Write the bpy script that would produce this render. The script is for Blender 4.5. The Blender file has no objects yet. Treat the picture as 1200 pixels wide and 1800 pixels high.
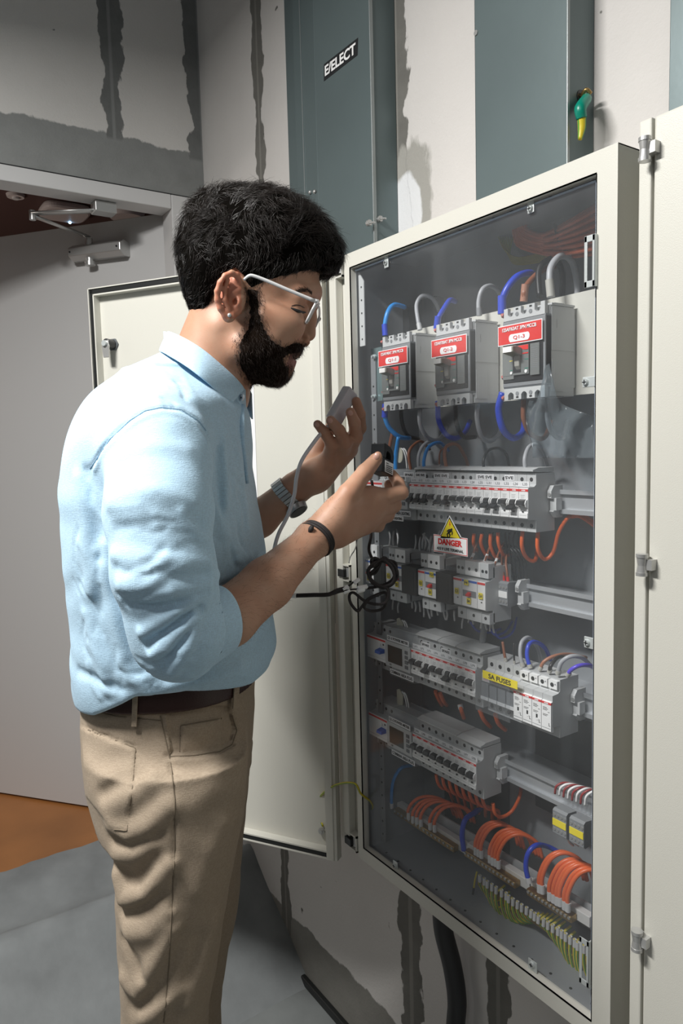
import bpy, bmesh, math, random
import numpy as np
from mathutils import Vector, Matrix

SC = bpy.context.scene
COL = SC.collection
Z0 = 1.48                      # camera height above the floor
# ---------------------------------------------------------------- camera
FPX = 1266.12
YAW, PITCH, ROLL = 0.97735436, 0.09132808, 0.02568266
def _cam_axes(y, p, r):
    fwd = np.array([-math.sin(y)*math.cos(p), math.cos(y)*math.cos(p), -math.sin(p)])
    right = np.cross(fwd, [0, 0, 1.0]); right /= np.linalg.norm(right)
    down = np.cross(fwd, right)
    c, s = math.cos(r), math.sin(r)
    return np.array([c*right + s*down, -s*right + c*down, fwd])
CM = _cam_axes(YAW, PITCH, ROLL)
cd = bpy.data.cameras.new('camera'); cam = bpy.data.objects.new('camera', cd); COL.objects.link(cam)
cd.sensor_fit = 'VERTICAL'; cd.sensor_height = 36.0; cd.lens = FPX/1800*36.0; cd.clip_start = 0.02
cam.matrix_world = Matrix(((CM[0][0], -CM[1][0], -CM[2][0], 0), (CM[0][1], -CM[1][1], -CM[2][1], 0),
                           (CM[0][2], -CM[1][2], -CM[2][2], Z0), (0, 0, 0, 1)))
SC.camera = cam
# ---------------------------------------------------------------- view and light
SC.view_settings.view_transform = 'Standard'; SC.view_settings.look = 'None'
SC.view_settings.gamma = 1.0; SC.view_settings.use_curve_mapping = False
SC.view_settings.exposure = 0.0
W = bpy.data.worlds.new('world'); SC.world = W; W.use_nodes = True
W.node_tree.nodes['Background'].inputs[0].default_value = (0.75, 0.85, 1.0, 1)
W.node_tree.nodes['Background'].inputs[1].default_value = 0.05
def lamp(name, loc, size, size_y, power, col, target):
    l = bpy.data.lights.new(name, 'AREA'); l.shape = 'RECTANGLE'; l.size = size; l.size_y = size_y
    l.energy = power; l.color = col
    o = bpy.data.objects.new(name, l); COL.objects.link(o); o.location = loc
    d = Vector(target) - Vector(loc); o.rotation_euler = d.to_track_quat('-Z', 'Y').to_euler()
    return o
KEY = ((-0.80, -0.44, 2.54), 0.60, 0.15, 54.0, (1.0, 0.985, 0.955))
lamp('ceiling_tube_light', KEY[0], KEY[1], KEY[2], KEY[3], KEY[4], (-0.75, -0.2, 0))
lamp('room_fill_light', (0.9, -1.4, 2.9), 1.2, 1.2, 9.0, (0.95, 0.97, 1.0), (-0.9, 0.5, 1.0))
cl_ = bpy.data.lights.new('corridor_fill', 'POINT'); cl_.energy = 13.0; cl_.color = (1.0, 0.90, 0.82); cl_.shadow_soft_size = 0.15  # added fill to brighten the corridor ceiling, not a known fitting
co_l = bpy.data.objects.new('corridor_fill', cl_); COL.objects.link(co_l); co_l.location = (-3.5, -0.35, 1.75)

def P(px, py, Y):
    d = np.array([px-600, py-900, FPX]) @ CM
    d = d*Y/d[1]; return np.array([d[0], d[1], d[2]+Z0])
def PX(px, py, X):
    d = np.array([px-600, py-900, FPX]) @ CM
    d = d*X/d[0]; return np.array([d[0], d[1], d[2]+Z0])
def PZ(px, py, z):
    d = np.array([px-600, py-900, FPX]) @ CM
    d = d*(z-Z0)/d[2]; return np.array([d[0], d[1], z])
RH = np.array([math.cos(YAW), math.sin(YAW), 0.0]); FH = np.array([-math.sin(YAW), math.cos(YAW), 0.0])
def B(px, py, v):
    d = np.array([px-600, py-900, FPX]) @ CM
    d = d*v/(d @ FH); return np.array([d[0], d[1], d[2]+Z0])
def BU(px, py, v):             # the same point in the standing person's own frame (u forward, v to the left, z up)
    w = B(px, py, v); return np.array([w @ RH, v, w[2]])
def U2W(a):
    a = np.asarray(a, float); return a[..., 0:1]*RH + a[..., 1:2]*FH + a[..., 2:3]*np.array([0, 0, 1.0])

# ---------------------------------------------------------------- materials
MATS = {}
def mat(name, col, rough=0.5, metal=0.0, bump=0.0, bscale=200.0, var=0.0, vscale=8.0, spec=0.5, sss=0.0, coat=0.0, emit=None, sheen=0.0):
    if name in MATS: return MATS[name]
    m = bpy.data.materials.new(name); m.use_nodes = True
    nt = m.node_tree; b = nt.nodes['Principled BSDF']
    b.inputs['Base Color'].default_value = (*col, 1); b.inputs['Roughness'].default_value = rough
    b.inputs['Metallic'].default_value = metal; b.inputs['Specular IOR Level'].default_value = spec
    if coat: b.inputs['Coat Weight'].default_value = coat
    if sheen: b.inputs['Sheen Weight'].default_value = sheen
    if sss:
        b.inputs['Subsurface Weight'].default_value = sss
        b.inputs['Subsurface Radius'].default_value = (0.9, 0.35, 0.18)
        b.inputs['Subsurface Scale'].default_value = 0.006
    if emit:
        b.inputs['Emission Color'].default_value = (*emit[0], 1); b.inputs['Emission Strength'].default_value = emit[1]
    if bump or var:
        tc = nt.nodes.new('ShaderNodeTexCoord')
        if bump:
            n = nt.nodes.new('ShaderNodeTexNoise'); n.inputs['Scale'].default_value = bscale; n.inputs['Detail'].default_value = 3
            nt.links.new(tc.outputs['Object'], n.inputs['Vector'])
            bp = nt.nodes.new('ShaderNodeBump'); bp.inputs['Strength'].default_value = bump; bp.inputs['Distance'].default_value = 0.002
            nt.links.new(n.outputs['Fac'], bp.inputs['Height']); nt.links.new(bp.outputs['Normal'], b.inputs['Normal'])
        if var:
            n2 = nt.nodes.new('ShaderNodeTexNoise'); n2.inputs['Scale'].default_value = vscale; n2.inputs['Detail'].default_value = 5
            nt.links.new(tc.outputs['Object'], n2.inputs['Vector'])
            mx = nt.nodes.new('ShaderNodeMix'); mx.data_type = 'RGBA'
            mx.inputs[6].default_value = (*[max(0, c*(1-var)) for c in col], 1)
            mx.inputs[7].default_value = (*[min(1, c*(1+var)) for c in col], 1)
            mr = nt.nodes.new('ShaderNodeMapRange'); mr.inputs[1].default_value = 0.3; mr.inputs[2].default_value = 0.7
            nt.links.new(n2.outputs['Fac'], mr.inputs[0]); nt.links.new(mr.outputs[0], mx.inputs[0])
            nt.links.new(mx.outputs[2], b.inputs['Base Color'])
    MATS[name] = m
    return m

def clear_mat(name, tint, haze, hazecol, rough):
    m = bpy.data.materials.new(name); m.use_nodes = True; nt = m.node_tree; nt.nodes.clear()
    out = nt.nodes.new('ShaderNodeOutputMaterial')
    tr = nt.nodes.new('ShaderNodeBsdfTransparent'); tr.inputs[0].default_value = (*tint, 1)
    df = nt.nodes.new('ShaderNodeBsdfDiffuse'); df.inputs[0].default_value = (*hazecol, 1)
    gl = nt.nodes.new('ShaderNodeBsdfGlossy'); gl.inputs['Roughness'].default_value = rough
    m1 = nt.nodes.new('ShaderNodeMixShader')
    tc = nt.nodes.new('ShaderNodeTexCoord')
    n = nt.nodes.new('ShaderNodeTexNoise'); n.inputs['Scale'].default_value = 5; n.inputs['Detail'].default_value = 6
    nt.links.new(tc.outputs['Object'], n.inputs['Vector'])
    mr = nt.nodes.new('ShaderNodeMapRange'); mr.inputs[1].default_value = 0.3; mr.inputs[2].default_value = 0.75
    mr.inputs[3].default_value = haze*0.55; mr.inputs[4].default_value = haze*1.5
    nt.links.new(n.outputs['Fac'], mr.inputs[0]); nt.links.new(mr.outputs[0], m1.inputs[0])
    nt.links.new(tr.outputs[0], m1.inputs[1]); nt.links.new(df.outputs[0], m1.inputs[2])
    fr = nt.nodes.new('ShaderNodeFresnel')
    ge = nt.nodes.new('ShaderNodeNewGeometry'); io = nt.nodes.new('ShaderNodeMapRange')      # same index seen from either side of the thin sheet
    io.inputs[3].default_value = 1.45; io.inputs[4].default_value = 1/1.45
    nt.links.new(ge.outputs['Backfacing'], io.inputs[0]); nt.links.new(io.outputs[0], fr.inputs[0])
    ml = nt.nodes.new('ShaderNodeMath'); ml.operation = 'MULTIPLY'; ml.inputs[1].default_value = 0.55
    nt.links.new(fr.outputs[0], ml.inputs[0])
    m2 = nt.nodes.new('ShaderNodeMixShader')
    nt.links.new(ml.outputs[0], m2.inputs[0]); nt.links.new(m1.outputs[0], m2.inputs[1]); nt.links.new(gl.outputs[0], m2.inputs[2])
    nt.links.new(m2.outputs[0], out.inputs[0])
    MATS[name] = m; return m

def plaster_mat(name, axis, board, dark, bands, hz, patch=None):
    """plasterboard wall: dark taped joints with ragged edges. bands: (centre, half width, zmin, zmax); hz: (zmin, zmax, zlow, zhigh along coord)"""
    m = bpy.data.materials.new(name); m.use_nodes = True; nt = m.node_tree; b = nt.nodes['Principled BSDF']
    L = nt.links.new
    def math_(op, a, c=None, clamp=False):
        n = nt.nodes.new('ShaderNodeMath'); n.operation = op; n.use_clamp = clamp
        for i, v in enumerate((a, c)):
            if v is None: continue
            if isinstance(v, (int, float)): n.inputs[i].default_value = v
            else: L(v, n.inputs[i])
        return n.outputs[0]
    g = nt.nodes.new('ShaderNodeNewGeometry'); s = nt.nodes.new('ShaderNodeSeparateXYZ'); L(g.outputs['Position'], s.inputs[0])
    co = s.outputs[axis]; z = s.outputs[2]
    def noise(scale, detail=4, rough=0.6, st=None):
        n = nt.nodes.new('ShaderNodeTexNoise'); n.inputs['Scale'].default_value = scale; n.inputs['Detail'].default_value = detail
        n.inputs['Roughness'].default_value = rough
        if st:
            mp = nt.nodes.new('ShaderNodeMapping'); mp.inputs['Scale'].default_value = st; L(g.outputs['Position'], mp.inputs[0]); L(mp.outputs[0], n.inputs['Vector'])
        else: L(g.outputs['Position'], n.inputs['Vector'])
        return math_('SUBTRACT', n.outputs['Fac'], 0.5)
    na = math_('ADD', math_('MULTIPLY', noise(7, 3), 0.10), math_('MULTIPLY', noise(60, 4, 0.7, (1, 1, 0.35)), 0.022))
    acc = None; line = None
    for (c0, w, z1, z2) in bands:
        d = math_('ABSOLUTE', math_('SUBTRACT', co, c0))
        k = math_('MULTIPLY', math_('SUBTRACT', math_('ADD', math_('MULTIPLY', na, min(1.0, w/0.035)), w), d), 400.0, True)
        k = math_('MULTIPLY', k, math_('MULTIPLY', math_('SUBTRACT', z, z1), 100.0, True))
        k = math_('MULTIPLY', k, math_('MULTIPLY', math_('SUBTRACT', z2, z), 100.0, True))
        acc = k if acc is None else math_('MAXIMUM', acc, k)
        ln = math_('MULTIPLY', k, math_('MULTIPLY', math_('SUBTRACT', w*0.22, d), 300.0, True))
        line = ln if line is None else math_('MAXIMUM', line, ln)
    hacc = None
    for (z1, z2) in hz:
        k = math_('MULTIPLY', math_('SUBTRACT', math_('ADD', z, math_('MULTIPLY', na, 0.6)), z1), 200.0, True)
        k = math_('MULTIPLY', k, math_('MULTIPLY', math_('SUBTRACT', z2, math_('ADD', z, math_('MULTIPLY', na, 0.7))), 200.0, True))
        hacc = k if hacc is None else math_('MAXIMUM', hacc, k)
    def mix(f, a, c):
        n = nt.nodes.new('ShaderNodeMix'); n.data_type = 'RGBA'; L(f, n.inputs[0])
        for i, v in ((6, a), (7, c)):
            if isinstance(v, tuple): n.inputs[i].default_value = (*v, 1)
            else: L(v, n.inputs[i])
        return n.outputs[2]
    vv = math_('MULTIPLY', math_('ADD', noise(3, 6), 0.5), 1.0, True)
    base = mix(vv, tuple(c*0.9 for c in board), tuple(min(1, c*1.08) for c in board))
    dk = mix(math_('MULTIPLY', math_('ADD', noise(25, 5), 0.5), 1.0, True), tuple(c*0.75 for c in dark), tuple(c*1.25 for c in dark))
    spots = math_('MULTIPLY', math_('SUBTRACT', noise(22, 2), 0.265), 60.0, True)
    base = mix(spots, base, dk)
    if hacc is not None:
        gr = mix(math_('MULTIPLY', math_('ADD', noise(9, 6), 0.5), 1.0, True), tuple(c*1.05 for c in dark), tuple(c*1.75 for c in dark))
        base = mix(hacc, base, gr)
    base = mix(acc, base, dk)
    base = mix(math_('MULTIPLY', line, 0.6), base, tuple(c*1.7 for c in dark))
    if patch:
        for (pc, pz, pr, prz, col) in patch:
            d1 = math_('MULTIPLY', math_('SUBTRACT', co, pc), 1/pr); d2 = math_('MULTIPLY', math_('SUBTRACT', z, pz), 1/prz)
            rr = math_('SQRT', math_('ADD', math_('MULTIPLY', d1, d1), math_('MULTIPLY', d2, d2)))
            k = math_('MULTIPLY', math_('SUBTRACT', math_('ADD', 1.0, math_('MULTIPLY', na, 14)), rr), 8.0, True)
            base = mix(k, base, col)
    L(base, b.inputs['Base Color']); b.inputs['Roughness'].default_value = 0.9; b.inputs['Specular IOR Level'].default_value = 0.2
    hh = math_('ADD', math_('MULTIPLY', noise(160, 3), 0.5), math_('MULTIPLY', acc, -0.6))
    hh = math_('ADD', hh, math_('MULTIPLY', noise(18, 4), 0.8))
    bp = nt.nodes.new('ShaderNodeBump'); bp.inputs['Strength'].default_value = 0.5; bp.inputs['Distance'].default_value = 0.003
    L(hh, bp.inputs['Height']); L(bp.outputs[0], b.inputs['Normal'])
    MATS[name] = m; return m

# ---------------------------------------------------------------- mesh helpers
def tag(o, label=None, cat=None, group=None, kind=None):
    if label: o['label'] = label
    if cat: o['category'] = cat
    if group: o['group'] = group
    if kind: o['kind'] = kind
    return o
def empty(name, loc, label=None, cat=None, group=None, rz=0.0):
    o = bpy.data.objects.new(name, None); COL.objects.link(o); o.location = Vector(loc); o.rotation_euler = (0, 0, rz)
    o.empty_display_size = 0.02
    return tag(o, label, cat, group)

class MB:
    def __init__(s): s.v = []; s.f = []; s.m = []; s.mats = []; s.n = 0; s.sm = []
    def mi(s, m):
        if m not in s.mats: s.mats.append(m)
        return s.mats.index(m)
    def add(s, verts, faces, m, smooth=False):
        k = s.mi(m); s.v.extend([tuple(map(float, p)) for p in verts])
        for f in faces: s.f.append(tuple(i+s.n for i in f)); s.m.append(k); s.sm.append(smooth)
        s.n += len(verts); return s
    def box(s, x0, x1, y0, y1, z0, z1, m):
        v = [(x0,y0,z0),(x1,y0,z0),(x1,y1,z0),(x0,y1,z0),(x0,y0,z1),(x1,y0,z1),(x1,y1,z1),(x0,y1,z1)]
        return s.add(v, [(0,3,2,1),(4,5,6,7),(0,1,5,4),(1,2,6,5),(2,3,7,6),(3,0,4,7)], m)
    def prism(s, poly, a0, a1, m, axis='x'):
        """poly: 2-D outline. axis x: (y,z); axis y: (x,z); axis z: (x,y)"""
        n = len(poly)
        def pt(q, a): return {'x': (a, q[0], q[1]), 'y': (q[0], a, q[1]), 'z': (q[0], q[1], a)}[axis]
        v = [pt(q, a0) for q in poly] + [pt(q, a1) for q in poly]
        f = [tuple(range(n)), tuple(range(2*n-1, n-1, -1))] + [(i, i+n, (i+1) % n+n, (i+1) % n) for i in range(n)]
        return s.add(v, f, m)
    def cyl(s, c, axis, r, h, m, n=12, r2=None):
        c = np.array(c, float); a = np.array(axis, float); a /= np.linalg.norm(a)
        u = np.cross(a, [0, 0, 1.0]); 
        if np.linalg.norm(u) < 1e-3: u = np.cross(a, [1.0, 0, 0])
        u /= np.linalg.norm(u); w = np.cross(a, u); r2 = r if r2 is None else r2
        v = []
        for k, rr in ((0, r), (h, r2)):
            for i in range(n):
                t = 2*math.pi*i/n; v.append(c + a*k + (u*math.cos(t) + w*math.sin(t))*rr)
        s.add(v, [(i, (i+1) % n, (i+1) % n+n, i+n) for i in range(n)], m, True)
        s.add(v, [tuple(range(n-1, -1, -1)), tuple(range(n, 2*n))], m)
        return s
    def tube(s, pts, r, m, n=8, sub=6, m2=None, closed=False, flat=None):
        pts = [np.array(p, float) for p in pts]
        if sub > 1 and len(pts) > 2:
            q = []
            P_ = [pts[-1]]+pts+[pts[0], pts[1]] if closed else [2*pts[0]-pts[1]] + pts + [2*pts[-1]-pts[-2]]
            rng = len(pts) if closed else len(pts)-1
            for i in range(rng):
                a, b, c, d = P_[i], P_[i+1], P_[i+2], P_[i+3]
                for k in range(sub):
                    t = k/sub
                    q.append(0.5*((2*b)+(-a+c)*t+(2*a-5*b+4*c-d)*t*t+(-a+3*b-3*c+d)*t**3))
            if not closed: q.append(pts[-1])
        else: q = pts
        N = len(q); rs = r if hasattr(r, '__len__') else None
        v = []; u = None
        for i in range(N):
            if closed: t = q[(i+1) % N]-q[i-1]
            else: t = q[min(i+1, N-1)] - q[max(i-1, 0)]
            t /= (np.linalg.norm(t)+1e-12)
            if u is None:
                u = np.cross(t, [0, 0, 1.0])
                if np.linalg.norm(u) < 1e-2: u = np.cross(t, [1.0, 0, 0])
            u = u - t*(u @ t); u /= (np.linalg.norm(u)+1e-12); w = np.cross(t, u)
            rr = np.interp(i/(N-1), np.linspace(0, 1, len(rs)), rs) if rs is not None else r
            fx, fy = flat if flat else (1, 1)
            for k in range(n):
                a = 2*math.pi*k/n; v.append(q[i] + rr*(fx*math.cos(a)*u + fy*math.sin(a)*w))
        ring = lambda i: [(i % N)*n+k for k in range(n)]
        f1, f2 = [], []
        for i in range(N if closed else N-1):
            A, Bq = ring(i), ring(i+1)
            for k in range(n):
                fc = (A[k], A[(k+1) % n], Bq[(k+1) % n], Bq[k])
                (f2 if (m2 is not None and k % 4 == 0) else f1).append(fc)
        n0 = s.n
        s.add(v, f1, m, True)
        if f2:
            k2 = s.mi(m2)
            for f in f2: s.f.append(tuple(i+n0 for i in f)); s.m.append(k2); s.sm.append(True)
        if not closed:
            k1 = s.mi(m)
            for f in (tuple(ring(0)[::-1]), tuple(ring(N-1))): s.f.append(tuple(i+n0 for i in f)); s.m.append(k1); s.sm.append(False)
        return s
    def sphere(s, c, r, m, nu=12, nv=8):
        c = np.array(c, float); rr = np.array(r if hasattr(r, '__len__') else (r, r, r), float)
        v = [c + rr*np.array([math.sin(math.pi*j/nv)*math.cos(2*math.pi*i/nu), math.sin(math.pi*j/nv)*math.sin(2*math.pi*i/nu), math.cos(math.pi*j/nv)]) for j in range(nv+1) for i in range(nu)]
        f = [(j*nu+i, (j+1)*nu+i, (j+1)*nu+(i+1) % nu, j*nu+(i+1) % nu) for j in range(nv) for i in range(nu)]
        return s.add(v, f, m, True)
    def mesh(s, name):
        me = bpy.data.meshes.new(name); me.from_pydata(s.v, [], s.f)
        for m in s.mats: me.materials.append(m)
        me.polygons.foreach_set('material_index', s.m); me.polygons.foreach_set('use_smooth', s.sm)
        me.update(); return me
    def build(s, name, parent=None, loc=None, bevel=0.0, local=False):
        """vertices are in world space; with a parent they are re-based onto the parent's origin unless local"""
        if parent is not None and not local:
            pl = Vector(parent_origin(parent)); Mi = parent_matrix(parent).inverted()
            s.v = [tuple(Mi @ Vector(p)) for p in s.v]
        elif parent is None and not local:
            c = np.mean(np.array(s.v), axis=0); c[2] = min(p[2] for p in s.v)
            s.v = [tuple(np.array(p)-c) for p in s.v]; loc = c
        me = s.mesh(name)
        return put(name, me, parent, loc, bevel)
def parent_matrix(o):
    m = Matrix.LocRotScale(o.location, o.rotation_euler, o.scale)
    return parent_matrix(o.parent) @ m if o.parent else m
def parent_origin(o): return parent_matrix(o).translation
def put(name, me, parent=None, loc=None, bevel=0.0, rot=None):
    o = bpy.data.objects.new(name, me); COL.objects.link(o)
    if parent is not None: o.parent = parent
    if loc is not None: o.location = Vector([float(c) for c in loc])
    if rot is not None: o.rotation_euler = rot
    if bevel:
        b = o.modifiers.new('bevel', 'BEVEL'); b.width = bevel; b.segments = 2; b.limit_method = 'ANGLE'; b.angle_limit = math.radians(40)
        b.harden_normals = False
    return o
def struct(name, mb, bevel=0.0):
    o = mb.build(name, bevel=bevel); o['kind'] = 'structure'; return o

TEXT = {}
def text_mesh(txt, m, bold=0.0, depth=0.0002):
    k = (txt, m.name, bold)
    if k in TEXT: return TEXT[k]
    c = bpy.data.curves.new('lettering', 'FONT'); c.body = txt; c.size = 1.0; c.align_x = 'CENTER'; c.align_y = 'CENTER'
    c.extrude = 0.02; c.offset = bold; c.resolution_u = 3
    o = bpy.data.objects.new('lettering_tmp', c)
    me = bpy.data.meshes.new_from_object(o); bpy.data.objects.remove(o); me.materials.clear(); me.materials.append(m)
    me.name = 'lettering'
    co = np.zeros(len(me.vertices)*3); me.vertices.foreach_get('co', co); co = co.reshape(-1, 3)
    w = co[:, 0].max()-co[:, 0].min(); h = co[:, 1].max()-co[:, 1].min()
    co[:, 0] -= (co[:, 0].max()+co[:, 0].min())/2; co[:, 1] -= (co[:, 1].max()+co[:, 1].min())/2
    co[:, 0] /= w; co[:, 1] /= h
    me.vertices.foreach_set('co', co.ravel()); me.update()
    TEXT[k] = me; return me
def lettering(txt, m, x, y, z, w, h, parent, name='lettering', bold=0.02, rz=0.0, ry=0.0):
    """text facing -Y, centred at a world point x,y,z, w by h metres"""
    me = text_mesh(txt, m, bold)
    o = bpy.data.objects.new(name, me); COL.objects.link(o); o.parent = parent
    Mi = parent_matrix(parent).inverted()
    R_ = Matrix.Rotation(rz, 4, 'Z') @ Matrix.Rotation(ry, 4, 'Y') @ Matrix.Rotation(math.radians(90), 4, 'X')
    Mw = Matrix.Translation((float(x), float(y), float(z))) @ R_ @ Matrix.Diagonal((w, h, 0.01, 1))
    ml = Mi @ Mw
    l, r, s_ = ml.decompose(); o.location = l; o.rotation_euler = r.to_euler(); o.scale = s_
    return o

M_cream = mat('cream_powder_coat', (0.62, 0.61, 0.55), 0.42, bump=0.12, bscale=900)
M_creamlt = M_cream
M_black = mat('black_rubber', (0.012, 0.013, 0.013), 0.45)
M_dark = mat('dark_plastic', (0.02, 0.021, 0.023), 0.35)
M_lgrey = mat('light_grey_plastic', (0.55, 0.56, 0.56), 0.45)
M_mgrey = mat('mid_grey_plastic', (0.24, 0.25, 0.26), 0.45)
M_dgrey = mat('slate_grey_plastic', (0.13, 0.14, 0.15), 0.45)
M_white = mat('white_plastic', (0.88, 0.88, 0.87), 0.4)
M_paper = mat('white_paper', (0.82, 0.82, 0.83), 0.6)
M_red = mat('red_plastic', (0.72, 0.03, 0.025), 0.4)
M_blue = mat('blue_toggle_plastic', (0.03, 0.13, 0.55), 0.35)
M_yel = mat('yellow_label', (0.88, 0.72, 0.03), 0.5)
M_ink = mat('black_ink', (0.02, 0.02, 0.02), 0.6)
M_redink = mat('red_ink', (0.75, 0.03, 0.03), 0.6)
M_whiteink = mat('white_ink', (0.9, 0.9, 0.9), 0.6)
M_zinc = mat('zinc_plated_steel', (0.60, 0.64, 0.64), 0.35, 0.4, bump=0.05, bscale=300)
M_steel = mat('brushed_steel', (0.52, 0.52, 0.51), 0.32, 0.6)
M_rail = mat('galvanised_rail', (0.60, 0.62, 0.64), 0.35, 0.55)
M_brass = mat('brass', (0.45, 0.30, 0.12), 0.35, 0.9, bump=0.3, bscale=400)
M_green = mat('green_sleeve', (0.0, 0.22, 0.15), 0.35)
M_yg_y = mat('earth_wire_yellow', (0.62, 0.50, 0.03), 0.4)
M_yg_g = mat('earth_wire_green', (0.08, 0.30, 0.05), 0.4)
M_orange = mat('orange_wire', (0.80, 0.14, 0.03), 0.38)
M_bluew = mat('dark_blue_wire', (0.02, 0.06, 0.55), 0.35)
M_sky = mat('sky_blue_wire', (0.02, 0.28, 0.75), 0.35)
M_greyw = mat('grey_wire', (0.42, 0.43, 0.45), 0.4)
M_brownw = mat('brown_wire', (0.28, 0.10, 0.05), 0.4)
M_blackw = mat('black_wire', (0.015, 0.015, 0.016), 0.4)
M_ferr = mat('wire_ferrule', (0.62, 0.62, 0.62), 0.5)
M_clear = clear_mat('clear_acrylic', (0.985, 0.99, 0.995), 0.030, (0.75, 0.79, 0.82), 0.04)
M_clear2 = clear_mat('clear_terminal_cover', (0.93, 0.94, 0.95), 0.07, (0.65, 0.68, 0.7), 0.2)
M_inner = mat('enclosure_inside', (0.27, 0.285, 0.30), 0.5, bump=0.05, bscale=500)
# ---------------------------------------------------------------- the room
WY = 0.94; DX = -2.09
M_wall = plaster_mat('plasterboard_wall', 0, (0.66, 0.635, 0.61), (0.17, 0.165, 0.15),
    [(-1.730, 0.026, 0.0, 4), (-1.165, 0.036, 0.0, 4), (-0.905, 0.03, 0.0, 1.0)], [(-0.2, 0.16)],
    [(-1.135, Z0+0.47, 0.075, 0.12, (0.36, 0.35, 0.32)), (-1.14, Z0+0.455, 0.045, 0.085, (0.72, 0.73, 0.74))])
M_wall2 = plaster_mat('plasterboard_door_wall', 1, (0.70, 0.68, 0.65), (0.19, 0.195, 0.19),
    [(0.675, 0.027, Z0+0.87, 4), (0.945, 0.048, Z0+0.86, 4)], [(Z0+0.6, Z0+0.885)])
m = MB(); m.box(DX-0.065, 2.2, WY, WY+0.15, 0, 3.3, M_wall); struct('wall_back', m)
# door opening in the left wall
OY1 = 0.829; OY0 = -0.30; OZ = PX(0, 319, DX)[2]; OT = PX(0, 290, DX)[2]; TH = Z0-1.225   # opening edges, head height, threshold height
m = MB(); m.box(DX-0.065, DX, OY1+0.05, WY, 0, 3.3, M_wall2)
m.box(DX-0.065, DX, OY0-0.05, OY1+0.05, OT-0.01, 3.3, M_wall2); m.box(DX-0.065, DX, -3.0, OY0-0.05, 0, 3.3, M_wall2)
struct('wall_left', m)
M_conc = mat('far_concrete', (0.12, 0.123, 0.12), 0.9, bump=0.4, bscale=60, var=0.2)
m = MB(); m.box(DX-0.065, 2.2, -3.15, -3.0, 0, 3.3, M_conc); struct('wall_front', m)
m = MB(); m.box(2.2, 2.35, -3.15, WY+0.15, 0, 3.3, M_conc); struct('wall_right', m)
m = MB(); m.box(DX-0.065, 2.35, -3.15, WY+0.15, 3.3, 3.45, M_conc); struct('ceiling', m)
M_floor = mat('grey_screed_floor', (0.21, 0.225, 0.225), 0.55, bump=0.35, bscale=35, var=0.16, vscale=5)
m = MB(); m.box(DX-0.05, 2.35, -3.15, WY+0.15, -0.1, 0.0, M_floor); struct('floor', m)
# raised sloping threshold of screed running up to the corridor floor
M_kerb = mat('screed_threshold', (0.22, 0.235, 0.24), 0.6, bump=0.5, bscale=30, var=0.2, vscale=7)
def strip_mesh(xs, zs, ys, m, jit):
    rr = random.Random(4); v = []; f = []
    for j, y in enumerate(ys):
        for i, (x, z) in enumerate(zip(xs, zs)):
            v.append((x + rr.uniform(-jit, jit), y, z + rr.uniform(-jit, jit)*0.5))
    n = len(xs)
    for j in range(len(ys)-1):
        for i in range(n-1): f.append((j*n+i, j*n+i+1, (j+1)*n+i+1, (j+1)*n+i))
    mb = MB(); mb.add(v, f, m, True); return mb
mb = strip_mesh([-2.25, -2.21, -2.12, -2.04, -1.985, -1.965, -1.945, -1.925, -1.90, -1.84, -1.72, -1.60], [TH+0.002, TH+0.002, TH-0.008, TH-0.028, TH-0.026, TH-0.008, TH-0.003, TH-0.012, TH-0.040, TH-0.085, TH-0.165, -0.004],
                np.linspace(-1.2, 0.94, 60), M_kerb, 0.0035)
struct('trim_1', mb)
m = MB(); m.box(DX-0.065, -1.945, -1.2, 0.94, -0.05, TH-0.03, M_kerb); struct('trim_2', m)
M_wood = mat('orange_wood_floor', (0.33, 0.135, 0.04), 0.4, bump=0.1, bscale=30, var=0.25, vscale=3)
m = MB(); m.box(-5.2, -2.226, -1.9, 2.6, TH-0.06, TH, M_wood)
for k in range(8): m.box(-5.2, -2.228, -1.6+k*0.46, -1.5975+k*0.46, TH, TH+0.0004, M_dark)
struct('floor_1', m)
M_brownceil = mat('dark_red_brown_ceiling', (0.115, 0.062, 0.055), 0.7, bump=0.1, bscale=40)
m = MB(); m.box(-4.2, DX-0.065, -1.9, 2.6, Z0+1.12, Z0+1.2, M_brownceil); struct('ceiling_1', m)
M_corr = mat('corridor_plaster', (0.35, 0.33, 0.31), 0.8)
m = MB(); m.box(-5.3, -5.2, -1.9, 2.6, TH-0.06, Z0+1.2, M_corr); m.box(-5.2, DX-0.065, 2.6, 2.7, TH-0.06, Z0+1.2, M_corr)
m.box(-5.2, DX-0.065, -2.0, -1.9, TH-0.06, Z0+1.2, M_corr); struct('wall_corridor', m)
m = MB(); m.box(-5.2, -4.2, -1.9, 2.6, Z0+1.18, Z0+1.2, M_black); struct('ceiling_2', m)

# door frame (white painted steel, folded) and door
M_paint = mat('white_door_paint', (0.62, 0.615, 0.61), 0.45, bump=0.03, bscale=300)
fr = empty('door_1', (DX, OY1, TH)); fr['kind'] = 'structure'
m = MB(); T = 0.055
m.box(DX-0.065, DX+0.012, OY1, OY1+0.062, TH, OT, M_paint); m.box(DX-0.065, DX+0.012, OY0-0.062, OY0, TH, OT, M_paint)
m.box(DX-0.065, DX+0.012, OY0, OY1, OZ, OT, M_paint)
m.build('door_frame', fr, bevel=0.003)
m = MB(); m.box(DX+0.0, DX+0.006, OY1+0.064, OY1+0.0655, TH, OT+0.004, M_dark); m.box(DX, DX+0.006, OY0, OY1+0.0655, OT+0.0025, OT+0.004, M_dark)
m.build('sealant_line', fr)
ang = math.atan2(-0.61168, -0.7911)
leaf = empty('door_leaf_pivot', (0, 0, 0)); bpy.data.objects.remove(leaf)
HX, HY = -2.16, 0.838
LW, LH = 0.95, 1.935
LZ = Z0-1.2175
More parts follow.
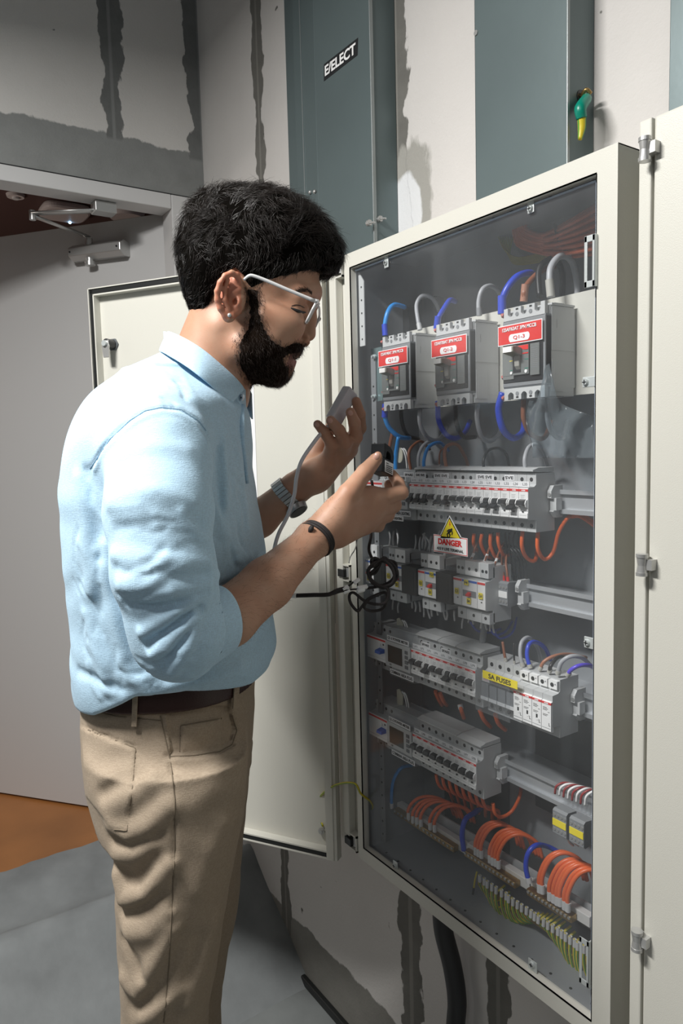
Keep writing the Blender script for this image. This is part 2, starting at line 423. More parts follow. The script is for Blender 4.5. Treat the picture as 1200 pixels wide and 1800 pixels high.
Rl = Matrix.Translation((HX, HY, LZ)) @ Matrix.Rotation(ang, 4, 'Z')
def leafpt(a, b, c): return tuple(Rl @ Vector((a, b, c)))
def leafbox(mb, x0, x1, y0, y1, z0, z1, mt):
    k = len(mb.v); mb.box(x0, x1, y0, y1, z0, z1, mt)
    for i in range(k, len(mb.v)): mb.v[i] = leafpt(*mb.v[i])
m = MB(); leafbox(m, 0, LW, -0.045, 0.0, 0, LH, M_paint); lf = m.build('door_leaf', fr, bevel=0.002)
m = MB(); leafbox(m, -0.012, 0.0, -0.03, 0.004, LH-0.13, LH-0.02, M_dark); leafbox(m, -0.012, 0.0, -0.03, 0.004, 0.15, 0.27, M_dark); m.build('door_hinge', fr)
# door closer on the leaf, arm to the frame head
cl = empty('door_closer', B(172, 441, 2.4), 'silver hydraulic door closer with folded arm at the top of the open white door', 'door closer')
# body position: on the leaf face towards the room
def leaf_hit(px, py, off=0.0):
    d = np.array([px-600, py-900, FPX]) @ CM
    n = np.array([-math.sin(ang), math.cos(ang), 0.0]); p0 = np.array([HX, HY, 0])+n*off
    t = (n @ p0)/(n @ d); q = d*t; return np.array([q[0], q[1], q[2]+Z0])
def leafn(): return np.array([-math.sin(ang), math.cos(ang), 0.0])
_side = leafn(); 
if _side @ np.array([1.0, 0, 0]) < 0: pass
# outward normal (towards the viewer)
LN = leafn(); LN = LN if (LN @ (np.array([0, 0, 0.0])-np.array([HX, HY, 0]))) > 0 else -LN
LDIR = np.array([math.cos(ang), math.sin(ang), 0.0]); FACE0 = 0.0 if LN @ leafn() > 0 else -0.045
def lf_pt(px, py, out): return leaf_hit(px, py, (FACE0+out) if LN @ leafn() > 0 else (FACE0-out))
a = lf_pt(128, 444, 0.028); b = lf_pt(219, 438, 0.028)
L_ = np.linalg.norm(b-a); ax = (b-a)/L_
a[2] = b[2] = (a[2]+b[2])/2; ax = (b-a)/np.linalg.norm(b-a)
m = MB()
sec = [(-0.028, -0.022), (-0.028, 0.022), (0.004, 0.024), (0.024, 0.012), (0.024, -0.012), (0.004, -0.024)]
v = [a + LN*s1 + np.array([0, 0, s2]) for s1, s2 in sec] + [b + LN*s1 + np.array([0, 0, s2]) for s1, s2 in sec]
n6 = 6
m.add(v, [tuple(range(n6)), tuple(range(2*n6-1, n6-1, -1))] + [(i, i+n6, (i+1) % n6+n6, (i+1) % n6) for i in range(n6)], M_steel)
m.build('closer_body', cl, bevel=0.002)
mid = lf_pt(157, 440, 0.03); mid[2] = a[2]
m = MB(); m.cyl(mid-np.array([0, 0, 0.034]), (0, 0, 1), 0.012, 0.075, M_steel, 14); m.cyl(mid-np.array([0, 0, 0.042]), (0, 0, 1), 0.016, 0.012, M_steel, 14)
m.build('closer_spindle', cl)
for tt in (0.04, 0.94):
    c = a + (b-a)*tt + LN*0.0245; m = MB(); m.cyl(c, LN, 0.003, 0.002, M_dark, 8); m.build('screw', cl)
elb = PX(57, 379, -2.30); pv = mid+np.array([0, 0, 0.045]); brk = PX(180, 360, DX-0.01)
ZB = OZ-0.022
elb = elb*1.0; 
# elbow in the horizontal plane of the arm
d_ = np.array([57-600, 379-900, FPX]) @ CM; elb = d_*(0.67/d_[2]); elb[2] += Z0
brk = np.array([DX-0.035, PX(182, 357, DX-0.035)[1], OZ-0.020])
m = MB(); m.tube([pv, elb], 0.0075, M_steel, 8, 1, flat=(1.2, 0.6)); m.cyl(elb-np.array([0, 0, 0.012]), (0, 0, 1), 0.009, 0.026, M_steel, 12)
m.build('closer_arm', cl)
m = MB(); m.tube([elb+np.array([0, 0, 0.006]), brk], 0.012, M_steel, 8, 1, flat=(1.3, 0.35)); m.build('closer_link', cl)
m = MB(); m.box(DX-0.06, DX-0.012, brk[1]-0.03, brk[1]+0.03, OZ-0.030, OZ-0.001, M_steel); m.build('closer_bracket', cl, bevel=0.002)
# ceiling devices seen through the doorway
CZ = Z0+1.12
def on_ceil(px, py): return PZ(px, py, CZ)
M_det = mat('detector_white', (0.75, 0.68, 0.66), 0.5)
c = on_ceil(27, 342); m = MB(); m.cyl((c[0], c[1], CZ-0.012), (0, 0, 1), 0.035, 0.012, M_det, 24, 0.038); m.cyl((c[0], c[1], CZ-0.02), (0, 0, 1), 0.014, 0.009, M_white, 16)
tag(m.build('ceiling_rose'), 'small white round disc on the dark ceiling beyond the door, leftmost one', 'ceiling fitting')
c = on_ceil(113, 366); o = empty('wireless_access_point', (c[0], c[1], CZ-0.045), 'white rounded square wireless unit with tiny blue light on the corridor ceiling', 'access point')
m = MB(); n = 40
pts = []
for i in range(n):
    t = 2*math.pi*i/n; e = 0.5; ct, st = math.cos(t), math.sin(t)
    pts.append((c[0]+0.105*math.copysign(abs(ct)**e, ct), c[1]+0.105*math.copysign(abs(st)**e, st)))
m.prism(pts, CZ-0.035, CZ, M_det, 'z'); m.build('housing', o, bevel=0.012)
cc = on_ceil(122, 377); m = MB(); m.sphere((cc[0], cc[1], CZ-0.037), 0.006, mat('blue_led', (0.3, 0.6, 1), 0.3, emit=((0.35, 0.65, 1.0), 12)), 10, 6); m.build('status_light', o)
c = on_ceil(222, 372); m = MB(); m.cyl((c[0], c[1], CZ-0.03), (0, 0, 1), 0.075, 0.03, M_det, 32, 0.085)
tag(m.build('smoke_detector'), 'pale round ceiling detector just right of the closer bracket', 'detector')

# ---------------------------------------------------------------- trunking on the wall
M_duct = mat('grey_green_trunking', (0.135, 0.175, 0.18), 0.42, 0.35, bump=0.06, bscale=90, var=0.10, vscale=3)
M_duct_e = mat('trunking_edge', (0.30, 0.33, 0.33), 0.4, 0.5)
t1 = empty('cable_trunking', (-1.28, WY-0.001, Z0+0.2), 'grey metal vertical trunking with the black E/ELECT sign', 'trunking')
m = MB(); m.box(-1.3625, -1.163, 0.88, 0.883, Z0-0.40, Z0+1.75, M_duct); m.box(-1.1655, -1.163, 0.88, WY-0.001, Z0-0.40, Z0+1.75, M_duct)
m.box(-1.163, -1.1600, 0.876, 0.884, Z0+0.20, Z0+1.75, M_duct_e)
m.build('cover', t1, bevel=0.0008)
m = MB(); m.box(-1.490, -1.3625, 0.905, WY-0.001, Z0-0.40, Z0+1.75, M_duct); m.box(-1.560, -1.488, 0.925, WY-0.001, Z0-0.40, Z0+1.75, M_duct)
m.box(-1.458, -1.4555, 0.903, 0.9055, Z0+0.20, Z0+1.75, M_duct_e); m.box(-1.3645, -1.3625, 0.88, 0.91, Z0+0.2, Z0+1.75, M_duct)
m.build('side_flange', t1, bevel=0.001)
m = MB(); m.box(-1.1630, -1.1622, 0.895, WY-0.001, Z0+0.385, Z0+0.387, M_dark); m.build('joint_line', t1); m = MB(); m.box(-1.56, -1.36, 0.9035, 0.905, Z0+0.44, Z0+0.4425, M_dark); m.build('joint_line', t1)
for px, py, Y in ((553, 337, 0.88), (553, 376, 0.88), (545, 338, 0.903), (545, 375, 0.903)):
    p = P(px, py, Y); m = MB(); m.sphere(p, 0.0045, M_steel, 10, 6); m.build('screw', t1)
for px, py in ((665, 386), (646, 393)):
    p = PX(px, py, -1.163); m = MB(); m.cyl(p, (1, 0, 0), 0.006, 0.008, M_steel, 6); m.cyl(p+np.array([0.008, 0, 0]), (1, 0.3, -0.2), 0.002, 0.012, M_steel, 6); m.build('bolt', t1)
# sign : a black plate stuck on the cover, slanted as in the photo
sg = empty('sign', P(599, 103, 0.878), 'black slanted sticker reading E/ELECT on the tall grey trunking', 'sign')
q = [P(569, 113, 0.8795), P(629, 66, 0.8795), P(628, 97, 0.8795), P(569, 143, 0.8795)]
m = MB(); v = q+[p+np.array([0, 0.0009, 0]) for p in q]
m.add(v, [(0, 3, 2, 1), (0, 1, 5, 4), (1, 2, 6, 5), (2, 3, 7, 6), (3, 0, 4, 7)], M_dark); m.build('plate', sg)
mp = (q[0]+q[1]+q[2]+q[3])/4; dirx = (q[1]-q[0]); wid = np.linalg.norm(q[1]-q[0]); hgt = np.linalg.norm(q[0]-q[3])
slope = math.atan2(dirx[2], dirx[0])
lettering('E/ELECT', M_whiteink, mp[0], mp[1]-0.0012, mp[2], wid*0.90, hgt*0.62, sg, bold=0.03, ry=-slope)
t2 = empty('cable_trunking', (-0.78, WY-0.001, Z0+0.1), 'wide grey metal trunking with a green-sleeved wire poking out of its side', 'trunking')
m = MB(); m.box(-0.886, -0.7025, 0.88, 0.883, Z0+0.344, Z0+1.75, M_duct); m.box(-0.705, -0.7025, 0.88, WY-0.001, Z0+0.344, Z0+1.75, M_duct); m.box(-0.886, -0.884, 0.88, WY-0.001, Z0+0.344, Z0+1.75, M_duct)
m.box(-0.7030, -0.7005, 0.8775, 0.883, Z0+0.344, Z0+1.75, M_duct_e); m.build('cover', t2, bevel=0.0008)
p = P(837, 58, 0.88); m = MB(); m.cyl(p, (0, -1, 0), 0.004, 0.002, M_steel, 12); m.build('screw', t2)
t3 = empty('cable_trunking', (-0.5, WY-0.001, Z0+0.1), 'scratched grey trunking above the closed cabinet at the right edge', 'trunking')
m = MB(); xx = P(1176, 100, 0.90)[0]; m.box(xx, xx+0.2, 0.90, WY-0.001, Z0+0.352, Z0+1.75, M_duct); m.build('cover', t3, bevel=0.001)
# earth wire tail out of the trunking side
ew = empty('earth_wire_tail', PX(1018, 175, -0.7025), 'short green sleeved yellow-green wire tail sticking out of the trunking side', 'wire')
a = PX(1021, 176, -0.7025); 
w1 = [a+np.array([0.0, 0, 0]), a+np.array([0.012, -0.004, -0.004]), PX(1020, 190, -0.686), PX(1022, 208, -0.686)]
m = MB(); m.tube(w1, [0.003, 0.0075, 0.0085, 0.0075], M_green, 12); m.build('green_sleeve', ew)
m = MB(); m.tube([PX(1022, 208, -0.686), PX(1022, 226, -0.687), PX(1019, 245, -0.688)], [0.0062, 0.0056, 0.003], M_yg_y, 12, m2=M_yg_g); m.build('yellow_green_core', ew)
m = MB(); m.tube([a+np.array([-0.001, 0, 0.004]), a+np.array([0.010, -0.002, 0.010]), a+np.array([0.014, 0.004, 0.004])], 0.0028, M_brass, 8); m.cyl(a+np.array([-0.0005, 0, 0.004]), (1, 0, 0), 0.010, 0.0014, M_dark, 18); m.build('bare_copper', ew)

# conduit under the panel and black cable
M_cond = mat('black_corrugated_conduit', (0.03, 0.03, 0.032), 0.5)
cb = [P(776, 1600, 0.90), P(780, 1640, 0.90), P(795, 1700, 0.91), P(803, 1760, 0.91), P(800, 1830, 0.91), np.array([P(800, 1830, 0.91)[0], 0.91, 0.0])]
m = MB(); m.tube(cb, 0.019, M_cond, 14); tag(m.build('power_cable'), 'thick black cable coming out from under the open panel down the wall', 'cable')
# low black strip on the floor along the wall
m = MB(); a0 = PZ(418, 1592, 0.0); m.box(-2.05, -0.3, WY-0.016, WY, 0.0, 0.022, M_black); struct('black_strip_back', m, bevel=0.004)
# ---------------------------------------------------------------- the open distribution panel
FY = 0.76
PXL, PXR, PZB, PZT = -1.097, -0.535, Z0-0.797, Z0+0.342
OXL, OXR, OZB, OZT = -1.0805, -0.5645, Z0-0.771, Z0+0.316
pn = empty('distribution_board', (-0.81, 0.85, PZB), 'open cream wall-mounted electrical distribution board full of breakers behind a clear cover', 'electrical panel')
m = MB()
m.box(PXL, PXR, FY+0.002, WY-0.002, PZT-0.0015, PZT, M_cream); m.box(PXL, PXR, FY+0.002, WY-0.002, PZB, PZB+0.0015, M_cream)
m.box(PXL, PXL+0.0015, FY+0.002, WY-0.002, PZB, PZT, M_cream); m.box(PXR-0.0015, PXR, FY+0.002, WY-0.002, PZB, PZT, M_cream)
m.build('housing', pn)
m = MB()
m.box(PXL, PXR, FY, FY+0.002, OZT, PZT, M_cream); m.box(PXL, PXR, FY, FY+0.002, PZB, OZB, M_cream)
m.box(PXL, OXL, FY, FY+0.002, OZB, OZT, M_cream); m.box(OXR, PXR, FY, FY+0.002, OZB, OZT, M_cream)
m.box(OXL-0.001, OXR+0.001, FY, FY+0.014, OZT, OZT+0.0015, M_cream); m.box(OXL-0.001, OXR+0.001, FY, FY+0.014, OZB-0.0015, OZB, M_cream)
m.box(OXL-0.0015, OXL, FY, FY+0.014, OZB, OZT, M_cream); m.box(OXR, OXR+0.0015, FY, FY+0.014, OZB, OZT, M_cream)
m.build('front_frame', pn)
m = MB(); m.box(PXL+0.003, PXR-0.003, 0.925, 0.928, PZB+0.003, PZT-0.003, M_inner)
m.box(PXL+0.0016, PXL+0.004, FY+0.016, 0.925, PZB+0.002, PZT-0.002, M_inner); m.box(PXR-0.004, PXR-0.0016, FY+0.016, 0.925, PZB+0.002, PZT-0.002, M_inner)
for i in range(14):
    x = OXL+0.02+i*0.036
    m.cyl((x, 0.80, PZB+0.0118), (0, 0, 1), 0.0024, 0.0006, M_black, 8)
    m.cyl((x+0.01, 0.83, PZT-0.0046), (0, 0, 1), 0.003, 0.0006, M_black, 8)
m.box(PXL+0.002, PXR-0.002, FY+0.016, 0.925, PZT-0.004, PZT-0.0016, M_inner); m.box(PXL+0.002, PXR-0.002, FY+0.016, 0.925, PZB+0.0016, PZB+0.012, M_inner)
m.build('lining', pn)
M_recess = mat('dark_gland_plate', (0.045, 0.05, 0.052), 0.5)
m = MB(); m.box(-1.03, -0.86, 0.9235, 0.925, Z0-0.80+0.02, Z0-0.60, M_recess); m.box(-0.80, -0.57, 0.9235, 0.925, Z0-0.62, Z0-0.44, M_recess)
m.build('gland_plate', pn)
# clear cover
CX0, CX1, CZ0, CZ1 = -1.079, -0.5705, Z0-0.7695, Z0+0.3125
cv = MB(); cv.box(CX0, CX1, FY+0.010, FY+0.013, CZ0, CZ1, M_clear); co_ = cv.build('clear_cover', pn)
co_['label'] = 'clear acrylic sheet screwed over the breakers'
M_edge_glow = mat('acrylic_edge_glow', (0.62, 0.72, 0.85), 0.25)  # pale blue stands in for light glowing in the sheet's edge
m = MB(); m.box(CX1-0.0016, CX1+0.0008, FY+0.0098, FY+0.0132, CZ0, CZ1, M_edge_glow); m.box(CX0, CX1, FY+0.0098, FY+0.0132, CZ1-0.0010, CZ1+0.0007, M_edge_glow)
m.build('cover_edge', co_)
def clip(px, py, w, h, sx=0, sz=0, nm='cover_clip'):
    c = P(px, py, FY+0.009); m = MB(); m.box(c[0]-w/2, c[0]+w/2, FY+0.008, FY+0.0098, c[2]-h/2, c[2]+h/2, M_zinc)
    o = m.build(nm, pn, bevel=0.0008)
    m = MB(); m.cyl((c[0]+sx, FY+0.008, c[2]+sz), (0, -1, 0), 0.0048, 0.003, M_zinc, 14, 0.0036)
    m.box(c[0]+sx-0.003, c[0]+sx+0.003, FY+0.0044, FY+0.0052, c[2]+sz-0.0005, c[2]+sz+0.0005, M_dark); m.box(c[0]+sx-0.0005, c[0]+sx+0.0005, FY+0.0044, FY+0.0052, c[2]+sz-0.003, c[2]+sz+0.003, M_dark)
    m.build('screw', o)
clip(933, 363, 0.011, 0.017, 0, -0.003); clip(679, 460, 0.011, 0.020, 0, -0.002)
clip(1037, 671, 0.022, 0.013, -0.006, 0); clip(1036, 1130, 0.016, 0.015, -0.003, 0); clip(936, 1697, 0.016, 0.016, 0, 0.002); clip(695, 1521, 0.013, 0.016, 0, 0)
for (px, py0, py1) in ((1037, 413, 505), (1027, 1650, 1732)):
    a, b = P(px, py0, FY-0.004), P(px, py1, FY-0.004); x = a[0]
    m = MB(); t = 0.0045; w = 0.008
    m.box(x-w, x-w+t, FY-0.005, FY-0.0035, b[2], a[2], M_zinc); m.box(x+w-t, x+w, FY-0.005, FY-0.0035, b[2], a[2], M_zinc)
    m.box(x-w, x+w, FY-0.005, FY-0.0035, a[2]-0.008, a[2], M_zinc); m.box(x-w, x+w, FY-0.005, FY-0.0035, b[2], b[2]+0.008, M_zinc)
    m.box(x+w-0.002, x+w, FY-0.005, FY+0.006, b[2], a[2], M_zinc)
    m.build('slotted_handle', pn, bevel=0.001)
# perforated strips inside at the left
m = MB(); zt, zb = P(625, 490, 0.775)[2], P(635, 608, 0.775)[2]; x0 = OXL+0.001
m.prism([(x0, zb), (x0+0.0155, zb), (x0+0.0155, zt-0.008), (x0, zt+0.012)], 0.778, 0.780, M_lgrey, 'y')
for k in range(5):
    z = zb+0.012+k*(zt-zb-0.022)/4.3; m.cyl((x0+0.008, 0.778, z), (0, -1, 0), 0.0018, 0.0004, M_dark, 10)
m.build('perforated_strip', pn)
m = MB(); m.box(x0+0.002, x0+0.016, 0.80, 0.802, OZB+0.005, Z0+0.16, M_mgrey)
for k in range(34): m.cyl((x0+0.009, 0.80, OZB+0.02+k*0.026), (0, -1, 0), 0.002, 0.0004, M_black, 8)
m.build('perforated_strip', pn)
M_teal = mat('passivated_zinc', (0.30, 0.42, 0.43), 0.3, 0.6)
m = MB(); a, b = P(627, 618, 0.80), P(672, 704, 0.80); m.box(x0, P(669, 650, 0.80)[0], 0.803, 0.805, b[2], a[2], M_teal); br = m.build('bracket_plate', pn)
for px, py in ((659, 627), (659, 697), (630, 624), (632, 690), (631, 715), (634, 1128), (636, 1150), (640, 1256), (642, 1272), (643, 1330), (644, 1416), (645, 1434)):
    c = P(px, py, 0.80); m = MB(); m.cyl(c, (0, -1, 0), 0.0045, 0.004, M_zinc, 6); m.cyl(c+np.array([0, -0.004, 0]), (0, -1, 0), 0.0024, 0.004, M_zinc, 8); m.build('hex_bolt', pn)
for px, py in ((659, 650), (659, 673)):
    c = P(px, py, 0.802); m = MB(); m.cyl(c, (0, -1, 0), 0.003, 0.0015, M_dark, 10); m.build('plate_hole', br)

# hinge side: flange, hinge post
FX0 = P(593, 618, 0.775)[0]
m = MB(); m.box(FX0-0.030, PXL+0.001, 0.774, 0.777, PZB, PZT, M_cream); m.box(PXL-0.001, PXL, FY, 0.777, PZB, PZT, M_cream); m.build('hinge_flange', pn)
hp0, hp1 = P(580.5, 618, 0.757)[0], P(592, 618, 0.757)[0]
m = MB(); m.box(hp0, hp1, 0.757, 0.774, PZB+0.03, PZT-0.026, M_cream); m.build('hinge_post', pn, bevel=0.002)
for z in (PZT-0.02, P(600, 1005, 0.76)[2], PZB+0.022):
    m = MB(); xx = hp1
    m.box(xx-0.004, xx+0.022, 0.758, 0.773, z-0.016, z-0.013, M_cream); m.box(xx-0.004, xx+0.022, 0.758, 0.773, z+0.013, z+0.016, M_cream); m.box(xx+0.019, xx+0.022, 0.758, 0.774, z-0.016, z+0.016, M_cream)
    o = m.build('hinge_block', pn)
    m = MB(); m.cyl((xx+0.010, 0.764, z-0.008), (0, 0, 1), 0.0045, 0.018, M_steel, 12); m.box(xx-0.012, xx+0.008, 0.7535, 0.766, z-0.008, z+0.006, M_dark); m.build('hinge_pin', o)

# ---- the swung-open door (inside face towards the room)
dh = np.array([P(578, 900, 0.757)[0], 0.757]); dd = np.array([-0.8507, -0.5257]); dn = np.array([0.5257, -0.8507])   # dn faces the viewer
dang = math.atan2(dd[1], dd[0])
def dhit(px, py, off=0.0):
    d = np.array([px-600, py-900, FPX]) @ CM; n = np.array([dn[0], dn[1], 0]); p0 = np.array([dh[0]+dn[0]*off, dh[1]+dn[1]*off, 0])
    q = d*((n @ p0)/(n @ d)); a = (q[:2]-p0[:2]) @ dd
    return a, q[2]+Z0, np.array([q[0], q[1], q[2]+Z0])
DWID = dhit(153.5, 512, 0.02)[0]; DTOP = dhit(155, 507, 0.02)[1]; DBOT = dhit(500, 1493, 0.02)[1]
dz0, dz1 = DBOT, DTOP
class DB(MB):
    def dbox(s, a0, a1, n0, n1, z0, z1, mt):
        k = len(s.v); s.box(a0, a1, n0, n1, z0, z1, mt)
        for i in range(k, len(s.v)):
            a, n, z = s.v[i]; s.v[i] = (dh[0]+dd[0]*a+dn[0]*n, dh[1]+dd[1]*a+dn[1]*n, z)
        return s
pd = empty('panel_door_pivot', (0, 0, 0)); bpy.data.objects.remove(pd)
D = DB(); D.dbox(0, DWID, 0.0, 0.0015, dz0, dz1, M_cream); pdoor = D.build('door', pn); pdoor['label'] = 'panel door swung wide open behind the man'
D = DB(); r0, r1 = 0.0, 0.020
for (a0, a1, z0, z1) in ((0, DWID, dz1-0.0022, dz1), (0, DWID, dz0, dz0+0.0022), (DWID-0.0022, DWID, dz0, dz1), (0, 0.0022, dz0, dz1)): D.dbox(a0, a1, 0, 0.020, z0, z1, M_cream)
g0, g1 = 0.0022, 0.0135; i0, i1 = 0.0135, 0.0165
for (a0, a1, z0, z1) in ((i0, DWID-i0, dz1-i1, dz1-i0), (i0, DWID-i0, dz0+i0, dz0+i1), (DWID-i1, DWID-i0, dz0+i0, dz1-i0), (i0, i1, dz0+i0, dz1-i0)): D.dbox(a0, a1, 0, 0.020, z0, z1, M_cream)
D.build('rim', pdoor)
D = DB()
for (a0, a1, z0, z1) in ((g0, DWID-g0, dz1-g1, dz1-g0), (g0, DWID-g0, dz0+g0, dz0+g1), (DWID-g1, DWID-g0, dz0+g0, dz1-g0), (g0, g1, dz0+g0, dz1-g0)): D.dbox(a0, a1, 0.001, 0.018, z0, z1, M_black)
D.build('gasket', pdoor, bevel=0.002)
D = DB(); D.dbox(-0.007, 0.0, 0.000, 0.020, dz0, dz1, M_cream); D.dbox(-0.0, 0.016, 0.0201, 0.0216, dz0, dz1, M_cream); D.build('hinge_edge', pdoor)
# cam lock
a, z, q = dhit(200, 606, 0.0015); N3 = np.array([dn[0], dn[1], 0.0]); A3 = np.array([dd[0], dd[1], 0.0])
D = MB(); D.cyl(q, N3, 0.014, 0.004, M_dgrey, 6); D.cyl(q+N3*0.004, N3, 0.0105, 0.020, M_dark, 20); lk = D.build('cam_lock', pdoor)
c = q+N3*0.024; D = MB(); UP = np.array([0, 0, 1.0])
def lockp(u, w, h): return c + A3*u + UP*w + N3*h
pr = [(-0.008, 0.007), (0.008, 0.007), (0.010, -0.006), (0.007, -0.030), (-0.007, -0.030), (-0.010, -0.006)]
v = [lockp(u, w, 0) for u, w in pr]+[lockp(u, w, 0.003) for u, w in pr]
D.add(v, [tuple(range(6)), tuple(range(11, 5, -1))]+[(i, i+6, (i+1) % 6+6, (i+1) % 6) for i in range(6)], M_steel); D.cyl(c+N3*0.003, N3, 0.006, 0.005, M_zinc, 14)
D.build('cam', lk, bevel=0.0008)
# paper on the door
a0, zt, _ = dhit(446, 700, 0.003); a1 = a0+0.205; zb_ = dhit(447, 885, 0.003)[1]
D = DB(); D.dbox(a0, a1, 0.0016, 0.0026, zb_, zb_+0.29, M_paper); ps = D.build('wiring_schedule'); tag(ps, 'white paper sheet fixed inside the open panel door, half hidden behind the shirt', 'paper')
# green-yellow bonding wire door to frame
pts = [dhit(567, 1452, 0.006)[2], P(558, 1425, 0.745), P(563, 1400, 0.738), P(590, 1380, 0.74), P(622, 1377, 0.745), P(634, 1395, 0.752), P(650, 1408, 0.778), P(654, 1420, 0.79), P(644, 1432, 0.798)]
ew = empty('bonding_wire', dhit(567, 1452, 0.004)[2], 'yellow and green earth wire looping between open door and lower hinge side of the panel', 'wire')
m = MB(); m.tube(pts, 0.0021, M_yg_y, 8, 8, m2=M_yg_g); m.build('insulated_wire', ew)
m = MB(); q = dhit(567, 1458, 0.0015)[2]; m.cyl(q, N3, 0.004, 0.012, M_steel, 8); m.cyl(q+N3*0.004, N3, 0.007, 0.004, M_steel, 6); m.build('stud', ew)

# ---- neighbouring closed cabinet
nc = empty('distribution_board', (-0.2, 0.85, Z0-0.80), 'closed cream wall cabinet cut off by the right edge of the picture', 'electrical panel')
sx0, sx1 = P(1122, 230, FY-0.016)[0], P(1145, 230, FY-0.016)[0]
m = MB(); m.box(sx0, 0.12, FY+0.001, WY-0.002, Z0-0.95, Z0+0.350, M_cream); m.build('housing', nc, bevel=0.002)
m = MB(); m.box(sx0+0.0005, sx1, FY-0.016, FY+0.002, Z0-0.95, P(1135, 209, FY-0.016)[2], M_cream); m.build('hinge_strip', nc, bevel=0.002)
dx0 = P(1149, 230, FY-0.018)[0]
m = MB(); m.box(dx0, 0.12, FY-0.018, FY-0.001, Z0-0.948, P(1152, 203, FY-0.018)[2], M_cream); m.build('door', nc, bevel=0.003)
for (px, py) in ((1133, 262), (1128, 992), (1119, 1652)):
    c = P(px, py, FY-0.028); m = MB()
    m.cyl(c-np.array([0, 0, 0.013]), (0, 0, 1), 0.0068, 0.004, M_steel, 16); m.cyl(c-np.array([0, 0, 0.009]), (0, 0, 1), 0.0060, 0.008, M_steel, 16, 0.0050)
    m.cyl(c-np.array([0, 0, 0.001]), (0, 0, 1), 0.0050, 0.009, M_steel, 16, 0.0062); m.cyl(c+np.array([0, 0, 0.008]), (0, 0, 1), 0.0068, 0.004, M_steel, 16)
    m.box(c[0], c[0]+0.012, FY-0.028, FY-0.015, c[2]-0.006, c[2]+0.006, M_steel)
    m.build('hinge', nc)
# ---- rails and plates
RC = {'top': Z0-0.0885, 'second': Z0-0.236, 'third': Z0-0.380, 'fourth': Z0-0.533}
def rail(z, x0, x1, lab, tilt=0.0):
    m = MB(); m.prism([(0.846, z+0.0175), (0.848, z+0.0175), (0.848, z+0.0125), (0.8535, z+0.0125), (0.8535, z-0.0125), (0.848, z-0.0125), (0.848, z-0.0175), (0.846, z-0.0175), (0.846, z-0.0110), (0.8520, z-0.0110), (0.8520, z+0.0110), (0.846, z+0.0110)], x0, x1, M_rail, 'x')
    m.box(x0, x1, 0.8535, 0.925, z-0.004, z+0.004, M_rail)
    tag(m.build('mounting_rail'), lab, 'rail')
rail(RC['top'], -1.11, -0.566, 'galvanised mounting rail carrying the top row of lighting breakers')
rail(RC['second'], -1.11, -0.566, 'galvanised mounting rail behind the yellow-labelled timers and relays')
rail(RC['third'], -1.11, -0.566, 'galvanised mounting rail of the row with the SA FUSES label')
rail(RC['fourth'], -1.11, -0.566, 'galvanised mounting rail of the lowest breaker row, running to the small terminal blocks')
m = MB(); zt = P(1045, 508, 0.856)[2]; zb = P(1040, 692, 0.856)[2]
m.box(-1.035, -0.566, 0.855, 0.857, zb, zt, M_cream)
for i in range(3):
    for dz in (0.004, 0.012, 0.118, 0.127): m.cyl((-0.615, 0.855, zb+dz), (0, -1, 0), 0.0016, 0.0004, M_dark, 8)
tag(m.build('mounting_plate'), 'cream steel plate carrying the three large breakers with red labels', 'plate')

# ---- circuit breakers
def prof_body(mb, x0, x1, mt, nose=0.0225, sh=0.016, back=0.056, hh=0.0425, y0=0.0, ny=None):
    mb.prism([(y0, -nose), (y0, nose), (0.012, nose+0.001), (sh, nose+0.004), (sh, hh), (back, hh), (back, -hh), (sh, -hh), (sh, -nose-0.002), (y0+0.002, -nose-0.001)], x0, x1, mt, 'x')
    return mb
w = 0.0172
mb = prof_body(MB(), -w/2, w/2, M_lgrey)
for s in (1, -1): mb.cyl((0, 0.016, s*0.0335), (0, -1, 0), 0.0031, 0.0003, M_dark, 12)
ME_body = mb.mesh('breaker_body')
mb = MB(); mb.box(-w/2+0.0002, w/2-0.0002, -0.0008, 0.0, -0.0210, 0.0220, M_white); mb.box(-w/2+0.0002, w/2-0.0002, -0.0020, 0.0, -0.0210, -0.0135, M_white)
mb.box(-0.0065, 0.0065, -0.0021, -0.002, -0.0172, -0.0168, M_mgrey)
mb.box(-0.002, 0.001, -0.0022, -0.0008, -0.0128, -0.0108, M_dark)
for k in range(3): mb.box(-0.005, 0.003-k*0.001, -0.0009, -0.0008, 0.0118-k*0.002, 0.0122-k*0.002, M_mgrey)
ME_face = mb.mesh('breaker_face')
mb = MB(); mb.box(-w/2, w/2, -0.0012, -0.0007, 0.0172, 0.0205, M_red); ME_stripe = mb.mesh('brand_stripe')
mb = MB()
for sx in (-1, 1):
    pts = [(-0.0005, 0.0065), (-0.0045, 0.0045), (-0.0062, 0.0), (-0.0045, -0.0045), (-0.0005, -0.0065)]
    a, b = sorted((sx*(w/2-0.0006), sx*(w/2-0.0026))); mb.prism(pts, a, b, M_white, 'x')
ME_rim = mb.mesh('toggle_guard')
def toggle_mesh(up):
    mb = MB(); s = 1 if up else -1
    if up: mb.prism([(-0.001, 0.0075), (-0.0085, 0.0060), (-0.0105, 0.0000), (-0.0065, -0.0015), (-0.001, -0.001)], -0.0062, 0.0062, M_dark, 'x')
    else:
        mb.prism([(-0.001, 0.0070), (-0.0045, 0.0060), (-0.0065, 0.0), (-0.001, -0.004)], -0.0040, 0.0040, M_dark, 'x')
        mb.prism([(-0.003, 0.0000), (-0.0075, -0.0010), (-0.0125, -0.0050), (-0.0110, -0.0080), (-0.002, -0.0060)], -0.0062, 0.0062, M_dark, 'x')
    return mb.mesh('toggle_lever')
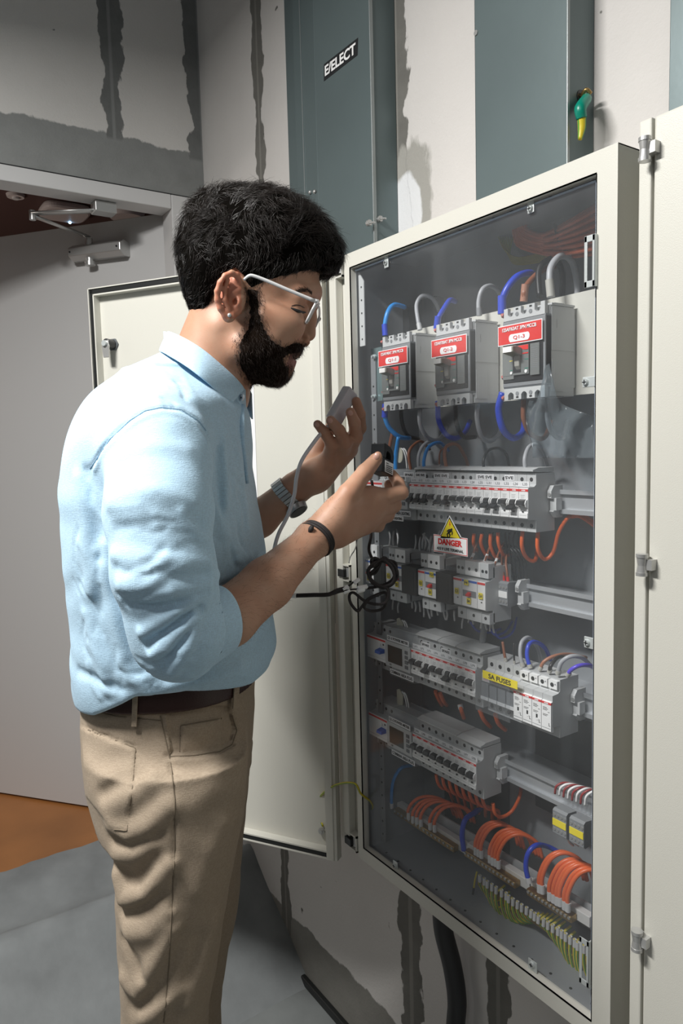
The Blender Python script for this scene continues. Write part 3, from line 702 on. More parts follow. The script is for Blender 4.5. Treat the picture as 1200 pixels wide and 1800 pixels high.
ME_up, ME_dn = toggle_mesh(True), toggle_mesh(False)
ORD = ['first', 'second', 'third', 'fourth', 'fifth', 'sixth', 'seventh', 'eighth', 'ninth', 'tenth', 'eleventh', 'twelfth', 'thirteenth', 'fourteenth', 'fifteenth', 'sixteenth', 'seventeenth', 'eighteenth', 'nineteenth', 'twentieth', 'twenty-first', 'twenty-second', 'twenty-third', 'twenty-fourth', 'twenty-fifth', 'twenty-sixth']
def breaker(x, z, up, label, group):
    o = empty('circuit_breaker', (x, 0.79, z), label, 'circuit breaker', group)
    put('body', ME_body, o); put('face_plate', ME_face, o); put('brand_stripe', ME_stripe, o); put('toggle_guard', ME_rim, o)
    put('toggle', ME_up if up else ME_dn, o, (0, -0.0005, -0.0015))
    lt = text_mesh('ABB', M_whiteink, 0.03); t = bpy.data.objects.new('lettering', lt); COL.objects.link(t); t.parent = o
    t.location = (0, -0.0013, 0.0188); t.rotation_euler = (math.radians(90), 0, 0); t.scale = (0.0075, 0.0021, 0.002)
    return o
ROW1_UP = [0, 0, 0, 1, 0, 0, 1, 1, 1, 1, 0, 0, 1, 0, 1]
codes1 = ['L11', 'L12', 'L13', 'L14', 'L15', 'L21', 'L22', 'L23', 'L24', 'L25', 'L31', 'L32', 'L33', 'L34', 'L35']
X1 = [-0.9505+i*0.01755 for i in range(15)]
for i, x in enumerate(X1):
    breaker(x, RC['top'], ROW1_UP[i], 'small white breaker with toggle %s, %s of fifteen in the top breaker row' % ('up' if ROW1_UP[i] else 'down', ORD[i]), 'top row of small breakers')
X3 = [-0.9535+i*0.01755 for i in range(9)]
for i, x in enumerate(X3):
    breaker(x, RC['third'], 0 if i in (2, 5) else 1, 'small white breaker, %s of nine in the row left of SA FUSES' % ORD[i], 'breakers of the row left of the fuses')
for i, x in enumerate(X3):
    breaker(x, RC['fourth'], 1, 'small white breaker of the lowest breaker row, %s from the left' % ORD[i], 'lowest row of small breakers')

def plate_label(txt, px, py, Y, w, h, label, parent=None, back=M_paper, ink=M_ink, th=0.55, tw=0.86, name='label_sticker', top=True, x=None, z=None, ry=0.0):
    c = P(px, py, Y) if x is None else np.array([x, Y, z])
    o = empty(name, c, label if parent is None else None, 'label' if parent is None else None)
    if parent is not None:
        Mi = parent_matrix(parent).inverted(); o.parent = parent; o.location = Mi @ Vector(c)
    m = MB(); m.box(-w/2, w/2, -0.0004, 0.0, -h/2, h/2, back); pl_ = m.build('backing', o, local=True)
    lettering(txt, ink, c[0], c[1]-0.0007, c[2], w*tw, h*th, o, bold=0.012)
    if ry: o.rotation_euler = (0, ry, 0)
    return o
# clear/grey shoulder covers with number strips
def row_cover(z, x0, x1, codes, lab, spares, splits, tag_txt=None):
    o = empty('busbar_cover', ((x0+x1)/2, 0.80, z+0.03), lab, 'cover')
    m = MB()
    xs = [x0]+splits+[x1]
    for a, b in zip(xs[:-1], xs[1:]): m.prism([(0.800, z+0.0455), (0.800, z+0.0475), (0.812, z+0.0505), (0.845, z+0.0505), (0.845, z+0.0440), (0.812, z+0.0440)], a+0.0008, b-0.0008, M_lgrey, 'x')
    m.build('cover_strip', o)
    m = MB(); m.box(x0+0.001, x1-0.001, 0.7925, 0.7932, z+0.0235, z+0.0315, M_paper); st = m.build('number_strip', o)
    n = len(codes); 
    for i, cde in enumerate(codes):
        x = x0+(i+0.5)*(x1-x0)/n; lettering(cde, M_mgrey, x, 0.7923, z+0.0275, 0.0085, 0.0036, st, bold=0.0)
    for (i0, i1, txt) in spares:
        xa, xb = x0+i0*(x1-x0)/n, x0+i1*(x1-x0)/n
        plate_label(txt, 0, 0, 0.7922, xb-xa, 0.0085, None, parent=o, x=(xa+xb)/2, z=z+0.0362, th=0.5, tw=0.8)
    return o
row_cover(RC['top'], -0.9595, -0.696, codes1, 'grey cover and white number strip above the top breaker row', [(-1.0, 0.55, 'SPARE'), (0.7, 2.3, 'SVE SVE'), (3.4, 5.5, 'SVE SVE'), (9.0, 11.1, 'SVE SVE'), (12.3, 13.4, 'SVE')], [-0.905, -0.845])
row_cover(RC['third'], -0.9625, -0.804, ['LP%d' % i for i in range(1, 10)], 'grey cover and number strip over the breakers left of SA FUSES', [(1.4, 2.7, 'SPARE'), (4.3, 5.6, 'SPARE')], [-0.905, -0.86])
row_cover(RC['fourth'], -0.9625, -0.804, ['LPN', 'LPB', 'LPM', 'LPK', 'LPG', 'LPD', 'LPR', 'LPY', 'LPB'], 'grey cover and number strip over the lowest breaker row', [], [-0.86])
# bottom shoulder shading strips are part of the breaker bodies; residual current devices and power meters
def rcd(z, row):
    o = empty('residual_current_breaker', (-1.0685, 0.79, z), 'wide white breaker with blue toggle at the left end of the %s row' % row, 'circuit breaker')
    m = prof_body(MB(), -0.0345, 0.0345, M_lgrey)
    for i in range(4):
        for s in (1, -1): m.cyl((-0.026+i*0.0172, 0.016, s*0.0335), (0, -1, 0), 0.0031, 0.0003, M_dark, 12)
    m.build('body', o, local=True)
    m = MB(); m.box(-0.0343, 0.0343, -0.0010, 0, -0.0215, 0.0222, M_white); m.box(-0.0343, 0.0343, -0.0011, -0.001, -0.0165, -0.0162, M_mgrey); m.box(0.024, 0.028, -0.0013, -0.001, 0.010, 0.013, M_dark); m.build('face_plate', o, local=True)
    m = MB(); m.box(-0.0345, 0.0345, -0.0014, -0.0008, 0.0170, 0.0205, M_red); m.build('brand_stripe', o, local=True)
    m = MB(); m.prism([(-0.001, 0.004), (-0.012, 0.0015), (-0.013, -0.004), (-0.001, -0.004)], 0.014, 0.0295, M_blue, 'x'); m.build('toggle', o, local=True, bevel=0.0006)
    m = MB(); m.cyl((0.0155, -0.001, 0.0095), (0, -1, 0), 0.003, 0.002, M_white, 12); m.build('test_button', o, local=True)
for r in ('top', 'third', 'fourth'): rcd(RC[r], {'top': 'top breaker', 'third': 'SA FUSES breaker', 'fourth': 'lowest breaker'}[r])
M_lcd = mat('unlit_display', (0.035, 0.045, 0.042), 0.15, coat=0.5)
def meter(z, row, top_txt, bot_txt):
    o = empty('power_meter', (-0.9985, 0.79, z), 'grey power meter with dark display in the %s row' % row, 'meter')
    m = prof_body(MB(), -0.0355, 0.0355, M_lgrey, nose=0.023, hh=0.044); m.build('body', o, local=True)
    m = MB(); m.box(-0.0355, 0.0355, -0.0035, 0, -0.0235, 0.0235, M_lgrey); m.build('face_plate', o, local=True, bevel=0.001)
    m = MB(); m.box(-0.027, 0.014, -0.0040, -0.0030, -0.0150, 0.0165, M_lcd); m.build('display', o, local=True)
    for k in range(4):
        m = MB(); m.box(0.022, 0.030, -0.0045, -0.003, 0.010-k*0.009, 0.016-k*0.009, M_dgrey); m.build('button', o, local=True)
    m = MB(); m.prism([(-0.001, 0.0245), (0.006, 0.044), (0.050, 0.046), (0.050, 0.0445), (0.007, 0.0425), (0.0005, 0.0245)], -0.035, 0.035, M_clear2, 'x')
    m.prism([(0.0, -0.0245), (0.006, -0.044), (0.050, -0.045), (0.050, -0.0435), (0.007, -0.0425), (0.0015, -0.0245)], -0.035, 0.035, M_clear2, 'x')
    m.build('terminal_cover', o, local=True)
    lettering('CE', M_dgrey, -0.9985-0.020, 0.7861, z-0.019, 0.006, 0.003, o)
    if top_txt: plate_label(top_txt, 0, 0, 0.7862, 0.062, 0.0095, None, parent=o, x=-0.9985+0.003, z=z+0.0300, th=0.6, tw=0.93)
    if bot_txt: plate_label(bot_txt, 0, 0, 0.7862, 0.066, 0.0095, None, parent=o, x=-0.9985+0.012, z=z-0.0310, th=0.6, tw=0.93)
meter(RC['top'], 'top breaker', 'Q1-1 POWER METER', 'COMMAN AREA LIGHTING')
meter(RC['third'], 'SA FUSES breaker', 'Q1-3 POWER METER', 'COMMAN AREA PLUG')
meter(RC['fourth'], 'lowest breaker', 'Q1-2 POWER METER', 'COMMAN AREA PLUG')
# paper tags and thin white leads poking up behind the meters
for (px, py, row) in ((702, 800, 'top'), (703, 1100, 'third'), (703, 1225, 'fourth')):
    c = P(px, py, 0.825); o = empty('tag_bundle', c, 'cream paper tag with white leads above the power meter of the %s row' % {'top': 'top breaker', 'third': 'SA FUSES', 'fourth': 'lowest breaker'}[row], 'tag')
    m = MB(); M_tagp = mat('cream_tag', (0.62, 0.60, 0.48), 0.7)
    if row == 'top':
        m.prism([(c[0]+0.010*math.cos(t), c[2]+0.014*math.sin(t)) for t in np.linspace(0, 2*math.pi, 16, endpoint=False)], 0.824, 0.826, M_tagp, 'y')
    else: m.prism([(c[0]-0.008, c[2]-0.018), (c[0]+0.008, c[2]-0.020), (c[0]+0.009, c[2]+0.006), (c[0]-0.002, c[2]+0.015), (c[0]-0.009, c[2]+0.012)], 0.824, 0.826, M_tagp, 'y')
    m.build('paper', o)
    for dx in (0.012, 0.018):
        m = MB(); m.tube([c+np.array([dx-0.006, 0, 0.012]), c+np.array([dx, 0, 0.008]), c+np.array([dx+0.006, 0, -0.006]), c+np.array([dx+0.006, 0.002, -0.024])], 0.0014, M_white, 6); m.build('lead', o)

# surge protection: four fuse holders and four arresters, label on top
for i in range(4):
    x = -0.7850+i*0.01755
    o = empty('fuse_holder', (x, 0.79, RC['third']), 'grey fuse holder with red print under the yellow SA FUSES label, %s from left' % ORD[i], 'fuse', 'fuse holders under the yellow label')
    m = prof_body(MB(), -w/2, w/2, M_lgrey, y0=0.006)
    for s in (1, -1): m.cyl((0, 0.016, s*0.0335), (0, -1, 0), 0.0034, 0.0003, M_dark, 12)
    m.build('body', o, local=True)
    m = MB(); m.box(-w/2+0.0003, w/2-0.0003, 0.003, 0.006, 0.0080, 0.0205, M_white); m.box(-0.006, 0.006, 0.0027, 0.003, 0.0165, 0.0190, M_red)
    m.box(-0.006, 0.004, 0.0027, 0.003, 0.0120, 0.0123, M_redink); m.box(-0.006, 0.005, 0.0027, 0.003, 0.0100, 0.0103, M_redink); m.build('printed_cap', o, local=True)
    m = MB(); m.box(-w/2+0.001, w/2-0.001, 0.000, 0.006, -0.0150, 0.0060, M_mgrey); m.box(-w/2+0.0005, w/2-0.0005, -0.001, 0.006, -0.0200, -0.0150, M_white); m.build('pull_tab', o, local=True)
for i in range(4):
    x = -0.7145+i*0.01755
    o = empty('surge_arrester', (x, 0.79, RC['third']), 'tall white surge arrester with red stripe beside the SA fuses, %s from left' % ORD[i], 'surge protector', 'surge arresters beside the fuses')
    m = prof_body(MB(), -w/2, w/2, M_lgrey, nose=0.0225); m.build('body', o, local=True)
    m = MB(); m.prism([(0.0, -0.031), (-0.003, -0.029), (-0.003, 0.013), (0.002, 0.0145), (0.003, -0.031)], -w/2+0.0003, w/2-0.0003, M_white, 'x')
    for k, zz in enumerate((0.004, 0.0022, 0.0004, -0.006, -0.0078)): m.box(-0.006, 0.001+(k % 2)*0.002, -0.0032, -0.003, zz, zz+0.0006, M_ink)
    m.box(0.003, 0.006, -0.0032, -0.003, -0.002, -0.0014, M_ink); m.box(-w/2+0.001, w/2-0.001, -0.0032, -0.003, -0.0255, -0.025, M_dgrey)
    if i < 3: m.box(-0.001, 0.002, -0.0033, -0.003, -0.0165, -0.0100, M_dark); m.box(-0.0005, 0.0035, -0.0036, -0.003, -0.0185, -0.0155, M_white)
    m.box(0.0045, 0.0052, -0.0033, -0.003, -0.0215, -0.017, M_ink); m.box(0.0045, 0.007, -0.0033, -0.003, -0.0215, -0.0209, M_ink)
    m.build('front_module', o, local=True)
    m = MB(); m.box(-w/2+0.0002, w/2-0.0002, -0.0034, 0.001, 0.0095, 0.0125, M_red); m.build('brand_stripe', o, local=True)
    lettering('ABB', M_whiteink, x, 0.7864, RC['third']+0.011, 0.0075, 0.002, o)
    m = MB(); m.box(-w/2+0.001, w/2-0.001, 0.0105, 0.02, 0.0285, 0.0405, M_white); m.cyl((-0.001, 0.0105, 0.0345), (0, -1, 0), 0.0032, 0.0003, M_dark, 12); m.cyl((0.0045, 0.0105, 0.036), (0, -1, 0), 0.0011, 0.0003, M_mgrey, 10); m.build('terminal', o, local=True)
a, b = P(847, 1188, 0.779), P(909, 1198, 0.779)
o = empty('label_sticker', ((a[0]+b[0])/2, 0.779, RC['third']+0.0255), 'bright yellow label strip reading SA FUSES', 'label')
m = MB(); sh = -0.0; x0_, x1_ = P(848, 1190, 0.7775)[0], P(909, 1200, 0.7775)[0]; zc = RC['third']+0.0262; m.box(x0_, x1_, 0.7775, 0.7779, zc-0.0060, zc+0.0060, M_yel); m.build('backing', o)
lettering('SA FUSES', M_ink, (x0_+x1_)/2+0.0, 0.7771, zc, (x1_-x0_)*0.64, 0.0072, o, bold=0.01)
# transparent flap over the fuses
m = MB(); m.box(-0.7955, -0.724, 0.7800, 0.7812, RC['third']-0.036, RC['third']+0.031, M_clear2); tag(m.build('clear_flap'), 'small clear plastic flap in front of the SA fuses', 'cover')
for row, xe in (('top', -0.6955), ('third', -0.6535), ('fourth', -0.8035), ('second', -0.7815)):
    z = RC[row]; o = empty('end_clamp', (xe+0.008, 0.82, z), 'grey plastic end clamp gripping the rail right of the %s row' % {'top': 'top breaker', 'third': 'surge arrester', 'fourth': 'lowest breaker', 'second': 'timer and relay'}[row], 'clamp')
    m = MB(); dx = 0.024 if row == 'second' else 0.0
    m.prism([(0.834, z+0.024), (0.828, z+0.016), (0.828, z+0.006), (0.836, z+0.004), (0.836, z-0.010), (0.832, z-0.014), (0.840, z-0.023), (0.853, z-0.023), (0.853, z+0.024)], xe+0.001+dx, xe+0.008+dx, M_lgrey, 'x')
    m.box(xe+0.001+dx, xe+0.012+dx, 0.834, 0.846, z-0.012, z+0.006, M_lgrey); m.build('body', o)
    m = MB(); m.cyl((xe+0.005+dx, 0.828, z+0.011), (0, -1, 0), 0.0028, 0.001, M_steel, 12); m.build('screw', o)

# ---- three moulded-case breakers
def mccb(xc, txt1, txt2, which):
    z = Z0+0.1235; o = empty('moulded_case_breaker', (xc, 0.79, z), 'large grey breaker with red label %s, %s of the three' % (txt2, which), 'circuit breaker')
    m = MB(); m.box(-0.038, 0.038, 0.006, 0.062, -0.050, 0.046, M_lgrey)
    m.box(-0.037, 0.0378, 0.010, 0.060, -0.062, 0.060, M_lgrey)
    m.box(0.0378, 0.0388, 0.012, 0.060, 0.000, 0.058, M_lgrey); m.box(0.0378, 0.0390, 0.012, 0.036, -0.056, -0.012, M_lgrey); m.box(0.0390, 0.0393, 0.016, 0.030, -0.054, -0.022, M_lgrey)
    m.box(0.0388, 0.0390, 0.022, 0.0225, 0.030, 0.042, M_dgrey); m.box(-0.037, 0.039, 0.012, 0.060, 0.0605, 0.0635, M_lgrey)
    m.build('body', o, local=True, bevel=0.0008)
    m = MB(); m.box(-0.0385, 0.0385, -0.001, 0.012, -0.0455, 0.0470, M_mgrey); m.box(-0.0385, 0.0385, 0.0, 0.012, -0.0475, 0.0490, M_dgrey); m.build('front_cover', o, local=True, bevel=0.001)
    # crenellated terminal shrouds
    for s in (1, -1):
        out = []; zb = 0.0475; zt_ = 0.0655 if s == 1 else 0.0635
        xs = [-0.037]
        def U(x0, x1): # notch
            return [(x0, zt_), (x0, zb+0.009), ((x0*3+x1)/4, zb+0.0065), ((x0+x1)/2, zb+0.0055), ((x0+3*x1)/4, zb+0.0065), (x1, zb+0.009), (x1, zt_)]
        poly = [(-0.037, zb), (-0.037, zt_)]
        for k in range(3):
            c = -0.0245+k*0.0245; poly += U(c-0.0052, c+0.0052)
        poly += [(0.037, zt_), (0.037, zb)]
        poly = [(x, s*zz) for x, zz in poly]
        if s == -1: poly = poly[::-1]
        m = MB(); m.prism(poly, 0.000, 0.006, M_lgrey, 'y')
        m.prism([(-0.037, s*zb), (-0.037, s*(zt_-0.001)), (0.037, s*(zt_-0.001)), (0.037, s*zb)][::s], 0.020, 0.040, M_dgrey, 'y')
        for k in range(2):
            c = -0.01225+k*0.0245; m.cyl((c, -0.0002, s*(zb+0.008)), (0, -1, 0), 0.0030, 0.0004, M_mgrey, 12); m.box(c-0.0022, c+0.0022, -0.0004, 0.0, s*(zt_-0.003)-0.0012, s*(zt_-0.003)+0.0012, M_dark)
        m.build('terminal_shroud', o, local=True)
    m = MB(); m.box(-0.0370, 0.0350, -0.0022, 0.0, -0.0395, 0.0135, M_dark); m.build('recess_frame', o, local=True, bevel=0.0005)
    M_gp = mat('gunmetal_plastic', (0.17, 0.18, 0.175), 0.4)
    m = MB(); m.box(-0.0355, 0.0130, -0.0050, 0.0, -0.0300, 0.0105, M_gp); m.box(-0.0355, -0.0150, -0.0045, 0.0, -0.0350, -0.030, M_gp); m.box(0.0155, 0.0315, -0.0050, 0.0, -0.0325, 0.0105, M_gp)
    for r_ in range(11):
        for c_ in range(4): m.box(0.0175+c_*0.003, 0.0195+c_*0.003, -0.0052, -0.005, -0.022+r_*0.0026, -0.0212+r_*0.0026, M_mgrey)
    m.build('trip_unit', o, local=True, bevel=0.0006)
    m = MB(); m.box(-0.0160, -0.0010, -0.0052, -0.0045, -0.0270, 0.004, M_dark); m.build('lever_slot', o, local=True)
    m = MB(); m.prism([(-0.004, -0.024), (-0.009, -0.018), (-0.010, -0.004), (-0.004, 0.004)], -0.0100, -0.0010, mat('warm_grey_lever', (0.33, 0.32, 0.29), 0.45), 'x')
    m.prism([(-0.005, -0.004), (-0.024, 0.000), (-0.024, 0.0085), (-0.016, 0.0095), (-0.005, 0.0070)], -0.0180, 0.0010, mat('warm_grey_lever', (0.33, 0.32, 0.29), 0.45), 'x'); m.build('lever', o, local=True, bevel=0.0012)
    m = MB(); m.box(-0.0165, -0.0005, -0.0246, -0.0240, 0.0005, 0.008, M_white); m.build('lever_tip', o, local=True)
    m = MB(); m.prism([(-0.012, 0.0100), (0.0125, 0.0100), (0.0125, 0.0035), (0.006, 0.0035)], -0.0056, -0.0050, M_red, 'y'); m.box(0.002, 0.0125, -0.0056, -0.005, -0.002, -0.0005, M_red); m.build('red_flash', o, local=True)
    m = MB(); m.cyl((-0.0185, -0.005, -0.0265), (0, -1, 0), 0.0020, 0.001, M_white, 12); m.cyl((0.0085, -0.005, -0.0262), (0, -1, 0), 0.0024, 0.001, M_white, 12)
    m.box(0.006, 0.0125, -0.0053, -0.005, -0.010, -0.0092, M_green); m.box(0.006, 0.0125, -0.0053, -0.005, -0.0225, -0.0217, M_green); m.box(-0.0215, -0.0165, -0.0053, -0.005, -0.0232, -0.0225, M_green)
    m.box(-0.022, -0.016, -0.0053, -0.005, -0.0100, -0.0090, M_yel); m.build('markings', o, local=True)
    # red label
    lb = empty('rating_label', (0, -0.0045, 0.0275)); lb.parent = o; lb.location = (-0.0035, -0.0045, 0.0275); lb['label'] = 'red label with white print'
    m = MB(); m.box(-0.0405, 0.0405, -0.0006, 0.0, -0.0140, 0.0140, M_whiteink); m.box(-0.0392, 0.0392, -0.0010, -0.0005, -0.0127, 0.0127, M_red); m.build('backing', lb, local=True)
    pts = [(0.0165*math.copysign(1, math.cos(t))+0.0045*math.cos(t)-math.copysign(0.002, math.cos(t)), -0.0055+0.0055*math.sin(t)) for t in np.linspace(0.01, 2*math.pi+0.01, 24, endpoint=False)]
    m = MB(); m.prism(pts, -0.0015, -0.0008, M_whiteink, 'y'); m.build('code_field', lb, local=True)
    lettering(txt1, M_whiteink, xc-0.0035, 0.7838, z+0.0350, 0.062, 0.0052, lb, bold=0.02)
    lettering(txt2, M_redink, xc-0.0035, 0.7836, z+0.0220, 0.021, 0.0058, lb, bold=0.005)
    for (sx, sz) in ((-0.024, 0.0515+0.001), (0.0, 0.0515)):
        pass
    # red translucent phase barriers / screws on the left edge
    for zz in (0.058, 0.030, -0.030, -0.060):
        mm = MB(); mm.cyl((-0.0415, 0.004, zz), (0.3, -1, 0.1), 0.0040, 0.005, mat('red_clear_plastic', (0.55, 0.18, 0.16), 0.2), 8, 0.002); mm.build('terminal_screw', o, local=True)
mccb(-0.9905, '125AF/40AT 3PN MCCB', 'Q1-1', 'leftmost')
mccb(-0.8490, '125AF/30AT 3PN MCCB', 'Q1-2', 'middle')
mccb(-0.7040, '125AF/63AT 3PN MCCB', 'Q1-3', 'rightmost')
# ---------------------------------------------------------------- row of timers and relays
def XN(px, py=1015): return P(px, py, 0.79)[0]
zr = RC['second']
def dinmod(x0, x1, kind, code, label, py=None):
    xc = (x0+x1)/2; hw = (x1-x0)/2-0.0003
    name = {'timer': 'time_switch', 'relay': 'relay', 'breaker': 'circuit_breaker', 'contactor': 'contactor'}[kind]
    o = empty(name, (xc, 0.79, zr), label, {'timer': 'timer', 'relay': 'relay', 'breaker': 'circuit breaker', 'contactor': 'contactor'}[kind])
    if kind == 'timer':
        m = MB(); m.prism([(0.020, 0.032), (0.020, -0.030), (0.056, -0.030), (0.056, 0.032)], -hw, hw, M_dgrey, 'x'); m.build('body', o, local=True)
        m = MB(); m.box(-hw, hw, -0.004, 0.021, -0.0250, 0.0250, M_black); m.build('front_housing', o, local=True, bevel=0.001)
        m = MB(); m.box(-hw+0.003, hw-0.008, -0.0044, -0.0038, -0.018, 0.016, M_black); m.build('window', o, local=True)
    else:
        m = prof_body(MB(), -hw, hw, M_lgrey, hh=0.044)
        m.box(-hw, hw, 0.006, 0.02, 0.0265, 0.050, M_white if kind != 'breaker' else M_lgrey); m.box(-hw, hw, 0.008, 0.02, -0.046, -0.028, M_lgrey)
        m.build('body', o, local=True, bevel=0.0006)
        m = MB(); m.box(-hw+0.0002, hw-0.0002, -0.001, 0.0, -0.0215, 0.0220, M_white)
        if kind == 'contactor': m.box(-hw+0.002, hw-0.002, -0.0014, -0.001, -0.006, 0.004, M_mgrey); m.prism([(-0.001, 0.002), (-0.007, -0.001), (-0.007, -0.004), (-0.001, -0.004)], -0.003, 0.004, M_red, 'x')
        m.box(-0.001, 0.002, -0.0012, -0.001, -0.0115, -0.0095, M_dark)
        m.build('face_plate', o, local=True)
        m = MB(); m.box(-hw+0.0004, hw-0.0004, -0.0014, -0.0008, 0.0172, 0.0205, M_red if kind != 'contactor' else M_blue); m.build('brand_stripe', o, local=True)
        m = MB()
        for q in (-0.3, 0.35): m.cyl((q*hw*1.4, 0.006, 0.037), (0, -1, 0), 0.0027, 0.0004, M_dark, 10)
        m.cyl((0, 0.008, -0.037), (0, -1, 0), 0.0027, 0.0004, M_dark, 10); m.build('terminal', o, local=True)
    if code:
        dz = 0.012 if kind == 'timer' else (-0.012 if code[0] in 'S' else (0.0 if code[0] == 'C' else 0.014))
        dx = hw-0.007 if kind == 'timer' else 0.0
        plate_label(code, 0, 0, 0.7872, 0.0085, 0.0095, None, parent=o, back=M_yel, x=xc+dx, z=zr+dz, th=0.5, tw=0.7)
    # two grey ferruled wire ends below
    return o
edges = [(839, 853.5, 'breaker', 'C4'), (812, 839, 'contactor', 'S4'), (797, 812, 'breaker', 'C3'), (768, 797, 'timer', 'T3'), (747, 768, 'contactor', 'S3'), (735, 747, 'breaker', 'C2'),
         (708, 735, 'timer', 'T2'), (690, 708, 'contactor', 'S2'), (679, 690, 'breaker', 'C1'), (659, 679, 'timer', None), (640, 659, 'contactor', 'S1')]
for (a, b, k, c) in edges:
    desc = {'breaker': 'narrow white module with red stripe', 'contactor': 'white switching module with small red lever', 'timer': 'black time switch'}[k]
    dinmod(XN(a), XN(b), k, c, (desc+' marked %s on yellow, second device row' % c) if c else 'black time switch mostly hidden behind the cable coil')
for (px, py, t) in ((819, 1024, 'F4'), (758, 1010, 'F3')):
    plate_label(t, px, py, 0.7868, 0.0095, 0.0085, 'small yellow sticker reading %s in the second device row' % t, back=M_yel, th=0.5, tw=0.7)
# small terminal pair on the same rail
def terminal_block(x, z, y, label, group=None, yellow=False, n=2):
    o = empty('terminal_block', (x, y, z), label, 'terminal block', group); wd = 0.0062*n
    m = MB(); m.prism([(0.0, 0.016), (0.004, 0.019), (0.022, 0.017), (0.026, -0.002), (0.022, -0.018), (0.004, -0.021), (0.0, -0.018)], -wd/2, wd/2, M_mgrey, 'x'); m.build('body', o, local=True)
    m = MB(); m.box(-wd/2+0.0005, wd/2-0.0005, -0.001, 0.0, -0.006, 0.004, M_yel if yellow else M_white); m.build('marker_strip', o, local=True)
    m = MB()
    for i in range(n):
        for s in (0.010, -0.012): m.cyl((-wd/2+0.0031+i*0.0062, 0.0, s), (0, -1, 0), 0.0024, 0.0008, M_steel, 10)
    m.build('screws', o, local=True)
terminal_block(-0.772, zr+0.002, 0.818, 'grey terminal block with white marker right of the C4 module', n=3)
xt = [P(983, 1405, 0.815)[0], P(1013, 1420, 0.815)[0]]
for i, x in enumerate(xt): terminal_block(x, Z0-0.556, 0.815, 'terminal block with yellow marker at the right end of the lowest rail, %s' % ('left one' if i == 0 else 'right one'), yellow=True, n=4)
# danger sign on the clear cover
ds = empty('danger_sign', P(792, 945, 0.769), 'yellow warning triangle above a red and white DANGER plate on the clear cover', 'sign')
SY = 0.7698
def tri(mb, pts, y0, y1, mt):
    v = [(p[0], y0, p[2]) for p in pts]+[(p[0], y1, p[2]) for p in pts]; n = len(pts)
    mb.add(v, [tuple(range(n)), tuple(range(2*n-1, n-1, -1))]+[(i, i+n, (i+1) % n+n, (i+1) % n) for i in range(n)], mt)
T3 = [P(790, 909, SY), P(772, 947, SY), P(811, 948, SY)]
def shrink(T, k): c = sum(T)/len(T); return [c+(p-c)*k for p in T]
m = MB(); tri(m, shrink(T3, 1.12), SY-0.0003, SY, M_whiteink); tri(m, shrink(T3, 1.0), SY-0.0005, SY-0.0003, M_ink); tri(m, shrink(T3, 0.88), SY-0.0007, SY-0.0005, M_yel); m.build('triangle', ds)
c = sum(T3)/3
def sp(dx, dz, y=SY-0.0009): return np.array([c[0]+dx, y, c[2]+dz])
m = MB()
m.prism([(c[0]+0.000, c[2]+0.0165), (c[0]+0.0015, c[2]+0.0165), (c[0]+0.0008, c[2]+0.0125), (c[0]+0.0022, c[2]+0.0125), (c[0]-0.0004, c[2]+0.0070), (c[0]+0.0002, c[2]+0.0110), (c[0]-0.0010, c[2]+0.0110)], SY-0.0009, SY-0.0007, M_redink, 'y'); m.build('lightning_bolt', ds)
m = MB()
m.sphere(sp(0.0045, 0.0040), (0.0020, 0.0002, 0.0020), M_ink, 10, 6)
for a_, b_, r_ in (((0.0035, 0.0025), (-0.0025, -0.0005), 0.0021), ((0.003, 0.003), (0.0065, -0.0005), 0.0010), ((0.0065, -0.0005), (0.0050, -0.0045), 0.0009), ((-0.0020, 0.003), (-0.006, 0.0005), 0.0009), ((0.002, 0.0035), (-0.0020, 0.0033), 0.0010),
                   ((-0.0025, -0.001), (0.0010, -0.0050), 0.0011), ((0.0010, -0.0050), (-0.0015, -0.0095), 0.0010), ((-0.0025, -0.001), (-0.0055, -0.0045), 0.0011), ((-0.0055, -0.0045), (-0.0045, -0.0085), 0.0009)):
    m.tube([sp(*a_), sp(*b_)], r_, M_ink, 8, 1, flat=(1, 1))
m.build('falling_figure', ds)
c4 = [P(762, 940, SY), P(763, 972, SY), P(822, 976, SY), P(822, 945, SY)]
x0, x1 = c4[0][0], c4[2][0]; z1_, z0_ = (c4[0][2]+c4[3][2])/2, (c4[1][2]+c4[2][2])/2
m = MB(); m.box(x0, x1, SY-0.0003, SY, z0_, z1_, M_whiteink); m.box(x0+0.0008, x1-0.0008, SY-0.0005, SY-0.0003, z0_+0.0008, z1_-0.0008, M_red); m.box(x0+0.0018, x1-0.0018, SY-0.0007, SY-0.0005, z0_+0.0018, z1_-0.0018, M_whiteink); m.build('plate', ds)
xm, zm, ww, hh = (x0+x1)/2, (z0_+z1_)/2, x1-x0, z1_-z0_
lettering('DANGER', M_redink, xm, SY-0.0010, zm+hh*0.14, ww*0.70, hh*0.34, ds, bold=0.04)
lettering('415 V LIVE TERMINAL', M_ink, xm, SY-0.0010, zm-hh*0.26, ww*0.78, hh*0.16, ds, bold=0.01)
o = plate_label('AREA LIGHTING', 696, 911, 0.7695, 0.040, 0.0085, 'white sticker reading AREA LIGHTING beside the hand', th=0.55, tw=0.88)

# ---------------------------------------------------------------- wiring
RN = random.Random(7)
def wire(pts, r, mt, name, label, cat='wire', group=None, m2=None, end=None, sub=6, n=8, end2=None):
    m = MB(); m.tube(pts, r, mt, n, sub, m2=m2); o = m.build(name); tag(o, label, cat, group)
    for e, (i, j) in ((end, (0, 1)), (end2, (-1, -2))):
        if e:
            a = np.array(pts[i], float); b = np.array(pts[j], float); d = (b-a)/np.linalg.norm(b-a)
            mm = MB(); mm.cyl(a, d, r*1.25, e[0], e[1], 10); mm.build('end_sleeve', o)
    return o
def W3(*pp): return [P(*q) for q in pp]
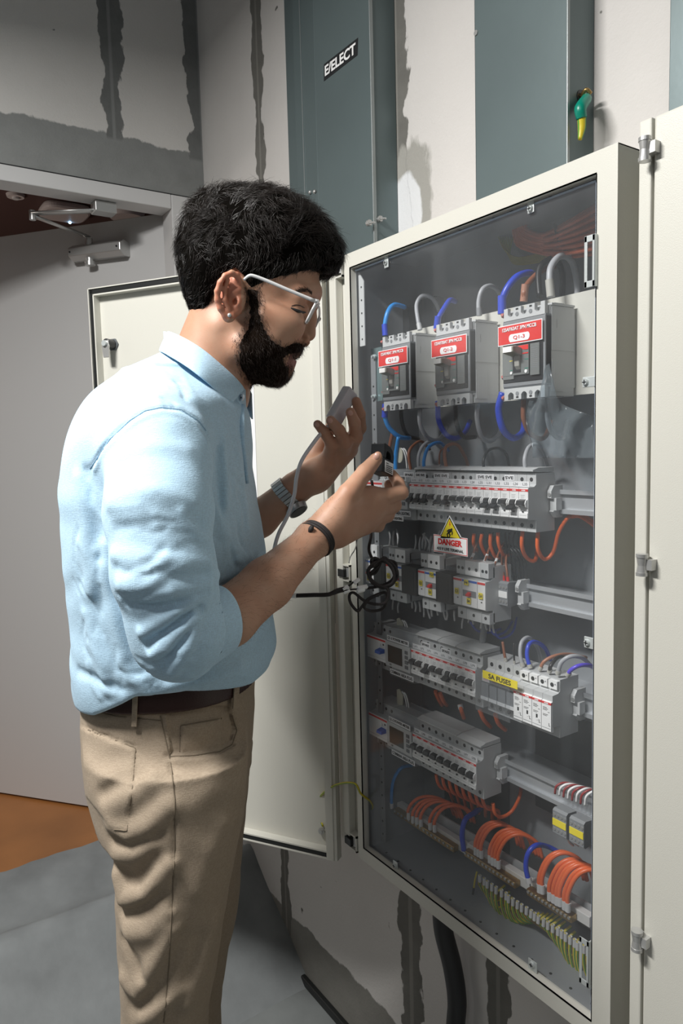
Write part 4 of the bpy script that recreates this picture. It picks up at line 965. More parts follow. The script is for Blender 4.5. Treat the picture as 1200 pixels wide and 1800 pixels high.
# supply cables of the three large breakers (top)
wire(W3((677, 590, .80), (676, 575, .80), (681, 550, .805), (692, 536, .82), (712, 540, .85)), 0.0042, M_sky, 'neutral_cable', 'bright blue cable bending into the top left of breaker Q1-1', 'cable', end=(0.02, M_bluew))
wire(W3((738, 580, .835), (734, 560, .835), (732, 535, .84), (742, 520, .85), (760, 525, .87), (772, 550, .90), (775, 590, .91)), 0.0036, M_greyw, 'phase_cable', 'grey cable arching over the top right of breaker Q1-1', 'cable', end=(0.012, M_lgrey))
wire(W3((767, 578, .80), (769, 562, .80), (778, 545, .81), (790, 528, .83), (800, 530, .86)), 0.0042, M_bluew, 'neutral_cable', 'dark blue cable rising from the left of breaker Q1-2', 'cable', end=(0.02, M_bluew))
wire(W3((842, 555, .835), (841, 530, .835), (848, 508, .84), (864, 503, .86), (880, 520, .89), (886, 560, .91)), 0.0036, M_greyw, 'phase_cable', 'grey cable arching over the top right of breaker Q1-2', 'cable', end=(0.012, M_mgrey))
wire(W3((882, 552, .80), (882, 530, .80), (892, 505, .805), (910, 485, .82), (932, 480, .85), (945, 490, .88)), 0.0050, M_bluew, 'neutral_cable', 'thick dark blue cable curving into the left of breaker Q1-3', 'cable', end=(0.026, M_bluew))
wire(W3((920, 530, .82), (922, 510, .82), (933, 492, .84), (955, 474, .87), (975, 468, .9)), 0.0044, M_brownw, 'phase_cable', 'brown cable bending into the middle top of breaker Q1-3', 'cable', end=(0.024, mat('brown_sleeve', (0.42, 0.20, 0.13), 0.45)))
wire(W3((948, 522, .84), (946, 480, .85), (955, 462, .86), (975, 455, .88), (988, 480, .9), (988, 520, .91)), 0.0044, M_blackw, 'phase_cable', 'black cable looping behind the brown one above breaker Q1-3', 'cable')
wire(W3((968, 522, .825), (966, 500, .825), (968, 470, .83), (985, 450, .85), (1005, 460, .88), (1014, 500, .91), (1014, 525, .915)), 0.0048, M_greyw, 'phase_cable', 'thick pale grey cable arching over the top right of breaker Q1-3', 'cable', end=(0.024, mat('grey_sleeve', (0.45, 0.44, 0.40), 0.5)))
# outgoing cables below
wire(W3((677, 710, .80), (676, 730, .80), (684, 752, .81), (702, 768, .83), (720, 770, .86)), 0.0044, M_sky, 'neutral_cable', 'bright blue cable leaving the bottom left of breaker Q1-1', 'cable', end=(0.024, M_bluew))
wire(W3((769, 705, .80), (771, 740, .80), (785, 765, .82), (803, 770, .85), (818, 758, .88), (826, 740, .9)), 0.0044, M_bluew, 'neutral_cable', 'dark blue cable leaving the bottom left of breaker Q1-2', 'cable')
wire(W3((883, 690, .80), (876, 720, .80), (884, 755, .81), (902, 770, .84), (918, 760, .87), (922, 740, .9)), 0.0052, M_bluew, 'neutral_cable', 'thick dark blue cable looping below breaker Q1-3', 'cable')
for i, (pts, mt, lab) in enumerate([
    (((738, 712, .82), (738, 745, .82), (752, 770, .84), (772, 772, .87), (785, 750, .9)), M_greyw, 'grey cable looping below breaker Q1-1'),
    (((840, 705, .82), (838, 735, .82), (846, 768, .84), (862, 775, .87), (878, 760, .89), (882, 735, .9)), M_greyw, 'grey cable looping below breaker Q1-2'),
    (((920, 700, .82), (920, 735, .82), (932, 762, .84), (955, 770, .87), (970, 740, .9)), M_brownw, 'brown cable dropping below breaker Q1-3'),
    (((962, 700, .83), (963, 740, .83), (974, 765, .85), (990, 768, .88), (998, 740, .9)), M_greyw, 'pale grey cable dropping under the haze below breaker Q1-3'),
    (((705, 712, .83), (706, 740, .83), (716, 765, .86), (736, 772, .89)), M_blackw, 'black cable below the middle of breaker Q1-1'),
    (((800, 706, .83), (802, 745, .83), (815, 768, .86), (835, 768, .89)), M_blackw, 'black cable below the middle of breaker Q1-2')]):
    wire(W3(*pts), 0.0038, mt, 'phase_cable', lab, 'cable')
# black flat busbar insulation behind breakers
m = MB(); a = P(735, 560, .90); m.box(a[0]-0.05, a[0]-0.015, .89, .91, a[2]-0.12, a[2]+0.025, M_dark); m.box(a[0]+0.02, a[0]+0.06, .89, .91, a[2]-0.12, a[2]+0.03, M_dark); tag(m.build('busbar_shroud'), 'black insulated busbar cover behind breakers Q1-1 and Q1-2', 'cover')
# wires entering the top of the lighting row
for pts, mt, r, lab in [
    (((722, 828, .82), (718, 800, .82), (724, 785, .83), (740, 776, .86), (755, 790, .89)), M_brownw, .0028, 'brown wire entering the top breaker row near its left end'),
    (((736, 826, .815), (735, 805, .815), (742, 785, .825), (758, 776, .85), (775, 788, .88)), M_greyw, .0030, 'grey wire entering the top breaker row beside the sky blue one'),
    (((745, 826, .812), (745, 808, .812), (753, 786, .82), (772, 778, .85), (788, 792, .88)), M_sky, .0030, 'sky blue wire entering the top breaker row'),
    (((772, 824, .812), (772, 805, .812), (774, 793, .82), (782, 786, .84)), M_brownw, .0014, 'thin brown wire with white sleeve above the top breaker row'),
    (((785, 826, .815), (781, 800, .815), (785, 784, .825), (803, 782, .85), (818, 805, .88), (824, 828, .9)), mat('tan_wire', (0.40, 0.17, 0.10), 0.4), .0030, 'copper-brown wire arching above the top breaker row'),
    (((850, 826, .815), (850, 808, .815), (858, 792, .83), (876, 788, .86), (890, 800, .89), (896, 830, .9)), M_blackw, .0022, 'black wire arching above the middle of the top breaker row'),
    (((923, 826, .815), (922, 805, .815), (930, 785, .83), (945, 783, .85), (957, 805, .88), (962, 828, .9)), M_greyw, .0030, 'pale grey wire arching above the right end of the top breaker row'),
    (((700, 768, .82), (695, 800, .82), (695, 830, .82)), M_sky, .0035, 'sky blue wire behind the black clamp sensor'),
    (((690, 760, .83), (684, 790, .83), (683, 830, .83)), M_brownw, .0035, 'brown wire behind the black clamp sensor')]:
    wire(W3(*pts), r, mt, 'wire', lab, end=(0.008, M_ferr) if r < .002 else None)
# orange lighting wires under the top row
for i, pts in enumerate([((833, 938, .83), (832, 955, .83), (838, 968, .85)), ((847, 938, .825), (845, 955, .825), (854, 975, .84), (870, 985, .87)), ((862, 938, .825), (862, 960, .825), (872, 980, .84), (890, 978, .87)),
                         ((875, 936, .825), (876, 955, .825), (884, 975, .84), (896, 975, .87)), ((918, 934, .82), (917, 960, .82), (925, 980, .835), (940, 985, .85), (945, 960, .87)),
                         ((945, 934, .82), (945, 965, .82), (957, 983, .835), (972, 970, .845), (982, 935, .852), (1000, 908, .858), (1020, 905, .88), (1046, 918, .90)), ((1002, 908, .87), (1020, 908, .88), (1046, 925, .90))]):
    wire(W3(*pts), 0.0030, M_orange, 'orange_wire', 'orange wire under the top breaker row, %s from the left' % ORD[i], group='orange wires under the top breaker row')
for i in range(9):
    px = 850+i*9+RN.uniform(-2, 2)
    wire(W3((px, 936, .83), (px+RN.uniform(-4, 4), 955, .835), (px+10-i*1.5, 985, .85), (px+14-2*i+RN.uniform(-4, 4), 1020, .86)), 0.0016, RN.choice([M_blackw, M_brownw, M_blackw]), 'control_wire', 'thin dark control wire in the tangle above the C4 module, %s from left' % ORD[i], group='thin control wires between first and second device rows', sub=5, n=6)
for i, (x, y, x2, y2) in enumerate([(761, 982, 760, 965), (781, 980, 782, 970), (825, 988, 830, 978), (850, 990, 856, 975), (867, 998, 872, 985)]):
    wire(W3((x, y, .812), (x2, y2, .815), (x2+5, y2-15, .83), (x2+14, y2-32, .85)), 0.0018, M_ferr if i < 2 else M_brownw, 'control_wire', 'short wire with ferrule on top of the second device row, %s from left' % ORD[i], group='ferruled wires on top of the second device row', end=(0.016, M_white), n=6)
for i, (x, y) in enumerate([(886, 1005), (893, 1007)]):
    wire(W3((x, y+18, .83), (x-2, y, .83), (x-4, y-18, .835), (x-2, y-40, .85)), 0.0020, M_brownw, 'control_wire', 'wire with white and red sleeves above the terminal block, %s one' % ('left' if i == 0 else 'right'), end=(0.010, M_red), n=6)
for i in range(3):
    x = 899+i*6; wire(W3((x+14, 1020, .85), (x+12, 990, .845), (x-2, 965, .84), (x-20, 958, .85)), 0.0019, M_blackw, 'control_wire', 'black wire running down to the second rail clamp, %s from left' % ORD[i], group='black wires above the rail clamp', n=6)
gs = [(669, 945), (676, 943), (684, 945), (691, 947), (699, 944), (728, 955), (738, 958), (742, 951), (746, 953), (751, 955), (755, 957)]
for i, (x, y) in enumerate(gs):
    wire(W3((x, y+14, .84), (x+RN.uniform(-3, 4), y, .84), (x+RN.uniform(-6, 6), y-14, .85)), 0.0019, M_ferr, 'numbered_sleeve', 'short grey wire sleeve under the top breaker row, %s from left' % ORD[i], 'wire', group='grey wire sleeves under the top breaker row', n=6, sub=3)
gs = [(690, 1062), (699, 1068), (724, 1060), (731, 1066), (738, 1066), (745, 1075), (753, 1078), (758, 1074), (768, 1072), (780, 1080), (786, 1080), (798, 1082), (812, 1095), (825, 1085), (830, 1088), (846, 1095), (853, 1098), (861, 1100), (866, 1103)]
for i, (x, y) in enumerate(gs):
    wire(W3((x-RN.uniform(-2, 3), y-9, .825), (x, y, .826), (x+RN.uniform(-3, 3), y+9, .83)), 0.0018, M_ferr, 'numbered_sleeve', 'short grey wire sleeve hanging below the second device row, %s from left' % ORD[i], 'wire', group='grey wire sleeves below the second device row', n=6, sub=3)
wire(W3((845, 1150, .84), (849, 1118, .84), (852, 1085, .84)), 0.0055, M_mgrey, 'cable', 'thick grey cable stub rising behind the breakers left of SA FUSES', 'cable')
for i, pts in enumerate([((826, 1093, .83), (838, 1108, .84), (858, 1112, .86), (880, 1105, .88)), ((860, 1103, .83), (870, 1116, .84), (888, 1110, .87), (900, 1092, .9)), ((866, 1105, .83), (878, 1122, .85), (900, 1112, .88), (908, 1085, .9))]):
    wire(W3(*pts), 0.0020, M_bluew, 'neutral_wire', 'thin dark blue wire hanging under the C4 module, %s from left' % ORD[i], group='thin blue wires under the C4 module', n=6)
# surge arrester wires
for pts, mt, r, lab in [
    (((889, 1163, .812), (886, 1148, .812), (883, 1128, .815)), M_brownw, .0022, 'short brown wire standing on the leftmost SA fuse'),
    (((904, 1168, .812), (903, 1148, .812), (903, 1130, .815)), M_blackw, .0014, 'short thin dark wire standing on the second SA fuse'),
    (((919, 1172, .812), (914, 1150, .812), (917, 1128, .82), (930, 1121, .84), (945, 1140, .87), (952, 1168, .9)), M_greyw, .0030, 'grey wire arching over the SA fuses'),
    (((932, 1175, .812), (926, 1152, .812), (930, 1132, .82), (943, 1129, .84), (958, 1140, .86), (967, 1160, .88)), M_bluew, .0032, 'vivid blue wire arching over the first surge arrester'),
    (((948, 1178, .812), (956, 1163, .815), (975, 1153, .83), (1000, 1150, .86), (1030, 1156, .9)), mat('tan_wire', (0.40, 0.17, 0.10), 0.4), .0026, 'copper-brown wire leaving the second surge arrester'),
    (((965, 1182, .812), (968, 1170, .812), (980, 1156, .83), (1000, 1152, .87)), M_blackw, .0028, 'black wire leaving the third surge arrester'),
    (((980, 1185, .812), (986, 1165, .812), (1002, 1154, .82), (1022, 1156, .84), (1038, 1170, .87)), M_greyw, .0032, 'grey wire arching from the third surge arrester to the right'),
    (((997, 1188, .812), (1003, 1178, .812), (1018, 1170, .82), (1036, 1170, .84), (1048, 1178, .87)), mat('violet_blue_wire', (0.10, 0.06, 0.65), 0.35), .0030, 'violet blue wire leaving the last surge arrester')]:
    wire(W3(*pts), r, mt, 'wire', lab, end=(0.006, mat('grey_sleeve', (0.45, 0.44, 0.40), 0.5)))
# orange wires between rows three, four and the neutral bars
for i, pts in enumerate([((765, 1215, .83), (770, 1228, .84), (777, 1240, .86)), ((773, 1218, .83), (779, 1232, .84), (785, 1240, .86)), ((808, 1238, .825), (811, 1250, .825), (815, 1262, .84)), ((843, 1248, .82), (850, 1265, .83), (862, 1278, .86)), ((870, 1255, .82), (876, 1272, .83), (888, 1283, .86))]):
    wire(W3(*pts), 0.0036, M_orange, 'orange_wire', 'orange wire leaving the bottom of the row with SA FUSES, %s from left' % ORD[i], group='orange wires below the SA FUSES row', end=(0.008, M_ferr) if i == 2 else None)
for i in range(8):
    x = 766+i*11.5; y = 1361+i*5.2
    wire(W3((x, y, .83), (x+3, y+14, .832), (x+10, y+24, .845), (x+22+i, y+28, .87), (x+30, y+48, .90)), 0.0030, M_orange, 'orange_wire', 'orange wire dropping from the lowest breaker row, %s from left' % ORD[i], group='orange wires dropping from the lowest breaker row')
wire(W3((866, 1412, .83), (870, 1430, .832), (882, 1436, .85), (900, 1425, .87), (913, 1400, .88), (916, 1380, .9)), 0.0030, M_orange, 'orange_wire', 'long orange wire looping right of the lowest breaker row')
# neutral bars
BY = 0.835
def bar(pa, pb, label, screws):
    a, b = P(*pa, BY), P(*pb, BY); o = empty('neutral_bar', (a+b)/2, label, 'busbar'); zc = (a[2]+b[2])/2
    m = MB(); m.box(a[0], b[0], BY, BY+0.012, zc-0.006, zc+0.005, M_brass); m.build('brass_bar', o, bevel=0.0008)
    m = MB(); n = screws
    for i in range(n):
        x = a[0]+0.004+(b[0]-a[0]-0.008)*i/(n-1); m.cyl((x, BY, zc+0.001), (0, -1, 0), 0.0024, 0.0018, M_steel, 8)
    m.build('clamp_screws', o)
    m = MB(); m.box(a[0]-0.006, b[0]+0.022, BY+0.013, BY+0.026, zc-0.006, zc+0.011, mat('white_insulator', (0.70, 0.70, 0.68), 0.5)); m.build('white_carrier', o, bevel=0.001)
    return a[0], b[0], zc
b1 = bar((692, 1432), (797, 1486), 'brass neutral bar with many screws, leftmost below the breakers', 16)
b2 = bar((815, 1500), (905, 1555), 'brass neutral bar with many screws, in the middle at the bottom of the board', 14)
b3 = bar((925, 1562), (1004, 1622), 'brass neutral bar with orange wires, nearest the right bottom of the board', 12)
m = MB(); zz = b1[2]; m.box(-1.05, -0.57, BY+0.031, BY+0.034, zz-0.012, zz+0.026, mat('grey_carrier_plate', (0.42, 0.43, 0.44), 0.45)); tag(m.build('carrier_plate'), 'long grey plate behind the brass neutral bars', 'plate')
m = MB(); m.box(P(836, 1530, BY)[0], -0.575, BY+0.004, BY+0.010, zz-0.040, zz-0.032, M_brass); tag(m.build('earth_bar'), 'brass earth bar below the neutral bars carrying the yellow-green wires', 'busbar')
# orange bundles on the bars: (px of foot, py of foot), apex
def hoop(px, py, h, reach, back, lab, grp, r=0.0031):
    a = P(px, py, BY-0.001); pts = [a, a+np.array([0, 0, 0.4*h]), a+np.array([reach*0.25, back*0.15, 0.85*h]), a+np.array([reach*0.6, back*0.45, h]), a+np.array([reach*0.9, back*0.85, 0.75*h]), a+np.array([reach, back, 0.3*h])]
    wire(pts, r, M_orange, 'orange_wire', lab, group=grp, end=(0.014, M_ferr))
for i, (px, py) in enumerate([(718, 1440), (726, 1446), (733, 1448), (740, 1452), (756, 1458), (764, 1462)]):
    hoop(px, py, 0.052, 0.062-i*0.004, 0.06, 'orange wire with white sleeve on the leftmost brass bar, %s from left' % ORD[i], 'orange wires on the leftmost brass bar')
for i, (px, py) in enumerate([(836, 1502), (841, 1505), (846, 1508), (861, 1516), (866, 1520), (871, 1522), (876, 1526)]):
    hoop(px, py, 0.062, 0.045, 0.055, 'orange wire standing on the middle brass bar, %s from left' % ORD[i], 'orange wires on the middle brass bar')
for i, (px, py) in enumerate([(948, 1568), (953, 1570), (966, 1582), (973, 1586), (979, 1590), (984, 1592), (992, 1598), (998, 1602)]):
    hoop(px, py, 0.068, 0.040, 0.055, 'orange wire standing on the rightmost brass bar, %s from left' % ORD[i], 'orange wires on the rightmost brass bar', r=0.0034)
wire(W3((688, 1420, .83), (688, 1395, .83), (692, 1370, .835), (705, 1350, .85), (725, 1345, .88)), 0.0034, M_sky, 'neutral_cable', 'sky blue cable dropping to the left end of the leftmost brass bar', 'cable', end=(0.010, M_ferr))
wire(W3((815, 1495, .83), (812, 1465, .83), (818, 1440, .84), (835, 1428, .87), (850, 1415, .9)), 0.0046, M_bluew, 'neutral_cable', 'dark blue cable dropping to the left end of the middle brass bar', 'cable')
wire(W3((930, 1552, .83), (924, 1525, .83), (928, 1500, .835), (942, 1486, .85), (962, 1488, .88), (985, 1500, .9)), 0.0040, M_bluew, 'neutral_cable', 'dark blue cable arching onto the rightmost brass bar', 'cable', end=(0.008, M_ferr))
# yellow-green earth wires hanging from the earth bar
for i in range(26):
    t = i/25; px = 842+t*190+RN.uniform(-2, 2); py = 1530+t*128
    a = P(px, py+8, BY); d = 0.030+0.018*math.sin(t*9)+0.010*t
    pts = [a, a+np.array([0, -0.001, -0.5*d]), a+np.array([0.004, 0.006, -d]), a+np.array([0.012, 0.020, -d-0.006]), a+np.array([0.020, 0.040, -0.8*d])]
    wire(pts, 0.0024, M_yg_y, 'earth_wire', 'yellow-green earth wire hanging below the brass bars, %s from left' % ORD[i], group='earth wires below the brass bars', m2=M_yg_g, end=(0.012, M_ferr), sub=4)
wire(W3((838, 1532, .835), (834, 1550, .83), (831, 1572, .83)), 0.0016, M_yg_y, 'earth_wire', 'thin yellow wire hanging with a black clip left of the earth wires', end2=(0.014, M_blackw))
# bundle of orange and yellow wires entering at the top right of the board
for i in range(20):
    t = i/19; y0 = 395+t*62; y1 = 372+t*90
    wire([P(1058, y1-18, .90-0.02*(i % 3)), P(1000, y0-6, .895-0.02*(i % 3)), P(955, 412+t*34, .895-0.02*(i % 2)), P(925-8*t*2, 402+t*28, .90), P(905+20*(1-t)+RN.uniform(-4, 4), 388+t*10, .905), P(908+RN.uniform(-4, 30)*(1-t*.6), 374+t*20, .912)], 0.0030, mat('dull_orange_wire', (0.62, 0.13, 0.05), 0.4), 'orange_wire', 'orange wire in the tied bundle at the top right, %s from above' % ORD[i], group='orange bundle at the top right of the board', sub=4, n=6)
for i in range(8):
    t = i/7
    wire([P(980, 430+t*22, .90), P(940, 448+t*14, .90), P(905, 452+t*12, .905), P(885+3*i*.5, 436+t*12, .908), P(876+i*3.6, 416, .912)], 0.0013, mat('dull_olive_wire', (0.30, 0.26, 0.05), 0.4), 'earth_wire', 'yellow-green wire curving under the orange bundle, %s from above' % ORD[i], group='yellow-green wires under the orange bundle', m2=M_yg_g, sub=4, n=6)
m = MB(); m.tube(W3((975, 395, .875), (980, 415, .868), (990, 435, .868), (1000, 450, .875)), 0.003, M_blackw, 6); tag(m.build('cable_tie'), 'black tie around the orange wire bundle at the top', 'cable tie')
# white pairs at the lower terminal blocks
for i in range(8):
    x = 975+i*7.5; wire(W3((x, 1395+i*3, .83), (x+3, 1382+i*2.5, .83), (x+18, 1376+i*2, .84), (x+45-2*i, 1382+i*1.5, .86)), 0.0018, M_white if i % 2 else mat('dark_red_wire', (0.30, 0.03, 0.03), 0.4), 'control_wire', '%s wire on top of the yellow-marked terminal blocks, %s from left' % ('white' if i % 2 else 'dark red', ORD[i]), group='wires on top of the yellow-marked terminal blocks', n=6)
for i in range(4):
    x = 993+i*9; wire(W3((x, 1440+i*3, .825), (x, 1455+i*3, .826), (x+6, 1478+i, .84), (x+14, 1486, .86)), 0.0018, M_ferr, 'numbered_sleeve', 'grey sleeved wire below the yellow-marked terminal blocks, %s from left' % ORD[i], 'wire', group='wires below the yellow-marked terminal blocks', n=6)
# clear plastic bag in front of the wires at the right
def bag():
    m = MB(); rr = random.Random(3); nu, nv = 18, 12; v = []
    for j in range(nv):
        for i in range(nu):
            s, t = i/(nu-1), j/(nv-1)
            px = 930+118*s - 6*math.sin(t*5); top = 705 - 70*math.exp(-((s-0.27)/0.10)**2)*(1) + 45*max(0, s-0.35); py = top + (805-top)*t
            v.append(P(px, py, 0.79+0.010*math.sin(s*14+t*5)+rr.uniform(-0.002, 0.002)))
    m.add(v, [(j*nu+i, (j+1)*nu+i, (j+1)*nu+i+1, j*nu+i+1) for j in range(nv-1) for i in range(nu-1)], clear_mat('thin_clear_film', (0.84, 0.87, 0.89), 0.10, (0.6, 0.68, 0.72), 0.2), True)
    o = m.build('plastic_bag'); tag(o, 'crumpled clear plastic film hanging beside breaker Q1-3', 'plastic film')
    md = o.modifiers.new('thickness', 'SOLIDIFY'); md.thickness = 0.0004
bag()
# ---------------------------------------------------------------- implicit surfaces for the figure (numpy surface nets)
class Prim:
    __slots__ = ('f', 'lo', 'hi', 'k', 'op')
    def __init__(s, f, lo, hi, k, op): s.f, s.lo, s.hi, s.k, s.op = f, np.array(lo, float), np.array(hi, float), k, op
def cone(a, b, ra, rb, k=0.01, op='u', sq=None):
    a, b = np.array(a, float), np.array(b, float); ab = b-a; L2 = ab @ ab + 1e-12
    def f(p):
        ap = p-a; t = np.clip(ap @ ab/L2, 0, 1)
        return np.linalg.norm(ap - t[:, None]*ab, axis=1) - (ra+(rb-ra)*t)
    R_ = max(ra, rb)+0.002; return Prim(f, np.minimum(a, b)-R_, np.maximum(a, b)+R_, k, op)
def ell(c, r, k=0.01, op='u', rot=None):
    c, r = np.array(c, float), np.array(r, float); Mr = np.array(rot.to_3x3()) if rot is not None else None
    def f(p):
        q = p-c
        if Mr is not None: q = q @ Mr
        a = np.linalg.norm(q/r, axis=1); b = np.linalg.norm(q/(r*r), axis=1)+1e-9
        return a*(a-1)/b
    R_ = r.max()+0.002; return Prim(f, c-R_, c+R_, k, op)
def loft(zs, uc, vc, ra, rb, k=0.01, op='u', e=2.2, cap=0.01, axis=None):
    """stack of superellipses; uc,vc centres, ra along u, rb along v"""
    zs = np.array(zs, float); o = np.argsort(zs); zs = zs[o]
    U, V, A_, B_ = [np.array(q, float)[o] for q in (uc, vc, ra, rb)]
    zf = np.linspace(zs[0], zs[-1], 80)
    def sm(q):
        y = np.interp(zf, zs, q); yp = np.pad(y, 3, mode='edge')
        return np.convolve(yp, np.array([1, 2, 3, 4, 3, 2, 1])/16, 'valid')
    U, V, A_, B_ = map(sm, (U, V, A_, B_))
    def f(p):
        z = p[:, 2]; u, v, a, b = (np.interp(z, zf, q) for q in (U, V, A_, B_))
        x, y = np.abs(p[:, 0]-u)/a, np.abs(p[:, 1]-v)/b
        r = (x**e+y**e)**(1/e); d = (r-1)*(np.hypot(x*a, y*b)/(np.hypot(x, y)+1e-9))
        d = np.where(r < 0.2, -np.minimum(a, b)*0.9, d)
        dz = np.maximum(zf[0]-z, z-zf[-1])
        return np.where(dz > -cap, np.where((d > 0) & (dz > 0), np.hypot(d, dz), np.maximum(d, dz)), d)
    R_ = 0.004
    return Prim(f, [(U-A_).min()-R_, (V-B_).min()-R_, zf[0]-R_], [(U+A_).max()+R_, (V+B_).max()+R_, zf[-1]+R_], k, op)
def crease(pts, w, amp):
    """ridge (amp > 0) or groove along a polyline of points near the surface"""
    pts = [np.array(q, float) for q in pts]; R_ = 2.6*w
    def f(p):
        d2 = np.full(len(p), 1e9)
        for i in range(len(pts)-1):
            a, ab = pts[i], pts[i+1]-pts[i]; ap = p-a; t = np.clip(ap @ ab/(ab @ ab+1e-12), 0, 1)
            fall = 1.0
            d2 = np.minimum(d2, ((ap-t[:, None]*ab)**2).sum(1))
        return -amp*np.exp(-d2/(w*w))
    q = np.array(pts); return Prim(f, q.min(0)-R_, q.max(0)+R_, 0, 'c')
def plane(n, pt, k=0.0, op='i'):
    n = np.array(n, float); n /= np.linalg.norm(n); pt = np.array(pt, float)
    return Prim(lambda p: (p-pt) @ n, [-9]*3, [9]*3, k, op)
def grp(prims, k=0.01, op='u'):
    a = [q for q in prims if q.op == 'u']; lo = np.min([q.lo for q in a], axis=0); hi = np.max([q.hi for q in a], axis=0)
    return Prim(lambda p: evalp(prims, p, np.array([-9.0]*3), np.array([9.0]*3), 99), lo, hi, k, op)
def evalp(prims, p, lo, hi, pad=0.03):
    d = np.full(len(p), 0.2)
    for q in prims:
        if (q.lo-pad > hi).any() or (q.hi+pad < lo).any():
            continue
        e = q.f(p)
        if q.op == 'c': d = d+e; continue
        if q.op == 'u':
            if q.k > 0: h = np.clip(0.5+0.5*(d-e)/q.k, 0, 1); d = d*(1-h)+e*h-q.k*h*(1-h)
            else: d = np.minimum(d, e)
        elif q.op == 's':
            if q.k > 0: h = np.clip(0.5-0.5*(d+e)/q.k, 0, 1); d = d*(1-h)-e*h+q.k*h*(1-h)
            else: d = np.maximum(d, -e)
        elif q.op == 'i':
            if q.k > 0: h = np.clip(0.5-0.5*(d-e)/q.k, 0, 1); d = d*(1-h)+e*h+q.k*h*(1-h)
            else: d = np.maximum(d, e)
    return d
def nets(prims, h, lo=None, hi=None, post=None, nb=12, pad=0.05):
    ad = [q for q in prims if q.op == 'u']
    if lo is None: lo = np.min([q.lo for q in ad], axis=0)-3*h
    if hi is None: hi = np.max([q.hi for q in ad], axis=0)+3*h
    lo, hi = np.array(lo), np.array(hi)
    N = np.ceil((hi-lo)/h).astype(int)+1; NB = np.ceil(N/nb).astype(int)
    G = [n*nb+2 for n in NB]
    bi = np.stack(np.meshgrid(*[np.arange(n) for n in NB], indexing='ij'), -1).reshape(-1, 3)
    half = nb*h/2; ctr = lo+(bi+0.5)*nb*h
    def ev(p, l, g):
        d = evalp(prims, p, l, g, pad); return post(p, d) if post else d
    dc = np.empty(len(ctr)); Lb = nb*h
    for i, c in enumerate(ctr): dc[i] = ev(c[None], c-half, c+half)[0]
    keep = bi[np.abs(dc) < half*1.75+0.012]
    ax = np.arange(nb+1); off = np.stack(np.meshgrid(ax, ax, ax, indexing='ij'), -1)
    VID, VP, QD = [], [], []
    def gid(ix): return (ix[..., 0]*G[1]+ix[..., 1])*G[2]+ix[..., 2]
    for b in keep:
        base = b*nb; P_ = lo+(base+off)*h; pf = P_.reshape(-1, 3)
        D = ev(pf, pf[0], pf[-1]).reshape(nb+1, nb+1, nb+1)
        S = D < 0
        if S.all() or not S.any(): continue
        acc = np.zeros((nb, nb, nb, 3)); cnt = np.zeros((nb, nb, nb))
        for a in range(3):
            sl0 = [slice(None)]*3; sl1 = [slice(None)]*3; sl0[a] = slice(0, nb); sl1[a] = slice(1, nb+1)
            d0, d1 = D[tuple(sl0)], D[tuple(sl1)]; cr = (d0 < 0) != (d1 < 0)
            t = np.where(cr, d0/(d0-d1+1e-20), 0)
            o1, o2 = [q for q in range(3) if q != a]
            for i in (0, 1):
                for j in (0, 1):
                    s = [slice(None)]*3; s[o1] = slice(i, i+nb); s[o2] = slice(j, j+nb); c_ = cr[tuple(s)]; tt = t[tuple(s)]
                    v = np.zeros((nb, nb, nb, 3)); v[..., a] = tt; v[..., o1] = i; v[..., o2] = j
                    acc += v*c_[..., None]; cnt += c_
            # quads : corner range 0..nb-1 in each axis
            s = [slice(0, nb)]*3; e = np.argwhere(cr[tuple(s)])
            if len(e):
                g = e+base; ins = S[tuple(e.T)]
                u1 = np.zeros(3, int); u1[o1] = 1; u2 = np.zeros(3, int); u2[o2] = 1
                q = np.stack([gid(g-u1-u2), gid(g-u2), gid(g), gid(g-u1)], 1)
                flip = ins if a != 1 else ~ins
                q[~flip] = q[~flip][:, ::-1]; QD.append(q)
        m_ = cnt > 0; ci = np.argwhere(m_)
        VP.append(lo+(base+ci+acc[m_]/cnt[m_][:, None])*h); VID.append(gid(ci+base))
    VID = np.concatenate(VID); VP = np.concatenate(VP); QD = np.concatenate(QD)
    o = np.argsort(VID); VID, VP = VID[o], VP[o]
    ix = np.searchsorted(VID, QD); ix = np.clip(ix, 0, len(VID)-1); ok = (VID[ix] == QD).all(1); QD = ix[ok]
    # one relaxing step towards the true surface along its gradient
    e = h*0.3; 
    G_ = np.zeros_like(VP); D0 = np.zeros(len(VP))
    cell = np.floor((VP-lo)/(nb*h)).astype(int); key = (cell[:, 0]*4096+cell[:, 1])*4096+cell[:, 2]
    oo = np.argsort(key, kind='stable'); ks = key[oo]; bd = np.flatnonzero(np.diff(ks))+1
    for g in np.split(oo, bd):
        pp = VP[g]; l, gg = pp.min(0)-e, pp.max(0)+e
        q = np.concatenate([pp]+[pp+np.eye(3)[a]*e for a in range(3)]); d = ev(q, l, gg).reshape(4, -1)
        D0[g] = d[0]; G_[g] = ((d[1:]-d[0])/e).T
    n2 = (G_**2).sum(1)+1e-6; st = (-D0/n2)[:, None]*G_; ln = np.linalg.norm(st, axis=1); st *= np.minimum(1, 0.6*h/(ln+1e-9))[:, None]
    return VP+st, QD, G_/np.sqrt(n2)[:, None]
